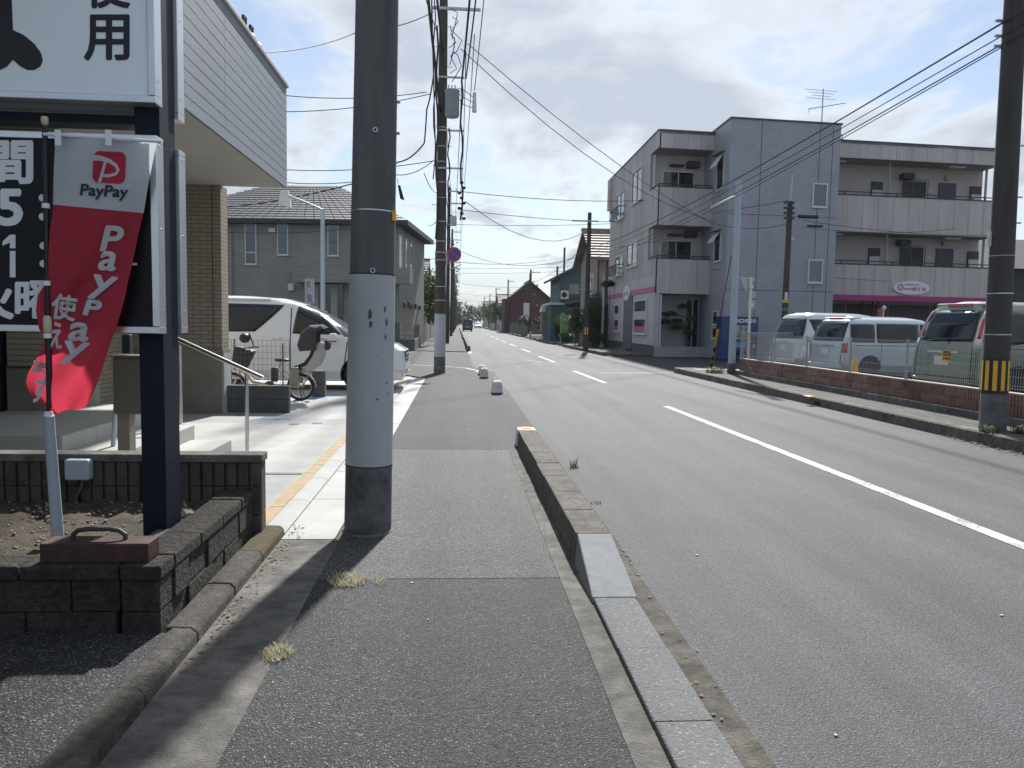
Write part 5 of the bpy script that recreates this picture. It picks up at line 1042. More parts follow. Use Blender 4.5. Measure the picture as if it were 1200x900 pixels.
# far poles on the left
def farpole(label, X, Y, h, r=.15, group=None, arms=1, lamp=False, m='pole_dark'):
    t, B, T = upole(label, (X, Y, 0), (X+rnd(-.1, .1), Y, h), r, r*.7, m, group=group)
    for k in range(arms): MB().box(X-.1-.6*(k % 2), X+.9, Y-.2, Y-.12, h-.35-.8*k, h-.27-.8*k).build('crossarm', 'galv', t)
    for k in range(3): MB().tube([(X+.2+.3*k, Y-.16, h-.3), (X+.2+.3*k, Y-.16, h-.1)], .03, 6).build('insulator', 'frame_white', t)
    if arms > 1: MB().lathe([(.2, 0), (.22, .05), (.22, .6), (.2, .65)], 12, (X+.35, Y-.2, h-2.6)).build('transformer', 'galv', t, smooth=True)
    for k in range(5): MB().sphere((X+rnd(.1, .7), Y-.2, h-1.2-rnd(0, 3.2)), (.10, .08, .08), 6, 4).build('connector', 'black_plastic', t)
    if lamp: MB().tube([(X, Y, 5), (X+.9, Y-.3, 5.4)], .03, 6).build('lamp_arm', 'galv', t)
    return t
Ys = [53, 80, 108, 137, 168, 200, 240, 290]
names = ['first', 'second', 'third', 'fourth', 'fifth', 'sixth', 'seventh', 'eighth']
for Y, nm, h in zip(Ys, names, (10.6, 11, 10, 11, 10.5, 11, 10, 10)): farpole('%s dark utility pole in the row beyond the transformer pole' % nm, -.80+.004*Y*.5, Y, h, arms=2, group='utility poles down the left side', lamp=nm in ('first', 'third'))
# right side poles
B3 = G(1163, 503, .165); d_ = at(1190, 0, B3.y)-B3; T3 = B3+d_*(8.2/d_.z)
z9 = lambda py: at(1170, py, B3.y).z
p3, B, T = upole('grey utility pole with yellow and black stripes beside the brown block wall', B3, T3, .165, .118, mat('pole_brown', (.062, .058, .054), .85, .25, 8, .25, 70, dirt=.3, stretch=(1, 1, .12)), [(.165, z9(461), mat('pole_foot', (.17, .175, .18), .85, .3, 9, .25, 90, dirt=.4), .002), (z9(460), z9(420), 'black_plastic', .004), (z9(344)-.006, z9(344)+.006, 'alu', .004), (z9(392)-.005, z9(392)+.005, 'alu', .004), (z9(300)-.004, z9(300)+.004, 'galv', .004)])
a3 = math.atan2(-B3.x, B3.y)
for k in range(-2, 3):
    ang = a3+.60*k-.02; mb = MB(); zt_, zb_ = z9(422.5), z9(457); pts = []
    for j in range(5):
        f_ = ang-.155+.31*j/4; pts.append((onpole(B, T, .165, .118, zb_, f_, .0062), onpole(B, T, .165, .118, zt_, f_, .0062)))
    for (q0, q1), (q2, q3) in zip(pts, pts[1:]): mb.add([q0, q2, q3, q1], [(0, 1, 2, 3)])
    mb.build('yellow_stripe', 'yellow', p3, fix=False)
p = onpole(B, T, .165, .118, z9(280), a3-1.1, .01); MB().box(p.x-.03, p.x+.02, p.y-.02, p.y+.02, p.z-.10, p.z+.10).build('white_plate', 'frame_white', p3)
for py in (25, 45, 172, 232, 262): p = onpole(B, T, .165, .118, z9(py), a3+1.4); MB().tube([p-Vector((.02, 0, 0)), p+Vector((.06, 0, 0))], .012, 6).build('step_bolt', 'galv', p3)
for py in (22, 40, 52): p = onpole(B, T, .165, .118, z9(py), a3-1.4); MB().tube([p+Vector((.02, 0, 0)), p-Vector((.09, 0, .0))], .02, 6).build('cable_clamp', 'galv', p3)
Bq = G(686, 411, .09); p4, B, T = upole('dark utility pole among the shrubs in front of the old houses', Bq, (Bq.x+.05, Bq.y, 7.4), .15, .10, 'pole_dark', [(.9, 1.4, 'black_plastic', .004)])
for k in (0, 1): MB().box(Bq.x-.10+.12*k, Bq.x-.03+.12*k, Bq.y-.165, Bq.y-.145, .95, 1.35).build('yellow_stripe', 'yellow', p4)
MB().box(Bq.x-.9, Bq.x+.5, Bq.y-.2, Bq.y-.13, 6.9, 6.97).build('crossarm', 'galv', p4)
MB().box(Bq.x-.95, Bq.x-.45, Bq.y-.2, Bq.y-.1, 3.1, 3.6).build('notice_board', mat('board_grey', (.28, .28, .27), .6, .1, 5), p4)
MB().tube([(Bq.x, Bq.y-.1, 3.35), (Bq.x-.5, Bq.y-.12, 3.35)], .02, 6).build('bracket', 'galv', p4)
for X, Y, h, lab in ((7.5, 79, 7.0, 'dark utility pole standing before the dark red house gable'), (7.5, 116, 8.0, 'dark utility pole at the left edge of the dark red house'), (7.6, 152, 8.4, 'dark utility pole past the dark red house'), (7.6, 185, 8.4, 'distant utility pole on the right side before the trees'), (7.7, 225, 9, 'most distant utility pole on the right side')): farpole(lab, X, Y, h, .13, arms=1)
pp = at(705, 412, 47); MB().tube([(pp.x, 47, 0), (pp.x+.05, 47, at(706, 322, 47).z)], [.09, .075], 10).build('steel_post', 'galv', label='pale bare steel post between the shrubs and the apartment block', cat='post', smooth=True)
# ================================================================== OVERHEAD WIRES
def wire(pts, r, label, group=None, sag=0.0, m='cable_black', name='overhead_wire'):
    P = [at(*p) if not isinstance(p, Vector) else p for p in pts]; out = []
    for a, b in zip(P, P[1:]):
        n = 8
        for k in range(n): t = k/n; out.append(lerp(a, b, t)-Vector((0, 0, sag*4*t*(1-t))))
    out.append(P[-1]); return MB().tube(out, r, 5).build(name, m, label=label, cat='wire', group=group, smooth=True)
gR = 'cables along the right side'
for py0, py1, r_, nm_ in ((22, 292, .013, 'thick topmost'), (37, 297, .008, 'thin second'), (47, 304, .010, 'third'), (50, 309, .008, 'lowest thin')):
    a = at(1183, py0, B3.y-.1); b = at(689, py1, 45); wire([a, b], r_, '%s of the black cables strung from the striped pole to the shrub pole' % nm_, gR, .35); wire([a, Vector((7.3, -14, a.z+.5))], r_, '%s of the black cables leaving the striped pole back along the street' % nm_, gR+' behind', .3)
wire([at(833, 243, 23.3), at(861, 230, 22.0)], .045, 'pale grey sleeve clamped on the upper right cable', m='frame_white', name='cable_sleeve')
gL = 'wires above the left poles'
for a, b, s, lab in (((540, 57, 22.6), (836, 259, 35), .75, 'lower wire slung from the transformer pole across to the stair tower'), ((548, 51, 22.6), (836, 263, 35), .35, 'upper wire slung from the transformer pole across to the stair tower')): wire([a, b], .013, lab, None, s)
for (x0, x1, xe, ye, r_) in ((478, 511, 516, 130, .035), (489, 515, 519, 60, .03), (585, 562, 546, 92, .02), (590, 566, 556, 106, .012), (572, 556, 541, 96, .028), (430, 498, 513, 40, .012), (500, 506, 511, 200, .016)):
    wire([(x0, -260, 13.0), (xe, ye, B2.y-.15)], r_, 'cable running along the sidewalk from the thick pole to the transformer pole', gL, .25)
for (xe, ye, X2, z2) in ((516, 130, -.6, 8.0), (541, 96, -.2, 9.2), (546, 60, .2, 10), (556, 40, .3, 10.2), (519, 200, -.6, 6.6), (519, 60, -.5, 9.8)):
    q = at(xe, ye, B2.y-.15); prev = q
    for Y in Ys[:5]: nx = Vector((X2, Y, z2+rnd(-.1, .1))); wire([prev, nx], .014, 'cable running from pole to pole down the left side', 'cables between the left poles', .45); prev = nx
for pts, lab in (([(300, 62, 16), (420, 37, 20), (508, 14, 22.6)], 'thin wire from the shop roof up to the transformer pole'), ([(334, 112, 22.6), (500, 108, 22.6)], 'upper level thin wire leaving the transformer pole leftwards over the house'), ([(334, 131, 22.6), (505, 110, 22.6)], 'sloping thin wire leaving the transformer pole leftwards over the house'),
    ([(334, 199, 23), (512, 188, 22.6)], 'lower thin wire between the shop and the transformer pole'), ([(334, 214, 23), (466, 205, 23), (508, 188, 22.6)], 'branching wire just below the lower thin wire'), ([(262, 243, 36), (415, 215, 26), (466, 190, 24), (497, 168, 22.6), (500, 128, 22.6), (508, 88, 22.6)], 'thick drop cable curving from the house to the transformer pole'), ([(497, 203, 22.9), (512, 226, 22.6)], 'short guy wire below the drop cable branch'), ([(262, 272, 39), (412, 268, 39)], 'thin wire along the front of the grey house'),
    ([(500, 262, 40), (513, 258, 22.6)], 'short wire from the grey house eave to the transformer pole')):
    wire(pts, .012 if 'thick' not in lab else .022, lab, None, .12)
hx = MB(); q = at(466, 222, 5.5)
MB().tube([at(466, 209, 5.35), at(466.5, 216, 5.35)], .002, 5).build('string', 'cable_black', label='thin string hanging beside the thick concrete pole', cat='string')
MB().hexa([at(466, 217, 5.36), at(469, 217, 5.36), at(469, 217, 5.38), at(466, 217, 5.38), at(469, 233, 5.36), at(474, 235, 5.36), at(474, 235, 5.38), at(469, 233, 5.38)]).build('rag', 'cable_black', label='small black rag hanging on a string beside the thick concrete pole', cat='rag')
gx = 'far wires crossing the street'
for a, b, s in (((536, 224, 30), (770, 234, 40), .2), ((540, 246, 30), (720, 260, 44), .1), ((545, 236, 26), (690, 268, 45), 1.0), ((535, 263, 53), (720, 262, 50), .1), ((535, 292, 53), (690, 297, 45), .9), ((533, 314, 80), (690, 312, 62), .1), ((533, 320, 80), (660, 318, 79), .1), ((530, 330, 100), (620, 336, 79), .3), ((530, 341, 108), (594, 347, 116), .3), ((531, 350, 137), (590, 352, 130), .3), ((640, 310, 79), (690, 290, 45), .3), ((640, 322, 79), (690, 300, 45), .4), ((619, 332, 79), (690, 283, 45), .5), ((594, 342, 116), (619, 336, 79), .3), ((580, 348, 152), (594, 344, 116), .3), ((504, 303, 40), (640, 305, 60), .3)):
    wire([a, b], .014, 'thin dark wire crossing above the street in the distance', gx, s)
for a, b, s in (((835, 376-60, 35), (1045, 330, 37), 0), ((940, 258, 30), (1190, 276, 30), .2), ((940, 266, 30), (1120, 268, 33), .2), ((835, 250, 34), (925, 235, 30), 0), ((720, 290, 40), (832, 268, 34), .1), ((838, 262, 33), (925, 262, 30), .2)):
    wire([a, b], .011, 'thin wire strung in front of the apartment block', 'wires in front of the apartment block', s)
# ================================================================== APARTMENT BLOCK
AA = R(4.5); du = (math.cos(AA), math.sin(AA)); dv = (.017, 1.0); A0 = (9.44, 36.5); AF = frame(A0, du, dv); AH = 10.68
ab = thing('apartment_block', 'three storey grey pink apartment block with a blue tiled stair tower and open galleries', 'apartment building', (16, 42, 0))
mat('panel_pink', (.55, .50, .49), .75, .08, 4, .12, 50, dirt=.22, stretch=(1, 1, .12)); mat('panel_core', (.06, .055, .055), .9, .1, 3); mat('pale_ground', (.52, .505, .53), .7, .06, 2, .1, 60, dirt=.12)
mat('soffit_grey', (.30, .295, .29), .8, .06, 2); mat('magenta', (.36, .035, .18), .5, .05, 4); mat('pink_trim', (.48, .10, .24), .5, .05, 4); mat('coping_dark', (.07, .065, .07), .5, .1, 4); mat('rail_dark', (.045, .035, .04), .5, .1, 4)
brickm('tower_x', (.27, .285, .335), (.30, .315, .365), (.47, .485, .52), .17, .070, 'x', .009, .4, .5, .15); brickm('tower_y', (.27, .285, .335), (.30, .315, .365), (.47, .485, .52), .17, .070, 'y', .009, .4, .5, .15)
DP = 12.3
def fp(a0, a1, b0, b1, z0, z1, nm, m, parent=None, **k): return MB().fbox(AF, a0, a1, b0, b1, z0, z1).build(nm, m, parent or ab, **k)
Zs = dict(top=AH, s3=9.9, r3=8.2, p3t=8.08, p3b=6.3, r2=4.82, p2t=4.70, p2b=3.05)
TB = -2.3; t0a, _ = onp(852, 280, AF(0, TB, 0).xy, du); t1a, _ = onp(981, 250, AF(0, TB, 0).xy, du); WE, _ = onp(1170, 250, A0, du)
# core volumes
fp(.02, 2.62, 1.5, DP, 0, AH-.1, 'core', 'panel_core'); fp(t1a+.0, WE-.02, 1.45, DP, 0, AH-.1, 'core', 'panel_core')
fp(.02, WE-.02, DP-.3, DP, 0, AH-.1, 'back_wall', 'panel_pink')
roof = fp(.0, WE, .0, DP, AH-.1, AH-.02, 'roof', 'soffit_grey')
# tower
tw = fp(t0a, t1a, TB, 3.0, -.05, AH+.12, 'tower', 'tower_x')
MB().fbox(AF, t0a-.012, t0a+.01, TB+.01, 1.5, -.05, AH+.115).build('tower_side', 'tower_y', tw)
MB().fbox(AF, t0a-.05, t1a+.05, TB-.05, 3.05, AH+.12, AH+.19).build('coping', 'coping_dark', tw)
for px in (889, 957, 972): 
    a, _ = onp(px, 250, AF(0, TB, 0).xy, du); MB().fbox(AF, a-.012, a+.012, TB-.006, TB+.01, 0.2, AH+.1).build('expansion_joint', 'panel_core', tw)
for z in (3.2, 6.6): MB().fbox(AF, t0a+.02, t1a-.02, TB-.005, TB+.01, z-.012, z+.012).build('expansion_joint', 'panel_core', tw)
TF = frame(AF(0, TB, 0).xy, du, dv)
for px0, px1, py0, py1 in ((952.5, 968.5, 214.5, 243.5), (947, 963, 304, 332)):
    a0, z1 = onp(px0, py0, AF(0, TB, 0).xy, du); a1, z0 = onp(px1, py1, AF(0, TB, 0).xy, du); window(tw, TF, a0, a1, z0, z1, 0, gl='glass_grey', fw=.06, depth=.06)
TS0 = AF(t0a, 0, 0).xy; TSF = frame(TS0, (-dv[0], -dv[1]), (du[0], du[1]))         # left flank of the tower, b outward is -du
for (px0, px1, py0, py1) in ((841.5, 848.5, 184, 220), (838.5, 844.5, 273, 306), (836, 841.5, 364, 381), (835.5, 841, 383, 397)):
    a0, z1 = onp(px0, py0, TS0, (-dv[0], -dv[1])); a1, z0 = onp(px1, py1, TS0, (-dv[0], -dv[1])); window(tw, TSF, a0, a1, z0, z1, -.014, gl='glass_dark', fw=.06, depth=.05)
    if py0 < 300:
        zz_ = lerp(z0, z1, .62); P = [TSF(a0, -.05, z1), TSF(a1, -.05, z1), TSF(a1, -.42, zz_), TSF(a0, -.42, zz_)]; MB().prism(P, (0, 0, .03)).build('open_sash', 'frame_white', tw)
        MB().prism([TSF(a0-.1, -.05, z1+.03), TSF(a1+.1, -.05, z1+.03), TSF(a1+.1, -.3, z1-.02), TSF(a0-.1, -.3, z1-.02)], (0, 0, .03)).build('window_hood', 'coping_dark', tw)
# left wing: balconies
def band(a0, a1, b, z0, z1, n, nm='facade_panel', m='panel_pink', thick=.06):
    for k in range(n): fp(lerp(a0, a1, k/n)+.008, lerp(a0, a1, (k+1)/n)-.008, b, b+thick, z0, z1, nm, m)
LA = t0a-.012
for (z0, z1) in ((Zs['s3'], AH), (Zs['p3b'], Zs['p3t']), (Zs['p2b'], Zs['p2t'])): band(.06, LA, 0, z0, z1, 4); fp(.06, LA, .062, .16, z0+.01, z1-.01, 'parapet', 'panel_core')
for z in (Zs['s3'], Zs['p3b'], Zs['p2b']): fp(.06, LA, .07, 1.5, z, z+.15, 'balcony_slab', 'soffit_grey')
for z in (Zs['p3t'], Zs['p2t']):
    fp(.0, LA, -.02, .16, z, z+.05, 'parapet_cap', 'rail_dark'); fp(.06, LA, .04, .09, z+.13, z+.18, 'rail', 'rail_dark')
    fp(-.0, .1, .16, 1.5, z, z+.05, 'parapet_cap', 'rail_dark'); fp(.02, .08, .16, 1.5, z+.13, z+.18, 'rail', 'rail_dark')
    for k in range(5): fp(.06+.6*k, .10+.6*k, .05, .09, z+.05, z+.13, 'rail_post', 'rail_dark')
for zf in (Zs['p3t']-1.05, Zs['p2t']-1.05):
    fp(.05, .11, 1.2, 1.32, zf, zf+2.8, 'corner_post', 'frame_white'); o_ = window(ab, frame(AF(0, 1.5, 0).xy, du, dv), .55, 2.2, zf+.1, zf+2.1, 0, fr='frame_white', gl='glass_dark', split=1, depth=.06)
    fp(.9, 1.6, 1.2, 1.45, zf+2.3, zf+2.4, 'laundry_bracket', 'panel_core')
    fp(1.75, 2.35, 1.0, 1.45, zf+2.25, zf+2.55, 'air_conditioner', 'panel_core')
fp(0, t0a, 1.48, 1.5, Zs['p2b'], AH-.1, 'balcony_wall', 'panel_pink')
# ground floor of the left wing
fp(.1, t0a, 1.44, 1.5, 0, Zs['p2b'], 'ground_wall', 'pale_ground'); fp(.0, .25, .05, .35, 0, Zs['p2b'], 'corner_column', 'pale_ground')
MB().tube([AF(.33, .1, 0), AF(.33, .1, 3.0)], .05, 8).build('drainpipe', 'frame_white', ab, smooth=True)
fp(.06, t0a-.02, -.02, .16, 0, .5, 'low_wall', brickm('low_brick', (.40, .40, .42), (.44, .44, .46), (.25, .25, .26), .26, .09, 'x', .012, .5, .6, .15))
dr = fp(t0a-.75, t0a-.1, 1.38, 1.43, .1, 2.8, 'door', 'glass_dark')
for a in (t0a-.80, t0a-.45, t0a-.12): MB().fbox(AF, a, a+.06, 1.33, 1.39, .1, 2.85).build('door_frame', 'alu', dr)
# street facade strips
nS = 20
for k in range(nS):
    b0, b1 = lerp(1.55, DP, k/nS)+.006, lerp(1.55, DP, (k+1)/nS)-.006
    for z0, z1 in ((4.0, 6.6), (6.61, AH)): fp(-.06, .0, b0, b1, z0, z1, 'facade_panel', 'panel_pink')
for (z0, z1) in ((Zs['s3'], AH), (Zs['p3b'], Zs['p3t']), (4.0, Zs['p2t'])):
    for b0, b1 in ((.0, .75), (.76, 1.54)): fp(-.06, .0, b0, b1-.006, z0, z1, 'facade_panel', 'panel_pink')
for b0 in [lerp(0, DP, k/8) for k in range(8)]: fp(-.055, .0, b0+.005, b0+DP/8-.005, 3.38, 3.99, 'facade_panel', 'pale_ground'); 
for b0 in [lerp(0, DP, k/16) for k in range(16)]: fp(-.05, .0, b0+.004, b0+DP/16-.004, .55, 3.12, 'facade_panel', 'pale_ground')
fp(-.085, .0, 0, DP, 3.125, 3.375, 'pink_band', 'pink_trim'); fp(-.07, .0, 0, DP, 0, .545, 'plinth', mat('plinth_dark', (.10, .10, .10), .9, .2, 5))
fp(-.1, .02, -.03, DP+.3, AH, AH+.06, 'coping', 'coping_dark'); fp(-.0, WE+.05, -.08, .1, AH, AH+.061, 'coping', 'coping_dark')
fp(-.25, -.06, DP-.5, DP+.2, AH-2.0, AH-.1, 'roof_box', 'panel_pink')
SFr = frame(A0, dv, (du[0], du[1]))                                                     # along the street facade, outward is -b
def sw(px0, px1, py0, py1, **k):
    a1, z1 = onp(px0, py0, A0, dv); a0, z0 = onp(px1, py1, A0, dv); return window(ab, SFr, a0, a1, z0, z1, -.06, **k), a0, a1, z0, z1
for (px0, px1, py0, py1, rail) in ((743.5, 754, 204, 233, 0), (725, 733.5, 230, 254, 1), (737, 748.5, 287, 311, 0), (723, 731.5, 302, 322, 1)):
    o_, a0, a1, z0, z1 = sw(px0, px1, py0, py1, fr='frame_white', gl='glass_dark', split=1, depth=.08, fw=.06); MB().fbox(SFr, lerp(a0, a1, .54), a1-.06, -.095, -.08, z0+.06, z1-.06).build('curtain_pane', 'glass_grey', o_)
    if rail:
        rl = MB()
        for (p, q) in ((z0+.05, z0+.09), (z0+.55, z0+.6)): rl.fbox(SFr, a0-.25, a1+.25, -.52, -.46, p, q); rl.fbox(SFr, a0-.25, a0-.2, -.5, -.1, p, q); rl.fbox(SFr, a1+.2, a1+.25, -.5, -.1, p, q)
        for k in range(9): rl.fbox(SFr, lerp(a0-.25, a1+.2, k/8), lerp(a0-.25, a1+.2, k/8)+.04, -.5, -.47, z0+.05, z0+.58)
        rl.build('window_rail', 'rail_dark', o_)
for (px0, px1, py0, py1) in ((721.5, 727, 357, 389), (745.5, 759, 352, 392)):
    o_, a0, a1, z0, z1 = sw(px0, px1, py0, py1, fr='frame_white', gl='glass_blue', depth=.09, fw=.08)
    MB().fbox(SFr, a0+.08, a1-.08, -.12, -.1, z0+.08, lerp(z0, z1, .22)).build('poster', 'pink_trim', o_); MB().fbox(SFr, a0+.08, a1-.08, -.12, -.1, lerp(z0, z1, .42), lerp(z0, z1, .66)).build('poster', mat('poster_pale', (.6, .45, .5), .6, .25, 14), o_)
a1, _ = onp(732, 380, A0, dv); a0, _ = onp(742, 380, A0, dv)
dr = MB().fbox(SFr, a0, a1, -.09, -.04, .25, 3.1).build('door', mat('shutter', (.14, .13, .145), .6, .1, 3), ab); MB().fbox(SFr, a0-.1, a1+.1, -.4, -.0, .0, .25).build('door_step', mat('step_red', (.2, .12, .09), .8, .2, 6), dr)
# oval signs
def oval(name, F, ac, zc, ra, rzz, b, label, full):
    t = thing(name, label, 'sign', F(ac, b, zc)); n = 36
    pts = [F(ac+ra*math.cos(2*math.pi*k/n), b, zc+rzz*math.sin(2*math.pi*k/n)) for k in range(n)]; back = F(ac, b+.08, zc)-F(ac, b, zc)
    MB().prism(pts, back).build('panel', mat('sign_pale', (.72, .70, .74), .4, .05, 4), t)
    f = lambda ca, cz, off: (lambda x, y: F(ac+ca+x, b-off, zc+cz+y))
    if full:
        mm = MATS['magenta']
        lettering('lettering', 'さくら', mm, t, f(ra*.42, -.05, .012), ra*.72, rzz*.50, .012); [MB().prism([f(-ra*.44+.075*k, -.09, .012)(0, 0), f(-ra*.44+.075*k, -.09, .012)(.055, 0), f(-ra*.44+.075*k, -.09, .012)(.055, .06+.02*(k % 2)), f(-ra*.44+.075*k, -.09, .012)(0, .06)], (0, .004, 0)).build('small_print', mm, t) for k in range(7)]
        [MB().prism([f(-ra*.38+.09*k, rzz*.40, .012)(0, 0), f(-ra*.38+.09*k, rzz*.40, .012)(.07, 0), f(-ra*.38+.09*k, rzz*.40, .012)(.07, .05), f(-ra*.38+.09*k, rzz*.40, .012)(0, .05)], (0, .004, 0)).build('small_print', mat('sign_teal', (.08, .22, .36), .5, 0), t) for k in range(9)]
        fl = MB()
        for k in range(8):
            th = 2*math.pi*k/8; cx_, cz_ = -ra*.62+.13*math.cos(th), .02+.13*math.sin(th); fl.add([F(ac+cx_+.055*math.cos(q*math.pi/4), b-.012, zc+cz_+.055*math.sin(q*math.pi/4)) for q in range(8)], [tuple(range(8))])
        fl.build('flower_emblem', mat('flower_tan', (.42, .26, .30), .6, .3, 20), t, fix=False)
    else:
        lettering('lettering', 'さくら', MATS['magenta'], t, (lambda x, y: F(ac-x, b-.012, zc-.03+y)), ra*1.2, rzz*.6, .012)
    return t
ac, zc = onp(1067, 337.5, A0, du); oval('oval_sign', AF, ac, zc, 1.0, .34, -.10, 'white oval sign with pink lettering above the magenta band', True)
ac, zc = onp(737, 344, A0, dv); oval('oval_sign', SFr, ac, zc, .85, .40, -.16, 'small white oval sign with pink lettering above the shop windows', False)
# right wing galleries
n = 12
for (z0, z1) in ((Zs['s3'], AH), (Zs['p3b'], Zs['p3t']), (Zs['p2b']+.16, Zs['p2t'])): band(t1a+.01, WE, 0, z0, z1, n); fp(t1a+.01, WE, .062, .16, z0+.01, z1-.01, 'parapet', 'panel_core')
for z in (Zs['s3'], Zs['p3b'], Zs['p2b']): fp(t1a+.01, WE, .07, 1.45, z, z+.15, 'gallery_slab', 'soffit_grey')
for z in (Zs['p3t'], Zs['p2t']):
    fp(t1a+.01, WE, -.02, .16, z, z+.06, 'parapet_cap', 'rail_dark'); fp(t1a+.01, WE, .04, .09, z+.17, z+.22, 'rail', 'rail_dark')
    for k in range(8): a = lerp(t1a+.1, WE-.1, k/7); fp(a, a+.06, .045, .085, z+.06, z+.17, 'rail_post', 'rail_dark')
fp(t1a+.01, WE, -.06, .06, Zs['p2b']-.12, Zs['p2b']+.15, 'magenta_band', 'magenta')
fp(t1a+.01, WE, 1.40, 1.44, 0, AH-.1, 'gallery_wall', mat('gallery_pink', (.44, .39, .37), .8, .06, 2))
GF = frame(AF(0, 1.40, 0).xy, du, dv); GP = AF(0, 1.40, 0).xy
mat('meter_white', (.5, .52, .52), .5, .05, 4); mat('door_purple', (.06, .05, .065), .5, .08, 3)
for zf, dy in ((Zs['p3t']-1.05, 0), (Zs['p2t']-1.05, 1)):
    for px0, px1 in ((1021, 1034), (1137, 1149.5)):
        a0, _ = onp(px0-4*dy, 215+90*dy, GP, du); a1, _ = onp(px1-4*dy, 215+90*dy, GP, du)
        w_ = fp(a0, a1, 1.32, 1.398, zf+.1, zf+2.05, 'meter_box', 'frame_dark'); MB().fbox(AF, a0+.03, a1-.03, 1.29, 1.318, zf+.2, zf+1.62).build('meter_door', 'meter_white', w_)
    a0, _ = onp(1056-4*dy, 215+90*dy, GP, du); a1, _ = onp(1086-4*dy, 215+90*dy, GP, du); o_ = window(ab, GF, a0, a1, zf+.9, zf+2.2, 0, fr='frame_white', gl='glass_dark', split=1)
    gr = MB()
    for k in range(14): gr.fbox(GF, lerp(a0, a1, k/13)-.012, lerp(a0, a1, k/13)+.012, -.14, -.11, zf+.9, zf+2.25)
    gr.build('window_grille', 'rail_dark', o_)
    a0, _ = onp(1100-4*dy, 215+90*dy, GP, du); a1, _ = onp(1120-4*dy, 215+90*dy, GP, du); fp(a0, a1, 1.33, 1.398, zf, zf+2.15, 'door', 'door_purple')
    fp(a0-.6, a0-.35, 1.33, 1.398, zf+1.6, zf+1.72, 'number_plate', 'meter_white'); fp(a0+.3, a0+.55, 1.25, 1.398, zf+2.28, zf+2.52, 'wall_lamp', mat('lamp_tan', (.4, .33, .25), .5, .1, 4))
    for px in (1048, 1163): a, _ = onp(px-4*dy, 215+90*dy, A0, du); MB().tube([AF(a, .5, zf), AF(a, .5, zf+2.85)], .06, 8).build('drainpipe', 'pipe_grey', ab, smooth=True)
    for f_ in (.09, .75): a = lerp(t1a, WE, f_); fp(a, a+.9, .55, .75, zf+2.78, zf+2.86, 'ceiling_lamp', 'frame_white') if dy == 0 else fp(a, a+.9, .55, .75, zf+2.55, zf+2.64, 'ceiling_lamp', 'frame_white')
    fp(lerp(t1a, WE, .52), lerp(t1a, WE, .58), .9, 1.38, zf+2.2, zf+2.48, 'air_conditioner', 'panel_core')
for k in range(4): a0, a1 = lerp(t1a+.2, WE-.2, k/4), lerp(t1a+.2, WE-.2, (k+1)/4); fp(a0+.06, a1-.06, 1.32, 1.398, 0, 2.8, 'shutter_door', mat('shutter_brown', (.075, .06, .06), .6, .1, 3))
for a in (11.3, 11.9, 12.2): fp(a, a+.06, .9, .98, 0, 2.9, 'column', 'rail_dark')
# antenna
aa, _ = onp(963, 142, AF(0, 1, 0).xy, du); ap = AF(aa, 1.0, AH+.1); an = thing('tv_antenna', 'thin television antenna on the roof of the stair tower', 'antenna', ap)
ztop = at(963, 104, ap.y).z
MB().tube([ap, (ap.x, ap.y, ztop)], .03, 6).build('mast', 'galv', an, smooth=True)
for k, (z, l_) in enumerate(((ztop-.05, .95), (ztop-.18, .75), (ztop-.32, .55), (ztop-.45, .85))): MB().tube([(ap.x-l_, ap.y, z), (ap.x+l_*.9, ap.y+.2, z)], .014, 5).build('element', 'galv', an)
MB().tube([(ap.x-.7, ap.y, ztop-1.0), (ap.x+1.2, ap.y, ztop-.65)], .02, 5).build('boom', 'galv', an)
for k in range(6): MB().tube([(ap.x-.6+.3*k, ap.y-.2, ztop-1.0+.06*k), (ap.x-.6+.3*k, ap.y+.25, ztop-1.0+.06*k)], .010, 5).build('element', 'galv', an)
MB().tube([(ap.x-.7, ap.y, ztop-1.0), (ap.x-.72, ap.y, ztop-1.25)], .010, 5).build('element', 'galv', an)
MB().tube([AF(aa+.45, .6, AH+.15), AF(aa+.45, .6, AH+.45), AF(aa+.95, .6, AH+.45), AF(aa+.95, .6, AH+.15)], .035, 6).build('roof_hatch_rail', 'galv', label='small steel hoop on the tower roof beside the antenna', cat='rail')
# pine in front of the ground floor
pb = AF(1.9, .75, 0); pn = thing('pine_tree', 'clipped garden pine with flat layered branches before the apartment wall', 'tree', pb)
tr_ = [pb, pb+Vector((.05, 0, .7)), pb+Vector((-.15, 0, 1.3)), pb+Vector((.1, 0, 1.9)), pb+Vector((-.05, 0, 2.4))]
tk = MB().tube(tr_, [.09, .08, .065, .05, .03], 8); cr = MB()
for dx, dz, rx in ((-.9, 2.1, .5), (-.55, 1.75, .35), (-1.15, 1.7, .35), (-.2, 2.5, .45), (.1, 1.2, .35), (-.5, 1.45, .4), (.25, 1.9, .25)):
    tk.tube([pb+Vector((0, 0, dz-.15)), pb+Vector((dx, 0, dz-.05))], [.03, .015], 5); leaves(cr, [(pb+Vector((dx, 0, dz)), (rx, .35, .13))], 320, .06)
tk.build('trunk', 'bark', pn, smooth=True); cr.build('crown', 'leaf_mid', pn, fix=False)
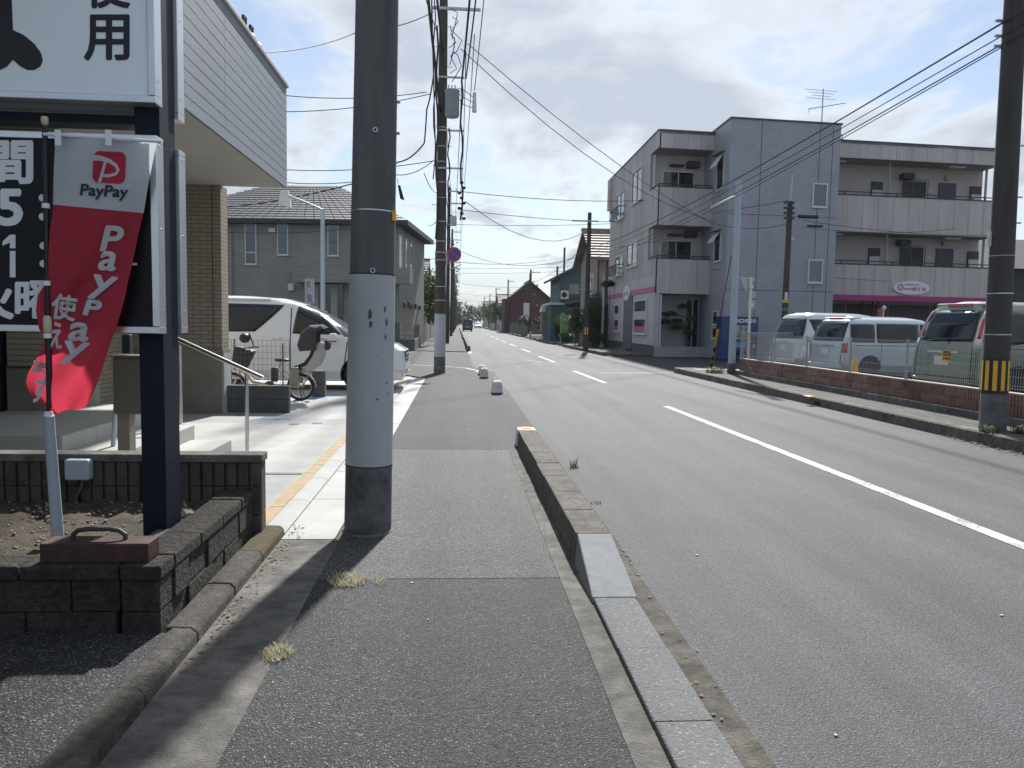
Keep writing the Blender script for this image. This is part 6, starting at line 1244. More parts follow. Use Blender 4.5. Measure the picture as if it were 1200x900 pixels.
# ================================================================== VENDING MACHINE, SIGN POST, LAMP POLE, GUY
vb = AF(3.45, TB-.95, 0); vx = at(845, 400, vb.y-.1).x; vx1 = at(888, 400, vb.y-.1).x; vz = at(870, 371, vb.y-.1).z
vm = thing('vending_machine', 'blue drinks vending machine against the tiled stair tower', 'vending machine', (vx, vb.y, 0)); mat('vend_blue', (.015, .04, .16), .35, .08, 4, coat=.3)
MB().box(vx, vx1, vb.y-.1, vb.y+.65, .05, vz).build('cabinet', 'vend_blue', vm, bevel=.02)
wx0, wx1 = lerp(vx, vx1, .32), lerp(vx, vx1, .78); yf = vb.y-.1
wn = MB().box(wx0, wx1, yf-.02, yf+.01, vz*.56, vz*.80).build('display_window', mat('vend_window', (.30, .40, .48), .2, .35, 12), vm)
for r_ in range(2):
    for k in range(6): x = lerp(wx0+.06, wx1-.06, k/5); MB().lathe([(.03, 0), (.03, .14), (.015, .18)], 8, (x, yf-.045, vz*.57+.24*r_)).build('bottle', [mat('b_red', (.4, .05, .04), .4, 0), mat('b_yel', (.6, .45, .1), .4, 0), mat('b_grn', (.12, .3, .12), .4, 0), 'frame_white'][(k+r_*2) % 4], wn)
MB().box(wx0, wx1, yf-.015, yf+.01, vz*.49, vz*.54).build('button_panel', mat('vend_tan', (.42, .32, .22), .5, .15, 8), vm)
MB().box(lerp(vx, vx1, .32), lerp(vx, vx1, .7), yf-.015, yf+.01, vz*.30, vz*.43).build('advert_panel', mat('vend_sky', (.12, .30, .55), .5, .4, 9), vm)
MB().box(lerp(vx, vx1, .84), lerp(vx, vx1, .95), yf-.015, yf+.01, vz*.26, vz*.55).build('coin_panel', 'black_plastic', vm)
MB().box(lerp(vx, vx1, .86), lerp(vx, vx1, .93), yf-.022, yf-.014, vz*.30, vz*.38).build('sticker', mat('sticker_yellow', (.6, .52, .2), .5, .1, 6), vm)
MB().box(wx0, wx1-.05, yf-.012, yf+.01, vz*.12, vz*.22).build('pickup_slot', 'dark_hole', vm)
lettering('lettering', 'BOSS', 'letter_white', vm, lambda x, y: Vector((lerp(vx, vx1, .58)+x, yf-.008, vz*.905+y)), .78, .15, .012)
MB().lathe([(.10, -.006), (.10, .004)], 18, (lerp(vx, vx1, .88), yf-.003, vz*.905), 'y').build('emblem', mat('boss_grey', (.4, .45, .55), .5, .2, 20), vm)
lb = G(857, 438, .165); lt_ = at(866, 216, lb.y); lpn = thing('lamp_pole', 'plain pale blue grey steel pole on the raised sidewalk by the wall end', 'pole', lb)
mat('pole_pale', (.36, .42, .48), .5, .06, 4, metal=.3)
MB().tube([lb, lerp(lb, lt_, .5), lt_], [.105, .095, .08], 16).build('shaft', 'pole_pale', lpn, smooth=True); MB().lathe([(.118, 0), (.118, .28), (.105, .3)], 16, lb).build('base_sleeve', mat('sleeve_dark', (.07, .085, .09), .7, .2, 8), lpn, smooth=True)
MB().lathe([(.085, 0), (.09, .02), (.07, .09)], 12, lt_).build('cap', 'pole_pale', lpn, smooth=True)
for py in (228, 268, 312): q = lerp(lb, lt_, (438-py)/(438-216)); MB().tube([q-Vector((.14, 0, 0)), q+Vector((.14, 0, 0))], .018, 6).build('cable_clip', 'galv', lpn)
gy = thing('guy_wire', 'guy wire with a yellow and black striped cover beside the pale pole', 'guy wire', at(836, 432, 26.5)); ga = G(833, 432); gb = at(857, 300, lb.y)
MB().tube([ga, gb], .012, 6).build('wire', 'cable_black', gy); q1, q2 = lerp(ga, gb, .02), lerp(ga, gb, .40)
for k in range(9): MB().tube([lerp(q1, q2, k/9), lerp(q1, q2, (k+1)/9)], .038, 10).build('cover_band', 'yellow' if k % 2 or k > 5 else 'black_plastic', gy, smooth=True)
# rear of a triangular road sign
sb = atX(877, 420, 8.6); ts = thing('traffic_sign', 'back of an inverted triangular road sign with small boards on a white post', 'sign', (sb.x, sb.y, .12))
zt_ = at(874, 325, sb.y).z; MB().tube([(sb.x, sb.y, .1), (sb.x-.02, sb.y, zt_)], .035, 10).build('post', 'frame_white', ts, smooth=True)
c = at(876, 335, sb.y+.06); s_ = .24; MB().prism([(c.x-s_, c.y, c.z+.25), (c.x+s_, c.y, c.z+.25), (c.x+.03, c.y, c.z-.2), (c.x-.03, c.y, c.z-.2)], (0, .012, 0)).build('board', mat('sign_back', (.40, .41, .42), .5, .1, 8, metal=.4), ts)
for py, w_, h_ in ((345, .12, .10), (357, .10, .13)): c = at(881, py, sb.y+.06); MB().box(c.x-w_, c.x+w_, c.y, c.y+.012, c.z-h_, c.z+h_).build('board', 'sign_back', ts)
for py in (336, 357): c = at(880, py, sb.y-.0); MB().box(c.x-.06, c.x+.06, c.y-.05, c.y+.05, c.z-.04, c.z+.04).build('clamp', 'frame_white', ts)
# dark pole before the tower
dpb = at(918, 400, 29.5); dp1 = at(926, 236, 29.5); dpo, B, T = upole('dark slim utility pole in front of the blue tiled tower', (dpb.x, 29.5, 0), dp1, .13, .10, 'pole_dark', [(at(920, 353, 29.5).z-.06, at(920, 353, 29.5).z+.06, 'yellow', .006), (at(920, 362, 29.5).z-.08, at(920, 362, 29.5).z+.04, mat('pole_green', (.1, .2, .16), .7, .1, 5), .006)])
MB().tube([dp1, at(929, 205, 29.5)], .025, 6).build('top_rod', 'galv', dpo); q = at(924, 282, 29.5); MB().tube([q, q+Vector((.22, -.05, .1))], .035, 6).build('lamp', 'frame_white', dpo)
for px, py, w_ in ((947, 254, .38), (955, 265, .3)): c = at(px, py, 29.4); MB().tube([c-Vector((w_, 0, 0)), c+Vector((w_, 0, .0))], .07 if w_ > .35 else .045, 8).build('cable_closure', 'cable_black', dpo)
for k in range(4): q = at(924, 238+6*k, 29.4); MB().box(q.x-.22, q.x+.2, q.y-.1, q.y-.05, q.z-.04, q.z+.04).build('bracket', 'pole_dark', dpo)
q = at(921, 347, 29.3); MB().box(q.x-.05, q.x+.05, q.y-.05, q.y, q.z-.15, q.z+.15).build('white_plate', 'frame_white', dpo)
# ================================================================== CAR PARK WALL AND FENCE
wl = thing('block_wall', 'low reddish brown ribbed block wall along the car park', 'wall', (8.0, 14, .16))
mats_w = [mat('brown_block_%d' % k, c_, .9, .22, 8, .35, 50, dirt=.35) for k, c_ in enumerate(((.26, .155, .12), (.225, .133, .105), (.285, .172, .135)))]
rows_ = [(.285, .445), (.45, .60)]
WX, Y1 = 7.97, 21.2
for r_, (z0, z1) in enumerate(rows_):
    y = 5.0-.2*r_
    while y < Y1-.02:
        y2 = min(y+.40, Y1); mb = MB().box(WX+.012, WX+.13, y+.003, y2-.003, z0, z1); nb = 6
        if y < 13:
            for k in range(nb): mb.box(WX, WX+.013, lerp(y, y2, (k+.15)/nb), lerp(y, y2, (k+.85)/nb), z0+.002, z1-.002)
        else: mb.box(WX+.004, WX+.013, y+.006, y2-.006, z0+.002, z1-.002)
        mb.build('block', random.choice(mats_w), wl); y = y2
ft = thing('wall_footing', 'grey concrete footing step under the brown block wall', 'footing', (7.9, 14, .16), kind='structure')
y = 4.5
while y < Y1: y2 = min(y+1.8, Y1+.06); MB().box(7.86, 8.12, y+.004, y2-.004, .1, .283).build('footing_block', 'old_concrete', ft, bevel=.01); y = y2
y = 4.8
while y < Y1: y2 = min(y+1.2, Y1+.01); MB().box(WX-.006, WX+.142, y+.002, y2-.002, .603, .622).build('cap_stone', mat('cap_pale', (.42, .38, .32), .8, .15, 8), wl); y = y2
ff2 = thing('mesh_fence', 'galvanised wire mesh fence standing on the brown block wall', 'fence', (8.04, 14, .62)); mat('fence_grey', (.32, .33, .33), .5, .1, 8, metal=.15)
k = 0; y = 5.3
while y < Y1+.01:
    MB().tube([(8.04, y, .55), (8.04, y, 1.33)], .022, 8).build('post', 'fence_grey', ff2, smooth=True)
    if y+1.98 <= Y1+.6:
        y2 = min(y+1.98, Y1-.05); mb = MB(); n_ = int((y2-y)/.05)
        for j in range(n_+1): yy = lerp(y, y2, j/n_); mb.box(8.02, 8.0245, yy-.0026, yy+.0026, .66, 1.31)
        for z in (.68, .72, .85, .98, 1.11, 1.24, 1.28, 1.31): mb.box(8.016, 8.021, y, y2, z-.0032, z+.0032)
        mb.build('mesh_panel', 'fence_grey', ff2, kind='stuff')
    y += 1.98
# return fence across the end of the car park
ff3 = thing('mesh_fence', 'mesh fence closing the far end of the car park before the vending machine', 'fence', (9, 23.8, .12))
fe0, fe1 = Vector((8.04, 21.3, 0)), Vector((12.4, 24.6, 0)); n_ = 60; mb = MB()
for j in range(n_+1): p = lerp(fe0, fe1, j/n_); mb.tube([(p.x, p.y, .2), (p.x, p.y, 1.32)], .003, 4)
for z in (.3, .6, .9, 1.3): mb.tube([(fe0.x, fe0.y, z), (fe1.x, fe1.y, z)], .005, 4)
mb.build('mesh_panel', 'fence_grey', ff3, kind='stuff')
MB().tube([(fe0.x, fe0.y, 1.33), (fe1.x, fe1.y, 1.33)], .022, 6).build('top_rail', 'fence_grey', ff3)
for k in range(4): p = lerp(fe0, fe1, k/3); MB().tube([(p.x, p.y, .1), (p.x, p.y, 1.33)], .025, 8).build('post', 'fence_grey', ff3)
# yellow notice on the fence, traffic cone, yellow kerb reflector
q = atX(1109, 417, 8.005); nb_ = thing('notice', 'small yellow notice with black lettering hung on the mesh fence', 'sign', q)
MB().box(8.0, 8.008, q.y-.10, q.y+.10, q.z-.09, q.z+.09).build('board', 'yellow', nb_)
[MB().box(7.996, 7.999, q.y+.07-.05*k-.032, q.y+.07-.05*k, q.z+dz, q.z+dz+.035).build('small_print', 'letter_black', nb_) for k in range(3+(dz > 0)) for dz in (-.06, .0, .045)]
cp = atX(1001, 437, 9.2); cn = thing('traffic_cone', 'yellow traffic cone on the car park beside the ice blue van', 'traffic cone', (cp.x, cp.y, .12))
zt_ = at(1001, 418, cp.y).z; MB().box(cp.x-.17, cp.x+.17, cp.y-.17, cp.y+.17, .12, .15).build('base', 'yellow', cn, bevel=.01); MB().lathe([(.15, .15), (.03, zt_), (.02, zt_+.01)], 16, (cp.x, cp.y, 0)).build('cone', mat('cone_yellow', (.8, .40, .02), .5, .08, 5), cn, smooth=True)
q = G(948, 465, .165); MB().box(q.x-.06, q.x+.06, q.y-.12, q.y+.12, .16, .185).build('reflector_stud', 'orange_reflect', label='small yellow marker lying on the raised sidewalk', cat='marker', bevel=.008)
MB().box(7.35, 8.9, 23.2, 23.55, .15, .172).build('ramp_plate', 'new_concrete', label='pale concrete plate at the end of the raised sidewalk', cat='plate')
# lot edge pole light (small white lamp) and tan post near the galleries
q = at(1036, 361, 30); MB().sphere(q, (.09, .09, .11), 8, 6).tube([q, (q.x-.1, 30, 0)], .025, 6).build('garden_lamp', 'frame_white', label='small white globe lamp on a thin post before the galleries', cat='lamp', smooth=True)
q = at(1033, 366, 31); MB().box(q.x-.1, q.x+.1, 31, 31.15, 0, q.z+.15).build('marker_post', mat('brick_orange', (.35, .15, .08), .8, .1, 5), label='short orange brown post before the galleries', cat='post')
# dark houses at the right edge behind the block
rh = thing('house', 'dark house with balcony seen at the right edge behind the striped pole', 'house', (29, 40, 0)); MB().box(28.8, 40, 44, 54, 0, 5.2).build('wall', mat('dark_wall', (.08, .075, .07), .8, .2, 2), rh)
MB().add([(28.0, 43.2, 5.2), (41, 43.2, 5.2), (41, 54.8, 5.2), (28.0, 54.8, 5.2), (28.0, 49, 7.6), (41, 49, 7.6)], [(0, 1, 5, 4), (2, 3, 4, 5), (0, 4, 3), (1, 2, 5), (0, 1, 2, 3)]).build('roof', 'roof_under', rh)
for k in range(6): MB().box(29.2+.25*k, 29.24+.25*k, 43.2, 43.25, 2.9, 3.9).build('balcony_rail', 'frame_white', rh)
MB().box(29.1, 30.8, 43.15, 43.3, 3.9, 3.97).build('balcony_rail', 'frame_white', rh); MB().box(29.4, 30.6, 43.9, 43.98, 1.0, 2.6).build('window', 'glass_blue', rh)
# ================================================================== OLD HOUSES ON THE RIGHT
def house(label, x0, x1, y0, y1, ez, rh_, wm, rm_, ridge='y', over=.5, wins=(), name='house', sx=None):
    t = thing(name, label, 'house', ((x0+x1)/2, (y0+y1)/2, 0)); MB().box(x0, x1, y0, y1, 0, ez).build('wall', wm, t); o = over
    if ridge == 'y':
        xm = sx if sx is not None else (x0+x1)/2
        MB().prism([(x0, y0+.01, ez-.02), (x1, y0+.01, ez-.02), (xm, y0+.01, ez+rh_-.1)], (0, y1-y0-.02, 0)).build('gable', wm, t)
        for (ax, bx) in ((x0-o, xm), (x1+o, xm)):
            za_ = ez-rh_*o/abs(xm-(x0 if ax < xm else x1)); n_ = 9; rf_ = MB().prism([(ax, y0-o, za_), (bx, y0-o, ez+rh_), (bx, y0-o, ez+rh_+.12), (ax, y0-o, za_+.12)], (0, y1-y0+2*o, 0)).build('roof', rm_, t)
            tl_ = MB()
            for k in range(n_): t0_, t1_ = k/n_, (k+1)/n_; tl_.hexa([(lerp(ax, bx, t0_), y0-o, lerp(za_, ez+rh_, t0_)+.12), (lerp(ax, bx, t0_), y1+o, lerp(za_, ez+rh_, t0_)+.12), (lerp(ax, bx, t1_), y1+o, lerp(za_, ez+rh_, t1_)+.121), (lerp(ax, bx, t1_), y0-o, lerp(za_, ez+rh_, t1_)+.121), (lerp(ax, bx, t0_), y0-o, lerp(za_, ez+rh_, t0_)+.2), (lerp(ax, bx, t0_), y1+o, lerp(za_, ez+rh_, t0_)+.2), (lerp(ax, bx, t1_), y1+o, lerp(za_, ez+rh_, t1_)+.14), (lerp(ax, bx, t1_), y0-o, lerp(za_, ez+rh_, t1_)+.14)])
            tl_.build('roof_tiles', rm_, rf_, kind='stuff')
        MB().box(xm-.15, xm+.15, y0-o-.05, y1+o+.05, ez+rh_+.08, ez+rh_+.3).build('ridge', rm_, t)
    else:
        ym = (y0+y1)/2; MB().prism([(x0+.01, y0, ez-.02), (x0+.01, y1, ez-.02), (x0+.01, ym, ez+rh_-.1)], (x1-x0-.02, 0, 0)).build('gable', wm, t)
        for (ay, by) in ((y0-o, ym), (y1+o, ym)):
            za_ = ez-rh_*o/abs(ym-y0); rf_ = MB().prism([(x0-o, ay, za_), (x0-o, by, ez+rh_), (x0-o, by, ez+rh_+.12), (x0-o, ay, za_+.12)], (x1-x0+2*o, 0, 0)).build('roof', rm_, t); tl_ = MB(); n_ = 10
            for k in range(n_): t0_, t1_ = k/n_, (k+1)/n_; tl_.hexa([(x0-o, lerp(ay, by, t0_), lerp(za_, ez+rh_, t0_)+.12), (x1+o, lerp(ay, by, t0_), lerp(za_, ez+rh_, t0_)+.12), (x1+o, lerp(ay, by, t1_), lerp(za_, ez+rh_, t1_)+.121), (x0-o, lerp(ay, by, t1_), lerp(za_, ez+rh_, t1_)+.121), (x0-o, lerp(ay, by, t0_), lerp(za_, ez+rh_, t0_)+.22), (x1+o, lerp(ay, by, t0_), lerp(za_, ez+rh_, t0_)+.22), (x1+o, lerp(ay, by, t1_), lerp(za_, ez+rh_, t1_)+.14), (x0-o, lerp(ay, by, t1_), lerp(za_, ez+rh_, t1_)+.14)])
            tl_.build('roof_tiles', rm_, rf_, kind='stuff')
        MB().box(x0-o-.05, x1+o+.05, ym-.15, ym+.15, ez+rh_+.08, ez+rh_+.3).build('ridge', rm_, t)
    for (face, a0, a1, z0, z1, g_) in wins:
        if face == 's': window(t, lambda a, b, z: Vector((a, y0+b, z)), a0, a1, z0, z1, 0, gl=g_, split=1 if a1-a0 > 1 else 0)
        else: window(t, lambda a, b, z: Vector((x0+b, -a, z)), -a1, -a0, z0, z1, 0, gl=g_, split=1 if a1-a0 > 1 else 0)
    return t
mat('roof_brown', (.17, .14, .12), .7, .25, 3); mat('roof_dark', (.075, .07, .072), .7, .25, 3); mat('wall_beige', (.33, .285, .25), .85, .1, 2, dirt=.15); mat('teal_wall', (.065, .135, .155), .7, .1, 2, dirt=.2); mat('red_wall', (.105, .048, .055), .8, .15, 2, dirt=.15); mat('wall_white', (.5, .5, .48), .8, .08, 1, dirt=.15); mat('wall_grey', (.24, .245, .25), .8, .1, 1, dirt=.15); mat('wall_dark', (.09, .085, .08), .85, .2, 2, dirt=.2)
oh = house('old beige house with a brown tiled roof next to the apartment block', 9.2, 15, 50.5, 57.5, 6.0, 1.9, 'wall_beige', 'roof_brown', 'x', .55, [('w', 52, 53.6, 3.6, 5.0, 'glass_dark')])
for x in (9.17, 9.75, 10.4): MB().box(x, x+.10, 50.42, 50.5, .0, 6.0).build('timber_post', 'wall_dark', oh)
MB().box(9.2, 10.6, 50.40, 50.47, 3.1, 3.2).build('timber_beam', 'wall_dark', oh); MB().box(9.25, 10.3, 50.43, 50.48, .2, 2.9).build('timber_wall', mat('timber', (.055, .04, .032), .8, .2, 3), oh)
MB().prism([(8.6, 49.6, 2.75), (10.6, 49.6, 2.75), (10.6, 50.5, 3.2), (8.6, 50.5, 3.2)], (0, 0, .1)).build('lean_to_roof', 'roof_dark', oh)
th = house('teal metal sided house with a sloping dark roof behind the shrubs', 8.3, 15.5, 62.5, 69, 5.35, 2.1, 'teal_wall', 'roof_dark', 'y', .55, [], sx=12.2)
MB().box(10.3, 15.5, 62.42, 62.49, 3.4, 6.3).build('beige_bay', 'wall_beige', th); MB().box(10.22, 10.3, 62.40, 62.49, 3.0, 6.4).build('timber_post', 'wall_dark', th)
MB().box(8.35, 8.95, 62.0, 62.42, 3.5, 4.2).build('air_conditioner', 'frame_white', th, bevel=.03); MB().lathe([(.22, -.01), (.22, .01)], 16, (8.6, 61.99, 3.85), 'y').build('fan_grille', 'frame_dark', th)
MB().box(7.6, 12.5, 62.6, 68, 0, 3.05).build('annex_wall', 'teal_wall', th); MB().box(7.5, 9.0, 62.3, 68.2, 3.05, 3.22).build('annex_roof', mat('tin_roof', (.55, .56, .56), .5, .1, 3), th)
for k in range(5): MB().box(7.58, 7.605, 62.8+1.05*k, 62.86+1.05*k, 0, 3.0).build('batten', 'wall_dark', th)
MB().prism([(8.6, 61.2, 3.0), (12.5, 61.2, 3.9), (12.5, 62.5, 4.2), (8.6, 62.5, 3.4)], (0, 0, .1)).build('lean_to_roof', 'roof_dark', th)
MB().box(8.7, 9.6, 62.2, 62.5, 2.95, 3.25).build('blue_sheet', mat('blue_tarp', (.02, .06, .2), .7, .2, 6), th)
q = at(650, 355, 66); ck = thing('shop_awning', 'small weathered white canopy lantern on the teal annex corner', 'awning', (7.3, 66.5, 2.2)); MB().hexa([(7.15, 66, 2.5), (7.6, 66, 2.5), (7.6, 67.2, 2.5), (7.15, 67.2, 2.5), (7.3, 66.1, 3.05), (7.6, 66.1, 3.05), (7.6, 67.1, 3.05), (7.3, 67.1, 3.05)]).build('hood', 'frame_white', ck); MB().box(7.25, 7.58, 66.1, 67.1, .9, 2.5).build('panel', mat('faded_orange', (.35, .2, .14), .7, .2, 4), ck)
rd_ = house('dark red two storey house with a gabled front', 7.9, 14.0, 117, 126, 5.3, 2.5, 'red_wall', 'roof_dark', 'y', .5, [('s', 10.0, 11.0, 2.4, 4.6, 'frame_white')])
MB().tube([(10.95, 116.6, 7.9), (10.95, 116.6, 9.0)], .18, 8).build('ridge_ornament', 'roof_dark', rd_); MB().box(7.2, 8.8, 117.6, 125, 0, 5.0).build('side_bay', 'red_wall', rd_); MB().box(7.0, 9.0, 117.3, 125.3, 5.0, 5.2).build('side_bay_roof', 'roof_dark', rd_)
# dark aerial mast behind the teal house
for px, py0, py1, lab in ((661, 290, 318, 'thin dark aerial mast rising behind the teal house'), (653, 312, 325, 'short dark aerial stub behind the teal house roof')): q = at(px, py1, 72); MB().tube([(q.x, 72, 4), (q.x, 72, at(px, py0, 72).z)], .10, 6).build('aerial_mast', 'wall_dark', label=lab, cat='mast')
# shrubs
sg_ = 'shrubs in front of the old houses'
def shrub(label, c, r, n, s, m, cat='shrub'):
    t = thing('shrub', label, cat, (c[0], c[1], 0), None); st_ = MB()
    for k in range(5): st_.tube([(c[0], c[1], .05), (c[0]+rnd(-.5, .5)*r[0], c[1]+rnd(-.5, .5)*r[1], c[2]+rnd(-.2, .4)*r[2])], [.03, .01], 5)
    st_.build('stem', 'bark', t); bl = [((c[0]+rnd(-.4, .4)*r[0], c[1]+rnd(-.4, .4)*r[1], c[2]+rnd(-.35, .35)*r[2]), (r[0]*rnd(.5, .75), r[1]*rnd(.5, .75), r[2]*rnd(.45, .7))) for _ in range(5)]
    leaves(MB(), bl, n, s).build('foliage', m, t, fix=False); return t
shrub('dark tall shrub wrapped around the foot of the shrub pole', (8.35, 47.2, 1.8), (.9, 1.3, 1.8), 2600, .07, 'leaf_dark'); shrub('dark bushy tree climbing beside the old beige house', (8.95, 49.2, 2.2), (.85, 1, 2.2), 2600, .07, 'leaf_dark'); shrub('mid green climbing shrub left of the shrub pole', (8.1, 52.5, 1.5), (.8, 1.5, 1.5), 2200, .07, 'leaf_mid')
shrub('clipped dark topiary ball beside the old beige house', (9.2, 46.9, 4.0), (.65, .6, .32), 900, .06, 'leaf_dark'); shrub('yellow green leafy bush beside the green banner', (8.0, 58.2, 1.5), (.55, .8, 1.0), 1500, .07, 'leaf_yellow'); shrub('low green bush under the green banner', (8.0, 56.2, .6), (.7, 1.2, .6), 1500, .07, 'leaf_mid'); shrub('dark green bush left of the yellow green bush', (7.9, 60.8, 1.0), (.5, .9, 1.0), 1200, .07, 'leaf_dark'); shrub('reddish brown shrub above the green banner', (8.7, 59.0, 2.4), (.8, .8, .5), 700, .07, mat('leaf_red', (.16, .06, .03), .7, .4, 5, trans=.25)); shrub('low dark hedge at the foot of the shrub pole', (8.2, 45.4, .6), (.9, 1.0, .6), 1500, .06, 'leaf_dark')
gq = at(662, 381, 56.0); gb_ = thing('banner_flag', 'bright green shop banner standing among the shrubs', 'flag', (gq.x, 56, 0)); MB().tube([(gq.x-.3, 56, 0), (gq.x-.3, 56, 2.3)], .02, 6).build('pole', 'frame_white', gb_)
zt_, zb_ = at(662, 369, 56).z, at(662, 393, 56).z; MB().hexa([(gq.x-.28, 55.99, zb_), (gq.x+.28, 56.06, zb_), (gq.x+.28, 56.07, zb_), (gq.x-.28, 56.0, zb_), (gq.x-.28, 55.99, zt_), (gq.x+.28, 55.95, zt_), (gq.x+.28, 55.96, zt_), (gq.x-.28, 56.0, zt_)]).build('cloth', mat('banner_green', (.20, .38, .16), .7, .3, 3, trans=.3), gb_)
MB().box(gq.x-.2, gq.x+.2, 55.93, 55.94, lerp(zb_, zt_, .72), lerp(zb_, zt_, .86)).build('print_blue', mat('print_blue', (.25, .45, .65), .7, .2, 8), gb_); MB().box(gq.x-.1, gq.x+.24, 55.96, 55.965, lerp(zb_, zt_, .25), lerp(zb_, zt_, .42)).build('print_orange', mat('print_orange', (.55, .25, .15), .7, .2, 8), gb_)
# white gate
wg = thing('gate', 'white barred garden gate with low posts before the teal annex', 'gate', (8.0, 70, 0)); gx0, gx1 = at(622, 390, 70).x, at(641, 390, 70).x
for k in range(15): x = lerp(gx0, gx1, k/14); MB().box(x-.02, x+.02, 70, 70.03, .25, 1.35).build('bar', 'wall_grey', wg)
for z in (.25, .75, 1.33): MB().box(gx0, gx1, 69.98, 70.05, z, z+.07).build('rail', 'wall_grey', wg)
MB().box(gx0-.1, gx0+.05, 69.9, 70.1, 0, .75).build('gate_post', 'frame_white', wg); MB().box(gx1, gx1+.18, 67.5, 67.7, 0, .75).build('gate_post', 'frame_white', wg); MB().box(gx0, gx1, 69.95, 70.1, .03, .24).build('kick_panel', 'frame_white', wg)
fw_ = thing('garden_wall', 'grey concrete garden wall panels in front of the dark red house', 'wall', (7.7, 100, 0))
for k in range(11): MB().box(7.55, 7.7, 84+2.6*k, 84+2.6*k+2.5, 0, 1.15+.25*(k % 3)).build('wall_panel', 'grey_block', fw_)
for X, Y, lab in ((8.6, 78, 'round dark shrub by the white gate'), (8.5, 98, 'low dark shrub behind the grey garden wall')): shrub(lab, (X, Y, 1.6), (1.0, 2.0, 1.5), 1500, .10, 'leaf_dark')
# ================================================================== FAR STREET
def bx_house(label, x0, x1, y0, y1, ez, rh_, wm, rm_, ridge): 
    near = x1 if x1 < 0 else x0; return house(label, x0, x1, y0, y1, ez, rh_, wm, rm_, ridge, .4, [('s', lerp(x0, x1, .2), lerp(x0, x1, .45), 3.6, 5.0, 'glass_blue'), ('s', lerp(x0, x1, .6), lerp(x0, x1, .85), 3.6, 5.0, 'glass_blue'), ('s', lerp(x0, x1, .3), lerp(x0, x1, .7), .9, 2.5, 'glass_dark')])
L_ = [('far pale house on the left past the broadleaf tree', -12, -3.2, 72, 82, 5.6, 1.8, 'wall_white', 'roof_dark', 'x'), ('far dark timber house on the left', -11, -2.6, 92, 101, 5.4, 1.9, 'wall_dark', 'roof_dark', 'y'), ('far beige house on the left with brown roof', -11, -2.8, 112, 121, 5.8, 1.8, 'wall_beige', 'roof_brown', 'x'), ('far grey block house on the left', -11, -2.6, 134, 146, 6.2, 1.6, 'wall_grey', 'roof_dark', 'y'), ('distant white house on the left', -11, -2.8, 165, 176, 5.6, 1.8, 'wall_white', 'roof_brown', 'x'), ('distant dark house on the left', -12, -2.6, 205, 220, 6, 2, 'wall_dark', 'roof_dark', 'y'), ('last beige house on the left before the trees', -12, -2.6, 255, 270, 6, 2, 'wall_beige', 'roof_dark', 'x'),
      ('far grey house on the right after the dark red house', 8.8, 16, 136, 146, 5.6, 1.9, 'wall_grey', 'roof_dark', 'y'), ('far white house on the right', 8.8, 17, 160, 172, 5.6, 1.8, 'wall_white', 'roof_brown', 'x'), ('distant dark house on the right', 8.6, 17, 196, 208, 6, 2, 'wall_dark', 'roof_dark', 'y'), ('distant pale house on the right before the trees', 8.6, 18, 240, 256, 6, 2, 'wall_white', 'roof_dark', 'x')]
for a in L_: bx_house(*a)
for i, (X, Y, z, r) in enumerate([(-3.2, 86, 2.4, 1.3), (-3.0, 105, 2.6, 1.3), (-3.2, 127, 2.8, 1.5), (-3.0, 155, 3, 1.6), (-3.2, 187, 3.2, 1.8), (-3.2, 235, 3.6, 2.2)]):
    tree('tree', '%s dark street side tree between the far houses on the left' % names[i], (X, Y, 0), 4, [((X, Y, z), (r, r, r)), ((X+.3*r, Y+.4, z+.6*r), (r*.7, r*.7, r*.7)), ((X-.5*r, Y, z+.3*r), (r*.8, r*.8, r*.7))], 1300, .16, 'leaf_dark', 'trees down the left side')
for i, (X, Y, z, r) in enumerate([(9.4, 131, 3.2, 1.9), (9.0, 152, 3.4, 2.0), (8.8, 180, 3.4, 2.0), (8.9, 216, 4, 2.4), (9.2, 228, 5, 2.8), (8.8, 265, 4.5, 2.8)]):
    tree('tree', '%s dark garden tree past the dark red house' % names[i], (X, Y, 0), 4, [((X, Y, z), (r, r, r)), ((X+.3*r, Y+.4, z+.6*r), (r*.7, r*.7, r*.7)), ((X-.5*r, Y, z+.3*r), (r*.8, r*.8, r*.7))], 1500, .18, 'leaf_dark' if i % 2 else 'leaf_mid', 'trees down the right side')
gw = thing('garden_wall', 'long pale wall along the far right side of the street', 'wall', (7.8, 130, 0))
for k in range(12): MB().box(7.7, 7.9, 128+5*k, 132.9+5*k, 0, 1.4).build('wall_panel', 'wall_white' if k % 3 else 'wall_grey', gw)
lf = thing('garden_wall', 'long grey wall along the far left side of the street', 'wall', (-2.5, 70, 0))
for k in range(14): MB().box(-2.6, -2.45, 62+6*k, 67.9+6*k, 0, 1.3+.3*(k % 2)).build('wall_panel', 'grey_block', lf)
fl = MB()
for k in range(44): x = rnd(-70, 80); y = rnd(330, 420); r = rnd(4, 7); leaves(fl, [((x, y, r*.8), (r, r, r*.8))], 420, .7)
fl.build('far_wood', 'leaf_dark', kind='stuff', label='far line of dark trees closing the end of the street', cat='trees', fix=False)
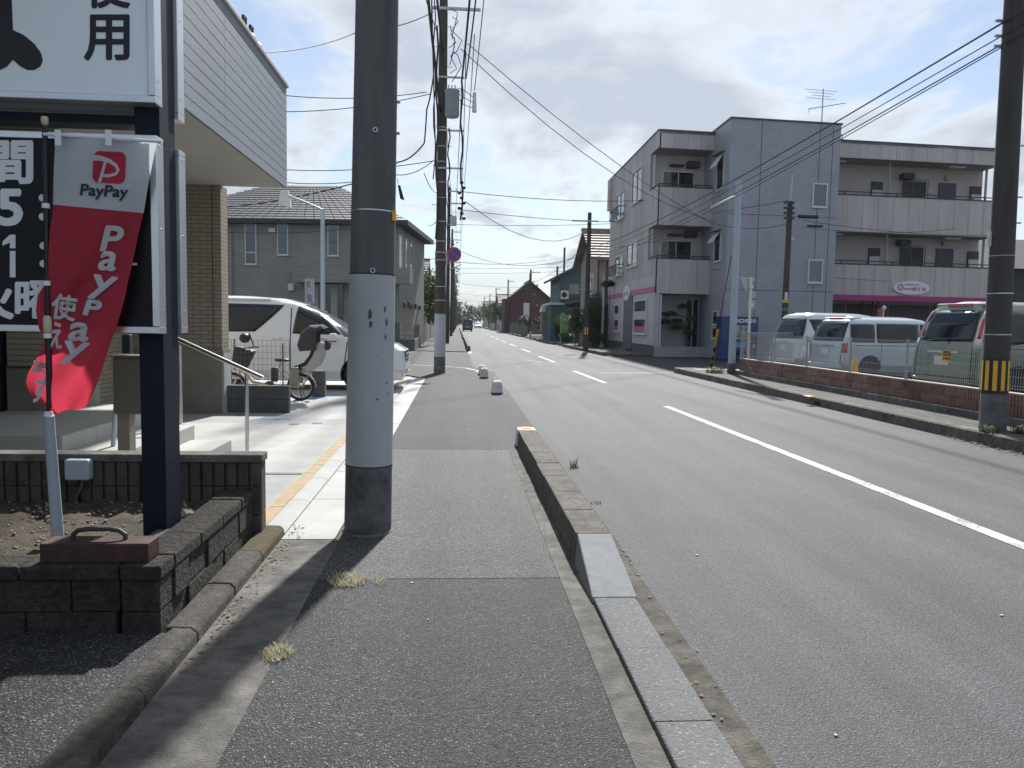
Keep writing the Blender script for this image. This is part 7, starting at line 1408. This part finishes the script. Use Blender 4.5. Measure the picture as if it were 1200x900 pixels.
for i, (x0, x1, y, h, lab) in enumerate([(-30, -12, 300, 9, 'pale far apartment block on the left at the end of the street'), (12, 26, 320, 10, 'grey far apartment block on the right at the end of the street'), (-8, 2.0, 440, 13, 'hazy tall block straight down the street')]):
    t = thing('building', lab, 'building', ((x0+x1)/2, y, 0)); MB().box(x0, x1, y, y+12, 0, h).build('wall', 'wall_grey' if i else 'wall_white', t)
    for r_ in range(int(h/3)):
        for k in range(6): MB().box(lerp(x0, x1, (k+.25)/6), lerp(x0, x1, (k+.75)/6), y-.05, y+.05, 3*r_+1, 3*r_+2.3).build('window', 'glass_dark', t)
q = at(526.5, 381, 92); bf = thing('banner_flag', 'thin yellow and red shop banner far down the left sidewalk', 'flag', (q.x, 92, 0)); MB().tube([(q.x-.25, 92, 0), (q.x-.25, 92, 2.6)], .03, 6).build('pole', 'frame_white', bf); MB().hexa([(q.x-.24, 91.97, .5), (q.x+.3, 92, .5), (q.x+.3, 92.03, .5), (q.x-.24, 92.0, .5), (q.x-.24, 91.97, 2.4), (q.x+.05, 92, 2.2), (q.x+.05, 92.03, 2.2), (q.x-.24, 92.0, 2.4)]).build('cloth', mat('banner_yellow', (.55, .5, .12), .7, .2, 3), bf); MB().box(q.x-.24, q.x+.28, 91.94, 91.96, .5, 1.0).build('print_red', 'sign_red', bf)
q = at(547, 366, 170); rs = thing('shop_sign', 'small red round shop sign far down the left side', 'sign', (q.x-.9, 170, 0)); MB().tube([(q.x-.9, 170, 0), (q.x-.9, 170, q.z)], .06, 6).build('post', 'galv', rs); MB().lathe([(.38, -.06), (.38, .06)], 16, (q.x-.5, 169.9, q.z), 'y').build('disc', 'sign_red', rs)
# ================================================================== HAZE
HAZE = .00011
if HAZE > 0:
    hz = MB().box(-880, 880, -50, 1700, -1.2, 24.0).build('haze', 'far_ground', kind='stuff', label='thin pale summer haze filling the air over the street', cat='haze')
    hm = bpy.data.materials.new('haze_volume'); hm.use_nodes = True; t = hm.node_tree; t.nodes.remove(t.nodes['Principled BSDF'])
    pv = nd(t, 'ShaderNodeVolumePrincipled'); pv.inputs['Color'].default_value = (.86, .92, 1, 1); pv.inputs['Density'].default_value = HAZE; pv.inputs['Anisotropy'].default_value = .3
    lk(t, pv.outputs[0], t.nodes['Material Output'].inputs['Volume']); hz.data.materials.clear(); hz.data.materials.append(hm)
